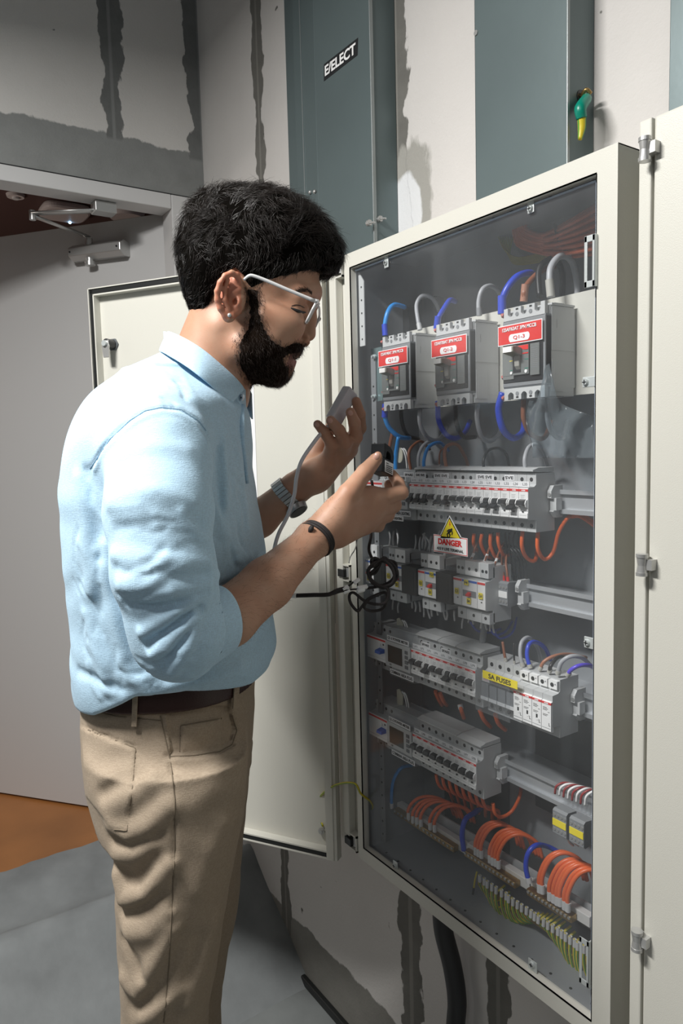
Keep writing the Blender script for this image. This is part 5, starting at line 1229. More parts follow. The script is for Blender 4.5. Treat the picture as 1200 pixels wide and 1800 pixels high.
def mesh_np(name, V, F, mats, mi=None, smooth=True):
    me = bpy.data.meshes.new(name); me.vertices.add(len(V)); me.vertices.foreach_set('co', np.asarray(V, np.float32).ravel())
    n, k = F.shape; me.loops.add(n*k); me.loops.foreach_set('vertex_index', F.astype(np.int32).ravel())
    me.polygons.add(n); me.polygons.foreach_set('loop_start', np.arange(0, n*k, k, dtype=np.int32))
    for m in mats: me.materials.append(m)
    if mi is not None: me.polygons.foreach_set('material_index', mi.astype(np.int32))
    me.polygons.foreach_set('use_smooth', np.full(n, smooth)); me.update(calc_edges=True); me.validate(); return me
PORG = U2W(np.array([[-0.235, 0.99, 0.0]]))[0]      # person's base point on the floor
def add_part(name, V, F, mats, parent, mi=None, label=None):
    W_ = U2W(V)-np.array(PORG); me = mesh_np(name, W_, F, mats, mi); o = bpy.data.objects.new(name, me); COL.objects.link(o); o.parent = parent
    if label: o['label'] = label
    return o
# ---------------------------------------------------------------- the man
def bu(px, py, v): return BU(px, py, v)
def H(px, py, lat=0.0):
    q = BU(px, py, 1.0).copy(); q[1] += lat; return q
def Hn(px, py, lat=0.0):
    q = BU(px, py, 1.0-abs(lat)).copy(); q[1] = 1.0+lat; return q
def project(p):
    """points in the man's frame -> position in the picture (for hairlines and seams only; the shapes are solid)"""
    w = U2W(p); w = w-np.array([0, 0, Z0]); c = w @ CM.T
    return np.stack([600+FPX*c[:, 0]/c[:, 2], 900+FPX*c[:, 1]/c[:, 2]], 1)
def poly_sdf(q, poly):
    V = np.array(poly, float); n = len(V); d = np.full(len(q), 1e18); s = np.ones(len(q))
    j = n-1
    for i in range(n):
        e = V[j]-V[i]; w = q-V[i]; t = np.clip((w @ e)/(e @ e), 0, 1); b = w-t[:, None]*e; d = np.minimum(d, (b*b).sum(1))
        c1 = q[:, 1] >= V[i][1]; c2 = q[:, 1] < V[j][1]; c3 = e[0]*w[:, 1] > e[1]*w[:, 0]
        f = (c1 & c2 & c3) | (~c1 & ~c2 & ~c3); s = np.where(f, -s, s); j = i
    return s*np.sqrt(d)
def headproj(p):
    q = p.copy(); q[:, 1] = np.where(q[:, 1] > 1.0, 2.0-q[:, 1], q[:, 1]); 
    return project(q)
def hit(prims, px, py, v0=0.62, off=0.0):
    a, b = BU(px, py, 0.5), BU(px, py, 1.0); dr = (b-a)/0.5; L = np.linalg.norm(dr); v = v0
    for _ in range(60):
        p = a+dr*(v-0.5); d = evalp(prims, p[None], p-0.02, p+0.02, 0.06)[0]
        if abs(d) < 2e-4: break
        v += max(min(d, 0.05), -0.02)*0.8/L
        if v > 1.5: break
    return a+dr*(v-0.5)
both = lambda f: [f(s) for s in (-1, 1)]

# --- bare body: head, neck, trunk, arms and hands in one skin
head = [ell(H(448, 452), (0.090, 0.074, 0.086), 0.0), ell(H(474, 547), (0.052, 0.059, 0.086), 0.03)]
head += both(lambda s: cone(Hn(503, 572, s*0.040), Hn(465, 605, s*0.046), 0.019, 0.020, 0.02))
head += both(lambda s: cone(Hn(426, 612, s*0.046), H(479, 646, s*0.018), 0.017, 0.020, 0.02))
head += [ell(H(486, 648), (0.016, 0.020, 0.017), 0.02)]
head += both(lambda s: cone(Hn(549, 512, s*0.008), Hn(527, 520, s*0.044), 0.0100, 0.0105, 0.016))
head += both(lambda s: cone(Hn(512, 566, s*0.042), Hn(462, 556, s*0.060), 0.012, 0.008, 0.02))
head += both(lambda s: ell(Hn(549, 548, s*0.030), (0.015, 0.014, 0.0125), 0.012, 's'))
head += [cone(H(549, 526), H(545, 560), 0.0068, 0.0080, 0.009), cone(H(545, 560), H(541, 586), 0.0080, 0.0108, 0.006)]
head += both(lambda s: ell(Hn(532, 596, s*0.0125), (0.0090, 0.0068, 0.0072), 0.004))
head += both(lambda s: crease([Hn(524, 588, s*0.019), Hn(523, 597, s*0.021), Hn(526, 604, s*0.019)], 0.0028, 0.0) if False else ell(Hn(519, 596, s*0.021), (0.0025, 0.004, 0.007), 0.004, 's'))
head += both(lambda s: ell(Hn(533, 574, s*0.0205), (0.0085, 0.0060, 0.0150), 0.006, 's'))
head += both(lambda s: ell(Hn(538, 604, s*0.006), (0.0050, 0.0030, 0.0030), 0.002, 's'))
head += [cone(H(514, 603), H(510, 624), 0.011, 0.010, 0.008)]
head += both(lambda s: cone(H(517, 622), Hn(499, 630, s*0.021), 0.0056, 0.004, 0.004))
head += both(lambda s: cone(H(508, 640), Hn(496, 634, s*0.020), 0.0068, 0.004, 0.004))
head += [ell(H(518, 631), (0.011, 0.017, 0.0020), 0.003, 's')]
head += both(lambda s: ell(Hn(526, 545, s*0.031), (0.0125, 0.0130, 0.0125), 0.003))
head += both(lambda s: cone(Hn(538, 541, s*0.022), Hn(519, 540, s*0.042), 0.0022, 0.0020, 0.004))
# ears (near one placed as seen, far one mirrored)
def ear(s):
    def E(px, py, v):
        q = BU(px, py, v).copy()
        if s > 0: q[1] = 2.0-q[1]
        return q
    rot = Matrix.Rotation(math.radians(-14*s), 3, 'Z')
    o = [ell(E(404, 520, .922), (0.0180, 0.0050, 0.0285), 0.006), ell(E(412, 520, .932), (0.014, 0.012, 0.022), 0.012)]
    hp = [(421, 493, .918), (416, 484, .913), (407, 480, .909), (396, 485, .906), (387, 497, .905), (382, 512, .906), (382, 527, .908), (387, 542, .911), (394, 553, .914)]
    for i in range(len(hp)-1): o.append(cone(E(*hp[i]), E(*hp[i+1]), 0.0036, 0.0036, 0.0025))
    o.append(ell(E(402, 556, .917), (0.0080, 0.0045, 0.0080), 0.004))
    o.append(ell(E(408, 528, .907), (0.0090, 0.0085, 0.0130), 0.004, 's')); o.append(ell(E(404, 499, .907), (0.0085, 0.0055, 0.0075), 0.003, 's'))
    for a, b in (((400, 492, .912), (394, 508, .911)), ((394, 508, .911), (395, 528, .911)), ((395, 528, .911), (401, 543, .914)), ((421, 508, .917), (410, 514, .916))): o.append(cone(E(*a), E(*b), 0.0030, 0.0028, 0.003))
    o.append(ell(E(418, 530, .917), (0.0045, 0.0045, 0.0060), 0.003)); o.append(ell(E(412, 529, .914), (0.0035, 0.010, 0.0045), 0.003, 's'))
    return o
ears = ear(-1)+ear(1)
neck = [cone(H(408, 555), H(352, 700), 0.054, 0.057, 0.025), cone(H(345, 700), H(305, 770), 0.058, 0.070, 0.03)]
neck += both(lambda s: cone(H(400, 585, s*0.045), H(408, 700, s*0.010), 0.012, 0.012, 0.02))
trunk = [cone(H(300, 790, 0.0), H(290, 1000, 0.0), 0.085, 0.085, 0.03), cone(H(290, 1000), H(300, 1240), 0.085, 0.085, 0.03),
         cone(bu(285, 780, .89), bu(285, 780, 1.12), 0.045, 0.045, 0.04), cone(bu(300, 1275, .93), bu(300, 1275, 1.05), 0.052, 0.052, 0.03)]
legs = []
for v, x1, x2 in ((.925, 305, 292), (1.060, 318, 312)):
    a, b = bu(x1, 1310, v), bu(x2, 1720, v); c = np.array([b[0]-0.012, v, 0.10])
    legs += [cone(a, b, 0.052, 0.045, 0.03), cone(b, c, 0.042, 0.030, 0.02), cone(c+[0, 0, -.02], c+[0.07, 0, -0.055], 0.026, 0.018, 0.02)]
r_arm = [cone(bu(280, 805, .85), bu(318, 1105, .785), 0.040, 0.036, 0.02), cone(bu(318, 1105, .785), bu(400, 1086, .815), 0.036, 0.0328, 0.02),
         cone(bu(400, 1086, .815), bu(470, 1026, .865), 0.0328, 0.0310, 0.01), cone(bu(470, 1026, .865), bu(548, 951, .945), 0.0310, 0.0225, 0.01)]
rh = []
def fing(pts, rr, k=0.006):
    o = []
    for i in range(len(pts)-1): o.append(cone(pts[i], pts[i+1], rr[i], rr[i+1], k if i == 0 else 0.003))
    return o
R_ = lambda *q: bu(*q)
wr = R_(552, 947, .95)
rh += [cone(wr, R_(600, 905, .975), 0.0235, 0.021, 0.015), cone(R_(575, 930, .96), R_(650, 876, 1.0), 0.020, 0.0150, 0.015), cone(R_(590, 920, .965), R_(655, 893, 1.005), 0.020, 0.0155, 0.015),
       cone(R_(595, 930, .97), R_(648, 908, 1.01), 0.019, 0.0150, 0.015), cone(R_(590, 938, .97), R_(636, 923, 1.01), 0.017, 0.0140, 0.015), cone(R_(600, 905, .985), R_(640, 890, 1.02), 0.022, 0.018, 0.015)]
ix_pts = [R_(648, 873, 1.0), R_(680, 872, 1.012), R_(705, 866, 1.022), R_(700, 850, 1.040), R_(689, 834, 1.046)]
rh += fing(ix_pts, [0.0138, 0.0115, 0.0102, 0.0088, 0.0072], 0.010)
rh += fing([R_(655, 893, 1.005), R_(692, 888, 1.035), R_(694, 868, 1.060), R_(684, 852, 1.062)], [0.0135, 0.0108, 0.0090, 0.0078], 0.008)
rh += fing([R_(648, 908, 1.01), R_(680, 906, 1.040), R_(684, 884, 1.065), R_(672, 872, 1.066)], [0.0130, 0.0102, 0.0088, 0.0074], 0.008)
rh += fing([R_(636, 923, 1.01), R_(664, 924, 1.035), R_(668, 904, 1.056), R_(658, 896, 1.058)], [0.0118, 0.0092, 0.0078, 0.0068], 0.008)
rh += fing([R_(583, 912, .955), R_(612, 868, .965), R_(641, 830, .985), R_(660, 808, 1.004)], [0.019, 0.0142, 0.0112, 0.0092], 0.012)
rh += [cone(R_(596, 900, .965), R_(634, 868, .99), 0.018, 0.008, 0.012)]
rh += [crease([R_(639, 846, .97), R_(652, 838, .98)], 0.003, -0.0009), crease([R_(700, 850, 1.02), R_(718, 850, 1.02)], 0.002, -0.0006), ell(R_(664, 803, .993), (0.0062, 0.0030, 0.0075), 0.002)]
l_arm = [cone(bu(300, 790, 1.15), bu(340, 980, 1.19), 0.045, 0.038, 0.02), cone(bu(340, 980, 1.19), bu(455, 912, 1.18), 0.036, 0.030, 0.02), cone(bu(455, 912, 1.18), bu(520, 858, 1.18), 0.030, 0.0235, 0.01)]
lh = [cone(bu(520, 858, 1.18), bu(556, 835, 1.17), 0.0235, 0.022, 0.015), cone(bu(545, 840, 1.17), bu(575, 812, 1.15), 0.022, 0.0155, 0.015), cone(bu(555, 838, 1.17), bu(598, 800, 1.165), 0.021, 0.0160, 0.015),
      cone(bu(560, 838, 1.175), bu(612, 788, 1.18), 0.020, 0.0150, 0.015), cone(bu(562, 830, 1.185), bu(616, 775, 1.20), 0.018, 0.0140, 0.015)]
lh += fing([bu(575, 812, 1.15), bu(583, 782, 1.125), bu(572, 762, 1.112), bu(558, 746, 1.112)], [0.0125, 0.0100, 0.0085, 0.0068], 0.008)
lh += fing([bu(598, 800, 1.165), bu(606, 778, 1.125), bu(596, 757, 1.105), bu(581, 739, 1.105)], [0.0135, 0.0108, 0.0092, 0.0074], 0.008)
lh += fing([bu(612, 790, 1.175), bu(625, 768, 1.135), bu(623, 744, 1.112), bu(616, 725, 1.112)], [0.0135, 0.0108, 0.0092, 0.0076], 0.008)
lh += fing([bu(616, 776, 1.195), bu(632, 752, 1.175), bu(632, 728, 1.150), bu(626, 706, 1.140)], [0.0130, 0.0105, 0.0090, 0.0075], 0.008)
lh += fing([bu(545, 835, 1.185), bu(552, 800, 1.205), bu(572, 765, 1.205), bu(588, 742, 1.195)], [0.018, 0.0140, 0.0110, 0.0090], 0.010)
def compose(*groups):
    fs = list(groups)
    return fs
BODY = neck + head + ears + trunk + legs + r_arm + rh + l_arm + lh
V_b, F_b, N_b = nets(BODY, 0.0027)

# --- person root and skin
man = empty('person', PORG, 'dark-haired bearded man in a pale blue shirt and khaki trousers leaning towards the open panel', 'person')
def skin_mat(name, base, red):
    m = bpy.data.materials.new(name); m.use_nodes = True; nt = m.node_tree; b = nt.nodes['Principled BSDF']; L = nt.links.new
    tc = nt.nodes.new('ShaderNodeTexCoord')
    n1 = nt.nodes.new('ShaderNodeTexNoise'); n1.inputs['Scale'].default_value = 28; n1.inputs['Detail'].default_value = 6
    L(tc.outputs['Object'], n1.inputs['Vector'])
    mx = nt.nodes.new('ShaderNodeMix'); mx.data_type = 'RGBA'; mx.inputs[6].default_value = (*base, 1); mx.inputs[7].default_value = (*red, 1)
    mr = nt.nodes.new('ShaderNodeMapRange'); mr.inputs[1].default_value = 0.35; mr.inputs[2].default_value = 0.7; L(n1.outputs['Fac'], mr.inputs[0]); L(mr.outputs[0], mx.inputs[0])
    L(mx.outputs[2], b.inputs['Base Color']); b.inputs['Roughness'].default_value = 0.48; b.inputs['Specular IOR Level'].default_value = 0.4
    b.inputs['Subsurface Weight'].default_value = 0.18; b.inputs['Subsurface Radius'].default_value = (1, 0.35, 0.2); b.inputs['Subsurface Scale'].default_value = 0.006
    n2 = nt.nodes.new('ShaderNodeTexVoronoi'); n2.inputs['Scale'].default_value = 1300; L(tc.outputs['Object'], n2.inputs['Vector'])
    n3 = nt.nodes.new('ShaderNodeTexNoise'); n3.inputs['Scale'].default_value = 110; n3.inputs['Detail'].default_value = 4; L(tc.outputs['Object'], n3.inputs['Vector'])
    ad = nt.nodes.new('ShaderNodeMath'); ad.operation = 'ADD'; L(n2.outputs['Distance'], ad.inputs[0]); L(n3.outputs['Fac'], ad.inputs[1])
    bp = nt.nodes.new('ShaderNodeBump'); bp.inputs['Strength'].default_value = 0.14; bp.inputs['Distance'].default_value = 0.0010; L(ad.outputs[0], bp.inputs['Height']); L(bp.outputs[0], b.inputs['Normal'])
    MATS[name] = m; return m
M_skin = skin_mat('tan_skin', (0.47, 0.275, 0.185), (0.42, 0.215, 0.135))
M_lip = skin_mat('lip_skin', (0.27, 0.12, 0.095), (0.23, 0.095, 0.075)); M_earin = skin_mat('ear_skin', (0.50, 0.22, 0.14), (0.48, 0.17, 0.10))
fc = V_b[F_b].mean(1); pj = headproj(fc); mi = np.zeros(len(F_b))
lipm = (np.abs(fc[:, 1]-1.0) < 0.03) & (poly_sdf(pj, [(493, 624), (512, 616), (522, 622), (524, 640), (510, 649), (494, 640)]) < 0) & (fc[:, 2] > Z0) & (fc[:, 0] < 0.05) & (fc[:, 0] > -0.2)
mi[lipm] = 1
earm = (np.abs(fc[:, 1]-1.0) > 0.06) & (poly_sdf(pj, [(378, 478), (424, 478), (424, 560), (378, 565)]) < 0) & (fc[:, 0] < 0) & (fc[:, 2] > Z0+0.1)
mi[earm] = 2
add_part('body', V_b, F_b, [M_skin, M_lip, M_earin], man, mi)

# --- hair cap, beard, strands
HEADS = head+neck+ears
M_hair = mat('dark_brown_hair', (0.015, 0.011, 0.009), 0.38, spec=0.5)
M_beard = mat('dark_beard_hair', (0.035, 0.022, 0.016), 0.5)
nohair = [(300, 610), (312, 578), (330, 574), (352, 562), (370, 538), (377, 506), (392, 482), (412, 470), (428, 484), (434, 515), (440, 545), (452, 545), (458, 512), (486, 496), (520, 482), (545, 474), (563, 479), (584, 494), (640, 530), (640, 800), (300, 800)]
cap = [ell(H(450, 434), (0.0970, 0.0790, 0.075), 0.0), ell(H(375, 474), (0.0440, 0.068, 0.083), 0.03), ell(H(446, 456), (0.0930, 0.0790, 0.0890), 0.008),
       ell(H(538, 437), (0.040, 0.055, 0.039), 0.025), ell(H(578, 448), (0.0170, 0.032, 0.0220), 0.02), ell(H(400, 375), (0.038, 0.05, 0.016), 0.03)]
NZ = np.random.RandomState(3)
def hair_post(p, d):
    q = poly_sdf(headproj(p), nohair)*0.00079
    k = 0.008; h = np.clip(0.5-0.5*(d+q)/k, 0, 1); r = d*(1-h)-q*h+k*h*(1-h)
    w = 0.0004*np.sin(p[:, 0]*330+2*np.sin(p[:, 2]*150))*np.sin(p[:, 2]*290+p[:, 1]*200)
    return r+w
V_h, F_h, N_h = nets(cap, 0.003, post=hair_post)
beardp = [(430, 505), (456, 505), (459, 548), (468, 575), (480, 595), (500, 608), (517, 602), (534, 603), (536, 618), (522, 622), (508, 625), (501, 631), (504, 638), (512, 645), (513, 653), (508, 672), (492, 688), (455, 685), (434, 671), (416, 640), (414, 600), (432, 572), (437, 540)]
def beard_post(p, d):
    q = poly_sdf(headproj(p), beardp)*0.00079
    t = np.clip(-q/0.016, 0, 1)*0.0056-0.0011+0.003*np.exp(-((headproj(p)-np.array([520, 612]))**2).sum(1)/160)
    d2 = d-t; k = 0.004; h = np.clip(0.5-0.5*(q-d2)/k, 0, 1); r = d2*h+q*(1-h)+k*h*(1-h)
    return np.where(p[:, 2] < Z0+0.02, 0.2, r)+0.0006*np.sin(p[:, 0]*700)*np.sin(p[:, 2]*610+p[:, 1]*500)
BP = [q for q in HEADS if q.op != 'x']
lo_b = H(400, 710)-[0.0, 0.075, 0.0]; hi_b = H(560, 490)+[0, 0.075, 0]
V_d, F_d, N_d = nets(BP, 0.003, lo=np.minimum(lo_b, hi_b), hi=np.maximum(lo_b, hi_b), post=beard_post)
def strands(P0, N0, D0, L, r0, seg=4, curl=0.15, rise=0.35, seed=0, sink=0.001):
    rs = np.random.RandomState(seed); n = len(P0)
    T = D0-(D0*N0).sum(1)[:, None]*N0; T /= np.linalg.norm(T, axis=1)[:, None]+1e-9
    T = T+rs.normal(0, curl, T.shape); T /= np.linalg.norm(T, axis=1)[:, None]
    L = L*rs.uniform(0.55, 1.2, n)
    pts = []
    Bn = np.cross(N0, T)
    ph = rs.uniform(0, 6.28, n)
    for i in range(seg+1):
        t = i/seg
        pts.append(P0-sink*N0+T*(L*t)[:, None]+N0*(rise*L*math.sin(t*2.2)*0.6)[:, None]+Bn*(0.10*L*np.sin(ph+t*4))[:, None])
    C = np.stack(pts, 1)   # n,seg+1,3
    a = np.cross(T, N0); a /= np.linalg.norm(a, axis=1)[:, None]+1e-9; b = np.cross(T, a)
    V = []; 
    for k in range(3):
        w = a*math.cos(2.094*k)+b*math.sin(2.094*k)
        rr = np.linspace(1, 0.15, seg+1)*r0
        V.append(C+w[:, None, :]*rr[None, :, None])
    V = np.stack(V, 2).reshape(-1, 3)      # n*(seg+1)*3
    base = (np.arange(n)*(seg+1)*3)[:, None, None]; i = np.arange(seg)[None, :, None]*3; k = np.arange(3)[None, None, :]
    k2 = (k+1) % 3
    F = np.stack([base+i+k, base+i+k2, base+i+3+k2, base+i+3+k], -1).reshape(-1, 4)
    return V, F
def sample(V, F, N, n, seed=1, mask=None):
    rs = np.random.RandomState(seed); c = V[F]; ar = np.linalg.norm(np.cross(c[:, 2]-c[:, 0], c[:, 3]-c[:, 1]), axis=1)
    if mask is not None: ar = ar*mask(c.mean(1))
    f = rs.choice(len(F), n, p=ar/ar.sum()); a, b = rs.rand(n, 1), rs.rand(n, 1)
    q = c[f]; P_ = q[:, 0]*(1-a)*(1-b)+q[:, 1]*a*(1-b)+q[:, 2]*a*b+q[:, 3]*(1-a)*b
    return P_, N[F[f, 0]]
Ph, Nh = sample(V_h, F_h, N_h, 27000)
pj = headproj(Ph)
# combing direction: forward over the top, down and back at the sides and nape
up = np.array([0, 0, 1.0]); fw = np.array([1.0, 0, 0])
t_front = np.clip((pj[:, 0]-400)/120, 0, 1)[:, None]; t_top = np.clip((470-pj[:, 1])/90, 0, 1)[:, None]
Dh = fw*(0.9*t_front*t_top-0.55*(1-t_top)*0.6)-up*(0.25+0.75*(1-t_top))+up*0.5*t_front*t_top
rs_ = np.random.RandomState(11); cc = Ph[rs_.choice(len(Ph), 900, replace=False)]; cv = rs_.normal(0, 0.42, (900, 3))
near = np.concatenate([((Ph[i:i+2000, None, :]-cc[None])**2).sum(2).argmin(1) for i in range(0, len(Ph), 2000)])
Dh = Dh+cv[near]+np.stack([np.sin(Ph[:, 2]*61+Ph[:, 1]*43+2*np.sin(Ph[:, 0]*37)), 0*Ph[:, 0], np.sin(Ph[:, 0]*57+Ph[:, 1]*31)], 1)*0.2
Lh_ = 0.010+0.012*t_top[:, 0]+0.004*t_front[:, 0]
SV, SF = strands(Ph, Nh, Dh, Lh_, 0.00028, 4, 0.12, 0.16, 2)
hv = np.concatenate([V_h, SV]); hf = np.concatenate([F_h, SF+len(V_h)])
M_hbase = mat('hair_base', (0.004, 0.0035, 0.003), 1.0, spec=0.0)
add_part('hair', hv, hf, [M_hbase, M_hair], man, (np.arange(len(hf)) >= len(F_h)).astype(int))
Pb, Nb_ = sample(V_d, F_d, N_d, 8000, 5)
def bmask(c):
    q = poly_sdf(headproj(c), beardp)
    return np.clip(1-(q+2)/9, 0, 1)*(c[:, 2] > Z0+0.03)*(c[:, 0] > -0.2)*(c[:, 0] < 0.0)*(np.abs(c[:, 1]-1) < 0.085)*(q > -26)*(q < 8)
Pc, Nc = sample(V_b, F_b, N_b, 9000, 15, mask=bmask)
Pb = np.concatenate([Pb, Pc]); Nb_ = np.concatenate([Nb_, Nc])
Db = np.tile(fw*0.25-up*0.9, (len(Pb), 1)); SV, SF = strands(Pb, Nb_, Db, np.where(np.arange(len(Pb)) < 8000, 0.0075, 0.0060), 0.00019, 3, 0.3, 0.30, 6, sink=0.0002)
add_part('beard', np.concatenate([V_d, SV]), np.concatenate([F_d, SF+len(V_d)]), [mat('beard_base', (0.012, 0.008, 0.006), 1.0, spec=0.0), M_beard], man, (np.arange(len(F_d)+len(SF)) >= len(F_d)).astype(int))
# eyebrows and lashes
BR_ = [(525, 513), (533, 510), (541, 511), (549, 517)]
Pe = []
for i in range(170):
    t = RN.random()*3; k = min(int(t), 2); t -= k; x = BR_[k][0]*(1-t)+BR_[k+1][0]*t; y = BR_[k][1]*(1-t)+BR_[k+1][1]*t
    Pe.append(hit(head, x+RN.uniform(-1, 1), y+RN.uniform(-2.5, 3.0), 0.85))
Pe = np.array([q for q in Pe if q[1] < 1.0])
Ne = np.array([[(evalp(head, (p_+ax_)[None], p_-.02, p_+.02, .06)-evalp(head, (p_-ax_)[None], p_-.02, p_+.02, .06))[0] for ax_ in np.eye(3)*0.0015] for p_ in Pe])
Ne /= np.linalg.norm(Ne, axis=1)[:, None]; De = np.tile(np.array([-0.7, -0.5, 0.25]), (len(Pe), 1))
SV, SF = strands(Pe, Ne, De, 0.0075*np.ones(len(Pe)), 0.00024, 3, 0.25, 0.25, 8, sink=0.0)
SV2 = SV.copy(); SV2[:, 1] = 2.0-SV2[:, 1]
add_part('eyebrow', SV, SF, [M_beard], man); add_part('eyebrow', SV2, SF[:, ::-1], [M_beard], man)
def utube(name, pts, r, m, parent, n=8, sub=5, flat=None, m2=None):
    mb = MB(); mb.tube([U2W(np.array(p)[None])[0] for p in pts], r, m, n, sub, flat=flat); return mb.build(name, parent)
eyeN = [hit(head, x, y, 0.85) for x, y in ((511, 541), (517, 544), (524, 547), (531, 549), (537, 549))]
eyeU = [hit(head, x, y, 0.85) for x, y in ((512, 538), (519, 536), (527, 537), (535, 541))]
for s in (-1, 1):
    f_ = (lambda q: q) if s < 0 else (lambda q: np.array([q[0], 2.0-q[1], q[2]]))
    utube('lashes_and_shade', [f_(q) for q in eyeN], [0.0009, 0.0018, 0.0023, 0.0018, 0.0008], M_ink, man)  # lash line, thickened to paint in the shade around the eye
    utube('eyelid_crease_shade', [f_(q) for q in eyeU], [0.0003, 0.0006, 0.0006, 0.0003], M_beard, man)  # thin dark tube paints the shade in the lid fold
# arm hair
Pa, Na = sample(V_b, F_b, N_b, 1500, 9, mask=lambda c: ((c[:, 0] > -0.155) & (c[:, 0] < -0.005) & (c[:, 1] < 0.965) & (c[:, 2] < Z0-0.06) & (c[:, 2] > Z0-0.24)).astype(float))
dirf = (bu(548, 951, .945)-bu(400, 1086, .815)); dirf /= np.linalg.norm(dirf)
Da = np.tile(dirf*0.6-up*0.5, (len(Pa), 1)); SV, SF = strands(Pa, Na, Da, 0.010*np.ones(len(Pa)), 0.00009, 3, 0.35, 0.35, 10)
add_part('arm_hair', SV, SF, [M_beard], man)

M_nail = mat('finger_nail', (0.60, 0.36, 0.29), 0.25)
def nail(px, py, v0, ax, L=0.0055, w_=0.0042):
    p_ = hit(BODY, px, py, v0); n = np.array([(evalp(BODY, (p_+e)[None], p_-.02, p_+.02, .06)-evalp(BODY, (p_-e)[None], p_-.02, p_+.02, .06))[0] for e in np.eye(3)*0.002]); n /= np.linalg.norm(n)
    a = np.array(ax, float); a -= n*(a @ n); a /= np.linalg.norm(a); b = np.cross(n, a); vv = []; nn_ = 14
    for r_, h_ in ((1.0, -0.0006), (0.75, 0.0005), (0.0, 0.0009)):
        for i in range(nn_):
            t = 2*math.pi*i/nn_; vv.append(U2W((p_+a*math.cos(t)*L*r_+b*math.sin(t)*w_*r_+n*h_)[None])[0])
    mb = MB(); mb.add(vv, [(j*nn_+i, j*nn_+(i+1) % nn_, (j+1)*nn_+(i+1) % nn_, (j+1)*nn_+i) for j in range(2) for i in range(nn_)], M_nail, True); mb.build('fingernail', man)
nail(661, 802, 0.90, bu(662, 800, 1.0)-bu(641, 830, .985))
nail(557, 746, 1.0, bu(558, 746, 1.11)-bu(572, 762, 1.11), 0.0045, 0.0034); nail(580, 739, 1.0, bu(581, 739, 1.10)-bu(596, 757, 1.10), 0.0048, 0.0037); nail(616, 726, 1.0, bu(616, 725, 1.11)-bu(623, 744, 1.11), 0.0048, 0.0037)
# --- shirt
def rows(rs_, v, vc, rb):
    zs, uc, ra = [], [], []
    for (y, L, R) in rs_:
        a, b = BU(L, y, v), BU(R, y, v); zs.append((a[2]+b[2])/2); uc.append((a[0]+b[0])/2); ra.append((b[0]-a[0])/2)
    return zs, uc, [vc]*len(zs), ra, rb
zs, uc, vc, ra, rb = rows([(655, 225, 330), (680, 182, 380), (710, 160, 422), (770, 137, 430), (850, 123, 440), (950, 127, 457), (1080, 138, 470), (1145, 136, 484), (1190, 138, 470), (1232, 148, 446)], .97, 0.99,
                          [.08, .13, .165, .185, .185, .18, .17, .165, .158, .146])
TOR = loft(zs, uc, vc, ra, rb, 0, e=2.3, cap=0.02)
shirt = [TOR, cone(bu(330, 692, 1.0), bu(255, 722, 1.0), 0.052, 0.055, 0.03), cone(bu(322, 702, .99), bu(266, 762, .835), 0.050, 0.050, 0.04), cone(bu(322, 702, 1.0), bu(300, 760, 1.15), 0.050, 0.055, 0.04), cone(bu(342, 722, .985), bu(368, 765, .98), 0.047, 0.047, 0.04)]
slv = [cone(bu(280, 798, .815), bu(279, 900, .77), 0.0585, 0.0560, 0.022), cone(bu(279, 900, .77), bu(287, 1000, .757), 0.0560, 0.0530, 0.01), cone(bu(287, 1000, .757), bu(316, 1108, .770), 0.0530, 0.0520, 0.012),
       cone(bu(316, 1108, .770), bu(370, 1094, .797), 0.0520, 0.0440, 0.012)]
_cd = bu(400, 1086, .815)-bu(340, 1100, .785)
slvcut = grp([cone(bu(346, 1099, .786), bu(470, 1060, .84), 0.047, 0.047, 0), plane(-_cd, bu(348, 1099, .787), 0.002, 'i')], 0.003, 's')
slv2 = [cone(bu(300, 790, 1.16), bu(340, 950, 1.19), 0.058, 0.050, 0.03), cone(bu(340, 950, 1.19), bu(420, 925, 1.18), 0.050, 0.040, 0.02)]
SH = shirt+slv+slv2+[slvcut]
cr = []
def fold(pl_, w, amp, base=None):
    base = base or SH
    cr.append(crease([hit(base, x, y) for x, y in pl_], w*0.75, amp*1.15))
fold([(158, 824), (193, 772), (228, 739), (255, 722), (283, 716), (318, 720), (349, 740), (371, 778), (378, 813)], 0.0035, -0.0035)
fold([(166, 824), (199, 778), (232, 746), (258, 730), (283, 724), (314, 728), (342, 746), (362, 780)], 0.005, 0.0018)
fold([(200, 975), (287, 985), (368, 991)], 0.010, 0.0030); fold([(205, 1000), (290, 1012), (366, 1010)], 0.008, -0.0025)
fold([(213, 1030), (300, 1042), (366, 1026)], 0.010, 0.0035); fold([(222, 1060), (300, 1065), (362, 1040)], 0.007, -0.0035)
fold([(364, 1042), (310, 1075), (250, 1112)], 0.008, 0.0050); fold([(362, 1050), (318, 1090), (258, 1132)], 0.006, -0.0045)
fold([(362, 1055), (325, 1105), (268, 1152)], 0.008, 0.0050); fold([(352, 1072), (322, 1125), (285, 1168)], 0.006, -0.0045); fold([(345, 1090), (330, 1140), (302, 1184)], 0.008, 0.0045)
fold([(196, 880), (270, 862), (340, 885)], 0.012, 0.0022); fold([(205, 930), (280, 915), (352, 925)], 0.010, -0.0020); fold([(210, 800), (260, 785), (330, 790)], 0.012, 0.0015)
fold([(320, 900), (345, 940), (368, 955)], 0.008, 0.0025)
fold([(392, 775), (396, 830), (397, 884)], 0.008, 0.0050); fold([(384, 790), (384, 850), (390, 900)], 0.007, -0.0040); fold([(410, 760), (425, 840), (436, 930)], 0.010, 0.0035)
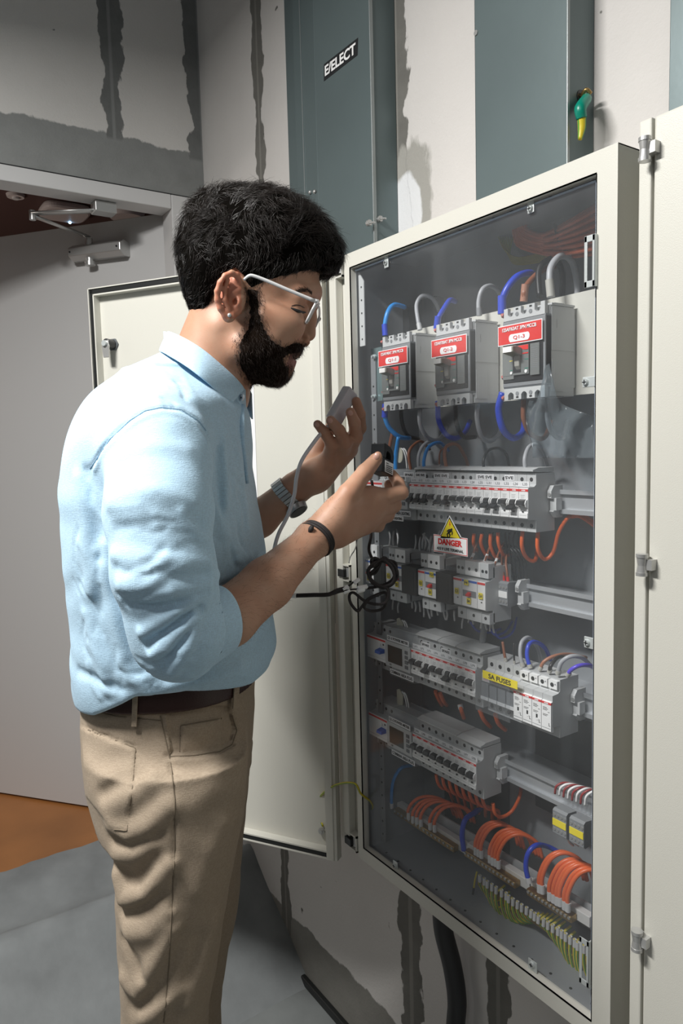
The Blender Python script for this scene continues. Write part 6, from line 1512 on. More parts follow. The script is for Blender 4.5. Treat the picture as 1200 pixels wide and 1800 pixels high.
fold([(384, 905), (402, 960), (440, 985)], 0.010, 0.0035); fold([(384, 1010), (420, 985), (452, 970)], 0.008, 0.0030); fold([(390, 1030), (425, 1015), (455, 1020)], 0.006, -0.0030)
fold([(150, 830), (168, 900), (176, 980)], 0.010, -0.0040); fold([(136, 840), (150, 930), (160, 1040)], 0.012, 0.0035); fold([(178, 960), (196, 1050), (216, 1150)], 0.012, 0.0040)
fold([(150, 1080), (170, 1150), (190, 1215)], 0.012, 0.0030); fold([(138, 1180), (160, 1190), (210, 1210)], 0.008, -0.0030); fold([(215, 1165), (235, 1195), (262, 1222)], 0.008, 0.0030)
fold([(253, 1175), (257, 1200), (260, 1225)], 0.003, -0.0015); fold([(262, 1182), (266, 1205), (270, 1225)], 0.003, -0.0015)
fold([(300, 1205), (360, 1195), (420, 1170)], 0.010, 0.0035); fold([(330, 1198), (390, 1160), (455, 1130)], 0.009, -0.0030); fold([(430, 1120), (455, 1100), (472, 1090)], 0.008, 0.003)
fold([(265, 640), (300, 672), (345, 700), (385, 735), (405, 780)], 0.010, 0.0020); fold([(310, 670), (322, 690), (325, 700)], 0.005, -0.0020)
WR = random.Random(21)
def wrinkle(x, y, L, ang, w, amp, bend):
    pts = []
    for t in (-1, -.35, .35, 1): pts.append((x+math.cos(ang)*L*t*.5-math.sin(ang)*bend*(1-t*t), y+math.sin(ang)*L*t*.5+math.cos(ang)*bend*(1-t*t)))
    q = [hit(SH, a, b) for a, b in pts]
    if max(p_[1] for p_ in q) > 1.0 or max(np.linalg.norm(q[i+1]-q[i]) for i in range(3)) > 0.05: return
    cr.append(crease(q, w, amp))
for i in range(34):      # sleeve: fine diagonal wrinkles, denser towards the elbow
    y = 800+370*(WR.random()**0.6); wrinkle(WR.uniform(215, 350), y, WR.uniform(30, 85), WR.uniform(-0.75, 0.35) if y > 950 else WR.uniform(-0.2, 0.5), WR.uniform(.0028, .0050), WR.choice((-1, 1))*WR.uniform(.0007, .0016), WR.uniform(-8, 8))
for i in range(22):      # back and side of the shirt: steeper wrinkles
    wrinkle(WR.uniform(140, 205), WR.uniform(850, 1200), WR.uniform(40, 110), WR.uniform(1.1, 1.75), WR.uniform(.0030, .0055), WR.choice((-1, 1))*WR.uniform(.0008, .0018), WR.uniform(-10, 10))
for i in range(20):      # chest side between sleeve and front
    wrinkle(WR.uniform(388, 440), WR.uniform(760, 1050), WR.uniform(30, 90), WR.uniform(0.8, 1.9), WR.uniform(.0028, .0050), WR.choice((-1, 1))*WR.uniform(.0008, .0018), WR.uniform(-8, 8))
for i in range(12):      # above the hem
    wrinkle(WR.uniform(220, 440), WR.uniform(1180, 1205), WR.uniform(30, 70), WR.uniform(-0.6, 0.5), WR.uniform(.0030, .0050), WR.choice((-1, 1))*WR.uniform(.0008, .0018), WR.uniform(-6, 6))
for i in range(8):       # yoke
    wrinkle(WR.uniform(250, 350), WR.uniform(660, 712), WR.uniform(20, 50), WR.uniform(0.2, 1.2), WR.uniform(.0028, .0045), WR.choice((-1, 1))*WR.uniform(.0007, .0013), WR.uniform(-5, 5))
# hem follows the belt: lowest at the back, cut by a gently tilted plane
hem_s = hit(SH, 300, 1214); hem_f = BU(440, 1190, .95); hem_b = BU(150, 1229, .97)
nrm = np.cross(hem_f-hem_b, np.array([0, 1.0, 0])); nrm *= -np.sign(nrm[2])
hem_pt = (hem_f+hem_b)/2
HEMF = Prim(lambda p: (Z0+np.interp(p[:, 0], [-.37, -.31, -.25, -.19, -.12, -.09], [-.333, -.322, -.290, -.286, -.303, -.300]))-p[:, 2], [-9]*3, [9]*3, 0.006, 'i')
shirt_all = SH+cr+[HEMF]
cuffdir = bu(400, 1086, .815)-bu(340, 1100, .785); cuffdir /= np.linalg.norm(cuffdir)
neckdir = H(408, 555)-H(352, 705); neckdir /= np.linalg.norm(neckdir)
neck_cut = [cone(H(352, 700), H(420, 545), 0.059, 0.059, 0.004, 's')]
def cloth_post(amp, f1=1.0):
    def fn(p, d):
        return d+amp*(np.sin(p[:, 0]*55*f1+3*np.sin(p[:, 2]*31))*np.sin(p[:, 2]*47*f1+2*np.sin(p[:, 1]*38)))*np.clip(1-np.abs(d)*20, 0, 1)
    return fn
V_s, F_s, N_s = nets(shirt_all+neck_cut, 0.0030, post=cloth_post(0.0012))
def fabric(name, col, scale, bump=0.25, rough=0.85, mixc=None):
    m = bpy.data.materials.new(name); m.use_nodes = True; nt = m.node_tree; b = nt.nodes['Principled BSDF']; L = nt.links.new
    tc = nt.nodes.new('ShaderNodeTexCoord'); out = []
    for st in ((1, 1, 0.12), (0.12, 0.12, 1)):
        mp = nt.nodes.new('ShaderNodeMapping'); mp.inputs['Scale'].default_value = st; L(tc.outputs['Object'], mp.inputs[0])
        n = nt.nodes.new('ShaderNodeTexNoise'); n.inputs['Scale'].default_value = scale; n.inputs['Detail'].default_value = 2; L(mp.outputs[0], n.inputs['Vector']); out.append(n.outputs['Fac'])
    ad = nt.nodes.new('ShaderNodeMath'); ad.operation = 'ADD'; L(out[0], ad.inputs[0]); L(out[1], ad.inputs[1])
    mx = nt.nodes.new('ShaderNodeMix'); mx.data_type = 'RGBA'; c2 = mixc or tuple(min(1, c*1.10) for c in col)
    mx.inputs[6].default_value = (*[c*0.92 for c in col], 1); mx.inputs[7].default_value = (*c2, 1)
    mr = nt.nodes.new('ShaderNodeMapRange'); mr.inputs[1].default_value = 0.8; mr.inputs[2].default_value = 1.2; L(ad.outputs[0], mr.inputs[0]); L(mr.outputs[0], mx.inputs[0]); L(mx.outputs[2], b.inputs['Base Color'])
    n4 = nt.nodes.new('ShaderNodeTexNoise'); n4.inputs['Scale'].default_value = 22; n4.inputs['Detail'].default_value = 5; n4.inputs['Roughness'].default_value = 0.6; L(tc.outputs['Object'], n4.inputs['Vector'])
    m5 = nt.nodes.new('ShaderNodeMath'); m5.operation = 'MULTIPLY'; m5.inputs[1].default_value = 2.4; L(n4.outputs['Fac'], m5.inputs[0])
    a2 = nt.nodes.new('ShaderNodeMath'); a2.operation = 'ADD'; L(m5.outputs[0], a2.inputs[0]); L(ad.outputs[0], a2.inputs[1])
    bp = nt.nodes.new('ShaderNodeBump'); bp.inputs['Strength'].default_value = bump; bp.inputs['Distance'].default_value = 0.0016; L(a2.outputs[0], bp.inputs['Height']); L(bp.outputs[0], b.inputs['Normal'])
    b.inputs['Roughness'].default_value = rough; b.inputs['Specular IOR Level'].default_value = 0.2; b.inputs['Sheen Weight'].default_value = 0.03
    MATS[name] = m; return m
M_shirt = fabric('pale_blue_oxford', (0.46, 0.65, 0.80), 1400, 0.24)
M_khaki = fabric('khaki_twill', (0.335, 0.265, 0.195), 1600, 0.25, mixc=(0.39, 0.315, 0.235))
so = add_part('shirt', V_s, F_s, [M_shirt], man)
# rolled cuff
cuff = [cone(bu(322, 1104, .778), bu(398, 1087, .812), 0.0560, 0.0375, 0), plane(cuffdir, bu(394, 1088, .812), 0.004, 'i'), plane(-cuffdir, bu(334, 1101, .783), 0.004, 'i'),
        cone(bu(322, 1104, .778), bu(440, 1070, .835), 0.0515, 0.0200, 0.002, 's')]
cf0 = [cuff[0]]
for pl_, w_, a_ in (([(352, 1062), (366, 1100), (372, 1150)], 0.006, 0.0020), ([(338, 1080), (345, 1130), (352, 1168)], 0.005, -0.0020), ([(385, 1075), (392, 1120)], 0.005, 0.0015)):
    cuff.insert(3, crease([hit(cf0, x, y) for x, y in pl_], w_, a_))
V_c, F_c, _ = nets(cuff, 0.0020); add_part('cuff', V_c, F_c, [M_shirt], so)
# collar as two turned leaves round the neck
T_ = [(432, 684, .965), (418, 668, .952), (405, 655, .943), (388, 640, .935), (372, 626, .930), (356, 613, .930), (340, 603, .935), (325, 594, .946), (312, 588, .962), (300, 583, .982), (292, 581, 1.0)]
L_2 = [(407, 714, .935), (392, 700, .918), (378, 687, .905), (364, 673, .895), (349, 661, .889), (331, 647, .893), (312, 635, .905), (298, 627, .925), (288, 621, .948), (281, 618, .975), (278, 616, 1.0)]
Tn = [BU(*q) for q in T_]; Ln = [BU(*q) for q in L_2]
def mirror(q): return np.array([q[0], 2.0-q[1], q[2]])
Tn += [mirror(q) for q in Tn[:-1][::-1]]; Ln += [mirror(q) for q in Ln[:-1][::-1]]
v = []; nr = 7
for i, (a, b) in enumerate(zip(Tn, Ln)):
    for j in range(nr):
        t = j/(nr-1); p = a+(b-a)*t; out = np.array([0, -1 if p[1] < 1 else 1, 0.3])*0.004*math.sin(t*math.pi)
        v.append(p+out)
f = [(i*nr+j, i*nr+j+1, (i+1)*nr+j+1, (i+1)*nr+j) for i in range(len(Tn)-1) for j in range(nr-1)]
co2 = add_part('collar', np.array(v), np.array(f), [M_shirt], so)
md = co2.modifiers.new('thickness', 'SOLIDIFY'); md.thickness = 0.0028; md.offset = 0; md = co2.modifiers.new('smooth', 'SUBSURF'); md.levels = 1; md.render_levels = 2
# inner stand of the collar
v = []
for i, a in enumerate(Tn):
    for j in range(4):
        d_ = np.array([0.0, 0, -0.012*j]); p = a+d_; v.append(np.array([p[0]-0.002, 1.0+(p[1]-1.0)*0.97, p[2]-0.001]))
f = [(i*4+j, i*4+j+1, (i+1)*4+j+1, (i+1)*4+j) for i in range(len(Tn)-1) for j in range(3)]
cs = add_part('collar_stand', np.array(v), np.array(f), [M_shirt], so); md = cs.modifiers.new('thickness', 'SOLIDIFY'); md.thickness = 0.002
M_btn = mat('white_button', (0.7, 0.72, 0.75), 0.3)
bq = U2W(BU(426, 699, .955)[None])[0]; mb = MB(); mb.cyl(bq, (0.2, -0.9, 0.1), 0.0045, 0.002, M_btn, 14); mb.cyl(bq+np.array([0.0004, -0.0018, 0]), (0.2, -0.9, 0.1), 0.0014, 0.0004, M_ink, 8); mb.build('button', so)

def seam(name, prims, pl_, r, m, parent, post=None):
    pts = []
    for (a, b) in zip(pl_[:-1], pl_[1:]):
        n = max(1, int(math.hypot(b[0]-a[0], b[1]-a[1])/9))
        for i in range(n): pts.append((a[0]+(b[0]-a[0])*i/n, a[1]+(b[1]-a[1])*i/n))
    pts.append(pl_[-1]); q = [hit(prims, *c) for c in pts]
    if post:
        q2 = []
        for c, p0 in zip(pts, q):
            d_ = U2W(p0[None])[0]-np.array([0, 0, Z0]); d_ = np.array([RH @ d_, FH @ d_, d_[2]]); d_ /= np.linalg.norm(d_)
            p = p0-d_*0.012
            for _ in range(14):
                e = post(p[None], evalp(prims, p[None], p-.02, p+.02, .06))[0]
                p = p+d_*max(min(e, 0.01), -0.01)*0.8
            q2.append(p)
        q = q2
    return utube(name, q, r, m, parent, 6, 2)
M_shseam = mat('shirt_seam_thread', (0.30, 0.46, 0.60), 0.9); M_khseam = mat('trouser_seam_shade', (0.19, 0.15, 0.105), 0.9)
SHP = [q for q in SH+cr]
cp_ = cloth_post(0.0012)
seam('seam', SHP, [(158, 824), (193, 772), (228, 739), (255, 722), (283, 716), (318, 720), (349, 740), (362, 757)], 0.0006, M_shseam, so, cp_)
# front placket strip seen edge-on below the collar
pk = [hit(SHP, x, y) for x, y in ((424, 712), (423, 740), (424, 775), (428, 810), (433, 850))]
utube('placket', [q+np.array([0.0015, 0, 0]) for q in pk], [0.003, 0.0032, 0.0032, 0.003, 0.002], M_shirt, so, 8, 4, flat=(1.2, 0.6))
# --- trousers and belt
zs, uc, vc, ra, rb = rows([(1120, 152, 440), (1200, 146, 442), (1240, 149, 441), (1300, 152, 439), (1350, 162, 435), (1400, 180, 431)], .97, 0.995, [.135, .138, .146, .158, .165, .168])
HIP = loft(zs, uc, vc, ra, rb, 0, e=2.3, cap=0.02)
def legloft(rr, vp, vc_, rb_, zend):
    zs, uc, vc, ra, rb = rows(rr, vp, vc_, rb_); 
    return zs, uc, vc, ra, rb
zs1, uc1, vc1, ra1, rb1 = rows([(1330, 160, 434), (1400, 180, 430), (1450, 196, 425), (1500, 204, 414), (1600, 203, 395), (1700, 212, 380), (1800, 214, 360)], .885, .895, [.080, .084, .084, .082, .079, .075, .071])
u_e = uc1[-1]
zs1 += [0.35, 0.06]; uc1 += [u_e-0.01, u_e-0.015]; vc1 += [.895]*2; ra1 += [0.062, 0.060]; rb1 += [0.060, 0.058]
zs2, uc2, vc2, ra2, rb2 = rows([(1330, 185, 436), (1450, 215, 426), (1550, 235, 416), (1640, 245, 412), (1700, 243, 394), (1800, 240, 378)], 1.03, 1.075, [.080, .084, .080, .078, .075, .070])
u_e2 = uc2[-1]; zs2 += [0.35, 0.06]; uc2 += [u_e2-0.01, u_e2-0.015]; vc2 += [1.075]*2; ra2 += [0.062, 0.060]; rb2 += [0.060, 0.058]
TR = [HIP, loft(zs1, uc1, vc1, ra1, rb1, 0.025, e=2.1, cap=0.02), loft(zs2, uc2, vc2, ra2, rb2, 0.012, e=2.1, cap=0.02)]
cr = []
def tf(pl_, w, amp): cr.append(crease([hit(TR, x, y) for x, y in pl_], w*0.9, amp*1.3))
tf([(153, 1280), (195, 1298), (238, 1315), (232, 1380), (222, 1459)], 0.0030, -0.0024); tf([(153, 1245), (203, 1258), (283, 1266)], 0.0028, -0.0018)
tf([(281, 1254), (290, 1294), (300, 1342), (307, 1404), (307, 1490), (302, 1594), (297, 1697), (288, 1797)], 0.0030, -0.0024)
tf([(296, 1328), (341, 1327), (386, 1320), (408, 1307), (416, 1283), (405, 1252)], 0.0040, -0.0042); tf([(316, 1322), (317, 1274), (390, 1262)], 0.0026, -0.0016)
tf([(300, 1337), (345, 1336), (390, 1328), (415, 1313)], 0.006, 0.0022)
tf([(200, 1450), (224, 1466), (262, 1449), (296, 1416)], 0.013, 0.0085); tf([(205, 1476), (232, 1484), (275, 1468)], 0.010, -0.0050); tf([(190, 1420), (225, 1400), (262, 1372)], 0.016, 0.0050)
tf([(185, 1395), (215, 1375), (240, 1370)], 0.012, -0.0045)
tf([(207, 1540), (216, 1580), (255, 1571), (296, 1520)], 0.012, 0.0080); tf([(222, 1540), (240, 1550), (275, 1515)], 0.014, -0.0050); tf([(212, 1602), (240, 1602), (280, 1572)], 0.010, -0.0050)
tf([(205, 1505), (230, 1500), (262, 1480)], 0.014, 0.0040)
tf([(218, 1655), (235, 1690), (250, 1718)], 0.009, -0.0055); tf([(220, 1722), (240, 1748), (272, 1696), (305, 1634)], 0.012, 0.0075); tf([(235, 1775), (280, 1730), (320, 1650)], 0.014, -0.0050)
tf([(225, 1640), (262, 1640), (295, 1605)], 0.014, 0.0045); tf([(330, 1760), (352, 1700), (375, 1620)], 0.014, 0.0050); tf([(300, 1790), (330, 1720), (350, 1650)], 0.012, -0.0040); tf([(250, 1790), (285, 1770), (320, 1740)], 0.012, 0.0055)
tf([(320, 1420), (370, 1390), (420, 1380)], 0.020, 0.0030); tf([(350, 1560), (370, 1500), (395, 1450)], 0.018, 0.0035)
beltz = hit(TR, 320, 1236)[2]
BPK = [(140, 1276), (195, 1297), (239, 1314), (233, 1380), (223, 1461), (196, 1458), (150, 1400)]
FPK = [(300, 1327), (341, 1324), (386, 1318), (406, 1305), (413, 1283), (402, 1240), (290, 1240)]
CPK = [(316, 1340), (318, 1274), (389, 1261), (392, 1340)]
def tpost(p, d):
    near_ = (np.abs(d) < 0.02) & (p[:, 1] < 0.93) & (p[:, 2] > Z0-0.62); 
    if near_.any():
        q = project(p[near_]); a = np.clip(-poly_sdf(q, BPK)/2.0, 0, 1); b = np.clip(-poly_sdf(q, FPK)/2.0, 0, 1); c = np.clip(-poly_sdf(q, CPK)/2.0, 0, 1)
        d = d.copy(); d[near_] += -0.0022*a+0.0060*b-0.0030*b*c
    return cloth_post(0.0008, 1.2)(p, d)
V_t, F_t, N_t = nets(TR+cr+[plane((0, 0, 1), (0, 0, Z0-0.290), 0.003, 'i')], 0.0033, post=tpost)
to = add_part('trousers', V_t, F_t, [M_khaki], man)
TRP = TR+cr
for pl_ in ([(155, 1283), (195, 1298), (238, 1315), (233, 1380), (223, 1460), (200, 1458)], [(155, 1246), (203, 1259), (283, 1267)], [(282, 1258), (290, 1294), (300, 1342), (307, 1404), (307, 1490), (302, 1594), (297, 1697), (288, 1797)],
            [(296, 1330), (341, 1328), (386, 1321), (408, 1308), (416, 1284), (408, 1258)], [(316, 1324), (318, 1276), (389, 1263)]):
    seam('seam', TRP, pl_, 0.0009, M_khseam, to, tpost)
class _O: pass
def offs(q, t): return Prim(lambda p, q=q, t=t: q.f(p)-t, q.lo-t, q.hi+t, 0, q.op)
pA = hem_pt+np.array([0, 0, 0.010]); bn = nrm/np.linalg.norm(nrm)
BLT = [offs(HIP, 0.0062), plane((0, 0, -1), (0, 0, Z0-0.3195), 0.0015, 'i'), plane((0, 0, 1), (0, 0, Z0-0.268), 0.0015, 'i')]
q_ = offs(HIP, 0.0020); q_.op = 's'; q_.k = 0.001; BLT.append(q_)
M_belt = mat('dark_brown_leather', (0.036, 0.013, 0.011), 0.45, bump=0.2, bscale=500)
V_, F_, _ = nets(BLT, 0.0026); add_part('belt', V_, F_, [M_belt], man)
def loop_(px0, py0, px1, py1, w=4.6):
    o1 = [offs(HIP, 0.0068)]; g = lambda x, y: hit(o1, x, y)
    A_ = [g(px0-w, py0), g(px0+w, py0), g(px1+w, py1), g(px1-w, py1)]; n = np.cross(A_[1]-A_[0], A_[3]-A_[0]); n /= np.linalg.norm(n); n *= -np.sign(n[1])
    Bq = [q+n*0.0022 for q in A_]
    mb = MB(); mb.add([tuple(U2W(q[None])[0]) for q in A_+Bq], [(0, 3, 2, 1), (4, 5, 6, 7), (0, 1, 5, 4), (1, 2, 6, 5), (2, 3, 7, 6), (3, 0, 4, 7)], M_khaki); mb.build('belt_loop', to, bevel=0.0006)
loop_(238, 1222, 236, 1277); loop_(415, 1200, 412, 1246)
# shoes
for vv, uu in ((.895, u_e-0.012), (1.075, u_e2-0.012)):
    SHO = [ell((uu+0.035, vv, 0.045), (0.135, 0.045, 0.042), 0), ell((uu-0.03, vv, 0.075), (0.055, 0.040, 0.06), 0.03), plane((0, 0, -1), (0, 0, 0.006), 0.004, 'i')]
    V_, F_, _ = nets(SHO, 0.006); add_part('shoe', V_, F_, [mat('dark_shoe_leather', (0.03, 0.02, 0.016), 0.4)], man)

# --- things worn or held
gl = empty('eyeglasses', U2W(H(550, 545)[None])[0], 'clear-framed eyeglasses worn by the bearded man', 'glasses')
M_frame = mat('translucent_white_frame', (0.60, 0.60, 0.60), 0.2, coat=0.5); M_lens = clear_mat('spectacle_lens', (0.98, 0.98, 0.98), 0.01, (0.9, 0.9, 0.9), 0.02)
for s in (-1, 1):
    f_ = (lambda q: q) if s < 0 else mirror
    utube('temple', [f_(BU(*q)) for q in ((428, 492, .918), (437, 485, .916), (446, 485, .916), (470, 494, .918), (512, 512, .922), (553, 529, .928))], [0.0014, 0.0017, 0.0018, 0.0019, 0.0019, 0.0021], M_frame, gl, 8, 5, flat=(0.8, 1.2))
def rimpt(lat, y):
    t_, b_ = Hn(560-3*abs(lat)/0.065, 528, lat), Hn(540-3*abs(lat)/0.065, 568, lat); return t_+(b_-t_)*y
for s in (-1, 1):
    ring = []
    for a_ in np.linspace(0, 2*math.pi, 20, endpoint=False):
        ca, sa = math.cos(a_), math.sin(a_); x = s*0.036+0.026*math.copysign(abs(ca)**0.6, ca); y = 0.5+0.5*math.copysign(abs(sa)**0.6, sa)
        ring.append(rimpt(x, y))
    mb = MB(); mb.tube([U2W(q[None])[0] for q in ring], 0.0017, M_frame, 8, 3, closed=True); mb.build('rim', gl)
    mb = MB(); mb.add([tuple(U2W(q[None])[0]) for q in ring], [tuple(range(20))], M_lens); mb.build('lens', gl)
    utube('hinge', [rimpt(s*0.062, 0.05), (BU(554, 529, .930) if s < 0 else mirror(BU(554, 529, .930)))], 0.0028, M_frame, gl, 8, 1)
utube('bridge', [rimpt(-0.010, 0.3), rimpt(0, 0.15)+np.array([0.002, 0, 0]), rimpt(0.010, 0.3)], 0.0020, M_frame, gl)
er = U2W(hit(HEADS, 403, 554)[None])[0]; mb = MB(); mb.sphere(er, 0.0026, M_zinc, 12, 8); tag(mb.build('ear_stud'), 'tiny silver stud in the bearded man\'s ear lobe', 'earring')
# bracelet on the near wrist
def ringpts(c, ax, r, n=22, sq=1.0, up_=(0, 0, 1.0)):
    ax = ax/np.linalg.norm(ax); a = np.cross(ax, np.array(up_)); a /= np.linalg.norm(a); b = np.cross(ax, a)
    return [c+a*r*math.cos(t)+b*r*sq*math.sin(t) for t in np.linspace(0, 2*math.pi, n, endpoint=False)]
br = empty('bracelet', U2W(bu(556, 948, .945)[None])[0], 'thin black cord bracelet on the near wrist of the man', 'bracelet')
fdir = bu(600, 905, .975)-bu(470, 1026, .865); M_cord = mat('black_cord', (0.02, 0.015, 0.015), 0.7)
fd = fdir/np.linalg.norm(fdir)
for k, (o_, rr) in enumerate(((0.0, 0.0252), (-0.0038, 0.0256), (0.0036, 0.0249))):
    c = bu(556, 946, .948)+fd*o_; mb = MB(); mb.tube([U2W(q[None])[0] for q in ringpts(c, fd+np.array([0, 0, 0.03*k]), rr)], 0.0019, M_cord, 8, 2, closed=True); mb.build('cord', br)
kq = hit(r_arm+rh, 546, 929); utube('knot', [kq+np.array([0.002, -0.002, 0.003]), kq+np.array([0, -0.004, -0.001]), kq+np.array([-0.003, -0.003, -0.008])], [0.0028, 0.0034, 0.0012], M_cord, br)
# watch on the far wrist
wt = empty('wristwatch', U2W(bu(506, 868, 1.18)[None])[0], 'steel wristwatch with link band on the man\'s far wrist', 'watch')
wd_ = bu(556, 835, 1.17)-bu(455, 912, 1.18); wd_ /= np.linalg.norm(wd_); wc = bu(505, 869, 1.18)
M_watch = mat('watch_steel', (0.48, 0.48, 0.47), 0.3, 0.6)
rp = ringpts(wc, wd_+np.array([0.15, 0, 0.25]), 0.0285, 26)
for i, q in enumerate(rp):
    q2 = rp[(i+1) % len(rp)]; c = (q+q2)/2; tdir = (q2-q)/np.linalg.norm(q2-q); sd = wd_; nn = np.cross(tdir, sd); nn /= np.linalg.norm(nn)
    mb = MB(); cs_ = []
    for (a_, b_, c_) in ((-1, -1, -1), (1, -1, -1), (1, 1, -1), (-1, 1, -1), (-1, -1, 1), (1, -1, 1), (1, 1, 1), (-1, 1, 1)):
        p = c+tdir*a_*0.0030+sd*b_*0.0095+nn*c_*0.0014; cs_.append(tuple(U2W(p[None])[0]))
    mb.add(cs_, [(0, 3, 2, 1), (4, 5, 6, 7), (0, 1, 5, 4), (1, 2, 6, 5), (2, 3, 7, 6), (3, 0, 4, 7)], M_watch); mb.build('band_link', wt, bevel=0.0007)
cdir = bu(528, 896, 1.165)-wc; cdir -= wd_*(cdir @ wd_); cdir /= np.linalg.norm(cdir)
cp = wc+cdir*0.0285; mb = MB(); mb.cyl(U2W(cp[None])[0], U2W(cdir[None])[0], 0.0185, 0.0085, M_watch, 28, 0.0165); mb.build('watch_case', wt, bevel=0.001)
mb = MB(); mb.cyl(U2W((cp+cdir*0.0086)[None])[0], U2W(cdir[None])[0], 0.0145, 0.0006, M_dark, 28); mb.build('dial', wt)

# black clamp sensor held by the near hand
ct = empty('clamp_sensor', U2W(bu(675, 820, 1.03)[None])[0], 'black split-core current sensor held between the man\'s thumb and finger', 'current sensor')
def box8(P8, mt, name, parent, bevel=0.0):
    mb = MB(); mb.add([tuple(U2W(np.array(p)[None])[0]) for p in P8], [(0, 3, 2, 1), (4, 5, 6, 7), (0, 1, 5, 4), (1, 2, 6, 5), (2, 3, 7, 6), (3, 0, 4, 7)], mt); return mb.build(name, parent, bevel=bevel)
# label face corners (facing the viewer): from the photo, block 22 mm deep going away to the left
fA, fB, fC, fD = bu(673, 803, 1.022), bu(692, 812, 1.035), bu(691, 838, 1.037), bu(672, 829, 1.024)
dp = bu(658, 820, 1.03)-bu(673, 817, 1.023); dp[1] = 0.018; dp = dp*1.0
nrmf = np.cross(fB-fA, fD-fA); nrmf /= np.linalg.norm(nrmf); nrmf *= np.sign(nrmf[1])
back = nrmf*0.016+np.array([-0.010, 0, -0.002])
box8([fD, fC, fC+back, fD+back, fA, fB, fB+back, fA+back], M_dark, 'sensor_body', ct, bevel=0.0012)
# jaw arch on top
jA, jB = fA+np.array([0.001, 0, 0]), fB; upv = (fA-fD)/np.linalg.norm(fA-fD)
wx = jB-jA
arch = [(0, 0), (0, .019), (.12, .0205), (.60, .0185), (.85, .0150), (1, .0085), (1, 0), (.72, 0), (.72, .0055), (.60, .0095), (.36, .0105), (.26, .0080), (.24, 0)]
na_ = len(arch); va = [jA+wx*s_+upv*t_ for s_, t_ in arch]+[jA+wx*s_+upv*t_+back*0.92 for s_, t_ in arch]
mb = MB(); mb.add([tuple(U2W(q[None])[0]) for q in va], [tuple(range(na_)), tuple(range(2*na_-1, na_-1, -1))]+[(i, i+na_, (i+1) % na_+na_, (i+1) % na_) for i in range(na_)], M_dark); mb.build('jaw', ct, bevel=0.0006)
n_o = -nrmf*0.0006
def fpt(s, t): return fA*(1-s)*(1-t)+fB*s*(1-t)+fC*s*t+fD*(1-s)*t
lb = box8([fpt(.2, .92)+n_o*0.2, fpt(.95, .92)+n_o*0.2, fpt(.95, .92)-n_o, fpt(.2, .92)-n_o, fpt(.2, .15)+n_o*1.2, fpt(.95, .15)+n_o*1.2, fpt(.95, .15)-n_o, fpt(.2, .15)-n_o][0:8], M_paper, 'rating_sticker', ct)
for t in (.30, .45, .58, .70, .82):
    a_, b_ = fpt(.28, t)+n_o*1.9, fpt(.28+.55*(1 if t > .4 else .35), t)+n_o*1.9; utube('print_line', [a_, b_], 0.0005, M_ink, ct, 4, 1)
# white-grey transmitter box held in the far hand
tb = empty('transmitter_box', U2W(bu(600, 712, 1.13)[None])[0], 'small light grey plastic box with cable held in the man\'s far hand', 'device')
a0, a1 = bu(585, 741, 1.125), bu(616, 686, 1.145); axl = a1-a0
wv = (bu(596, 748, 1.135)-bu(576, 728, 1.115)); wv = wv-axl*(wv @ axl)/(axl @ axl); wv = wv/np.linalg.norm(wv)*0.020
nv = np.cross(axl, wv); nv = nv/np.linalg.norm(nv)*0.0085
if nv[1] < 0: nv = -nv
cn = (a0+a1)/2; hl = axl*0.5
P8 = [cn-hl-wv*.62-nv, cn-hl+wv*.62-nv, cn-hl+wv*.62+nv, cn-hl-wv*.62+nv, cn+hl-wv*.62-nv, cn+hl+wv*.62-nv, cn+hl+wv*.62+nv, cn+hl-wv*.62+nv]
M_tbx = mat('light_grey_abs', (0.62, 0.61, 0.64), 0.35); box8(P8, M_tbx, 'case', tb, bevel=0.003)
utube('seam', [cn-hl*0.95+wv*.62-nv*0.1, cn+hl*0.95+wv*.62-nv*0.1], 0.0007, M_mgrey, tb, 6, 1)
# cables : grey lead from the box, black lead with connectors, coil
cab = empty('data_cable', U2W(bu(520, 860, 1.12)[None])[0], 'grey cable running from the small grey box down behind the near forearm', 'cable')
utube('grey_sheath', [cn-hl*0.98, bu(566, 760, 1.11), bu(552, 777, 1.10), bu(530, 810, 1.10), bu(521, 840, 1.11), bu(517, 870, 1.12), bu(506, 905, 1.12), bu(490, 937, 1.10), bu(482, 965, 1.08), bu(478, 1000, 1.04), bu(486, 1030, 1.0), bu(503, 1043, .98)], 0.0030, mat('grey_cable_sheath', (0.66, 0.66, 0.68), 0.45), cab, 10, 6)
utube('white_sleeve', [bu(500, 1042, .982), bu(508, 1046, .978), bu(521, 1047, .975)], 0.0036, M_white, cab, 10, 3)
sl = empty('sensor_lead', U2W(bu(600, 1040, .98)[None])[0], 'black lead with white plugs and a messy coil hanging in front of the panel', 'cable')
utube('black_sheath', [bu(520, 1047, .975), bu(550, 1046, .975), bu(577, 1045, .975), bu(592, 1038, .98), bu(604, 1035, .985)], 0.0030, M_cord, sl, 8, 5)
for pts in ([(582, 1043, .977), (596, 1035, .98), (612, 1030, .985), (622, 1022, .99)], [(584, 1045, .977), (600, 1040, .98), (620, 1036, .985), (632, 1036, .99)]): utube('thin_lead', [bu(*q) for q in pts], 0.0013, M_cord, sl, 6, 4)
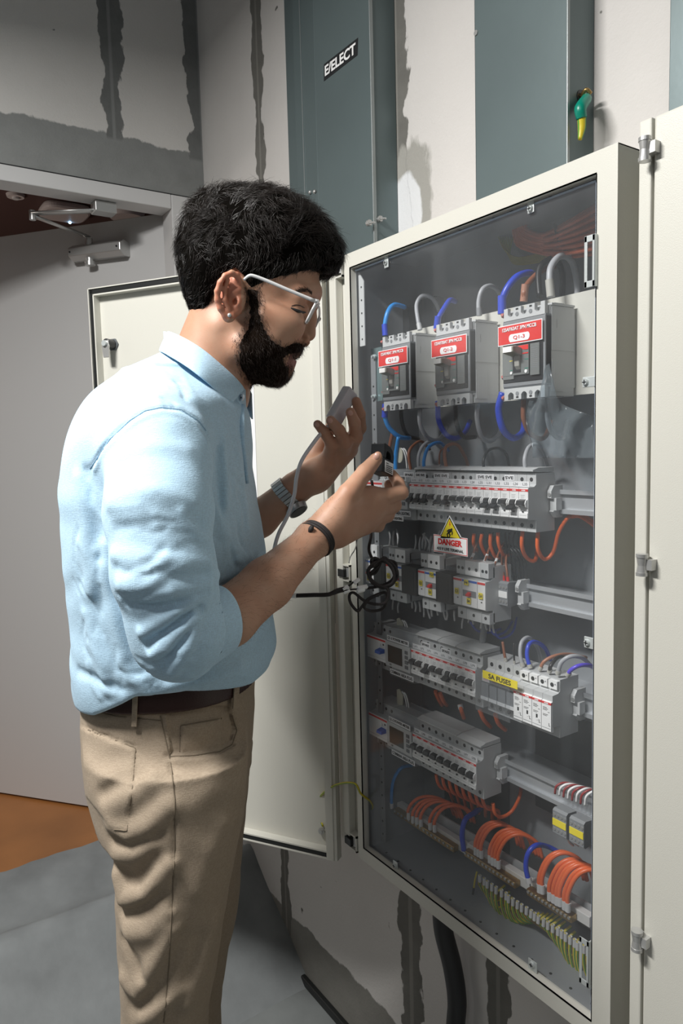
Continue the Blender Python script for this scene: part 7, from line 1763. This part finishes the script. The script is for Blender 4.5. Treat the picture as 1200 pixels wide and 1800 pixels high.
for a_, b_, nm in (((602, 1036, .982), (612, 1031, .985), 0), ((604, 1041, .982), (614, 1037, .985), 0), ((622, 1025, .988), (631, 1018, .992), 0), ((628, 1034, .986), (645, 1031, .992), 0), ((627, 1040, .986), (640, 1036, .99), 0)):
    A_, B2 = U2W(bu(*a_)[None])[0], U2W(bu(*b_)[None])[0]; mb = MB(); mb.tube([A_, B2], 0.0042, M_white, 4, 1, flat=(1, 0.8)); mb.build('plug', sl, bevel=0.0005)
coil = [(645, 1034, 1.0), (668, 1030, 1.01), (688, 1020, 1.02), (694, 1005, 1.02), (690, 992, 1.02), (678, 985, 1.015), (664, 986, 1.01), (655, 996, 1.01), (652, 985, 1.01), (660, 981, 1.0), (668, 990, 1.0), (656, 1003, 1.0), (648, 1012, 1.0), (655, 1025, 1.0), (672, 1030, 1.01), (690, 1022, 1.015),
        (696, 1003, 1.015), (686, 988, 1.01), (672, 983, 1.005), (658, 990, 1.0), (648, 1000, 1.0), (650, 1018, 1.0), (668, 1030, 1.0), (688, 1026, 1.0), (693, 1010, 1.0), (684, 992, 1.0), (666, 986, 1.0), (652, 994, .995), (646, 1008, .995), (660, 1026, .995), (680, 1034, 1.0),
        (682, 1048, 1.0), (676, 1060, 1.0), (660, 1062, 1.0), (640, 1056, 1.0), (622, 1042, .998), (614, 1046, .998), (616, 1060, .998), (628, 1074, .998), (636, 1066, 1.0), (648, 1052, 1.0), (672, 1042, 1.005), (680, 1046, 1.01), (674, 1068, 1.01), (655, 1074, 1.01), (640, 1068, 1.0), (648, 1054, 1.0), (668, 1044, 1.0)]
utube('coil', [bu(*q) for q in coil], 0.0021, M_cord, sl, 8, 5)
cl2 = [(x+3*math.sin(i*1.7)+2, y+3*math.cos(i*2.3), v+0.006*math.sin(i)) for i, (x, y, v) in enumerate(coil[3:28])]
utube('coil', [bu(*q) for q in cl2], 0.0021, M_cord, sl, 8, 5)
utube('sensor_tail', [bu(653, 845, 1.03), bu(655, 858, 1.035), bu(656, 870, 1.05), bu(650, 900, 1.06), bu(652, 940, 1.05), bu(648, 965, 1.03), bu(655, 985, 1.015)], 0.0022, M_cord, sl, 8, 5)
utube('white_thread', [bu(629, 946, 1.02), bu(624, 965, 1.02), bu(616, 978, 1.02), bu(613, 990, 1.02)], 0.0009, M_white, sl, 6, 4)
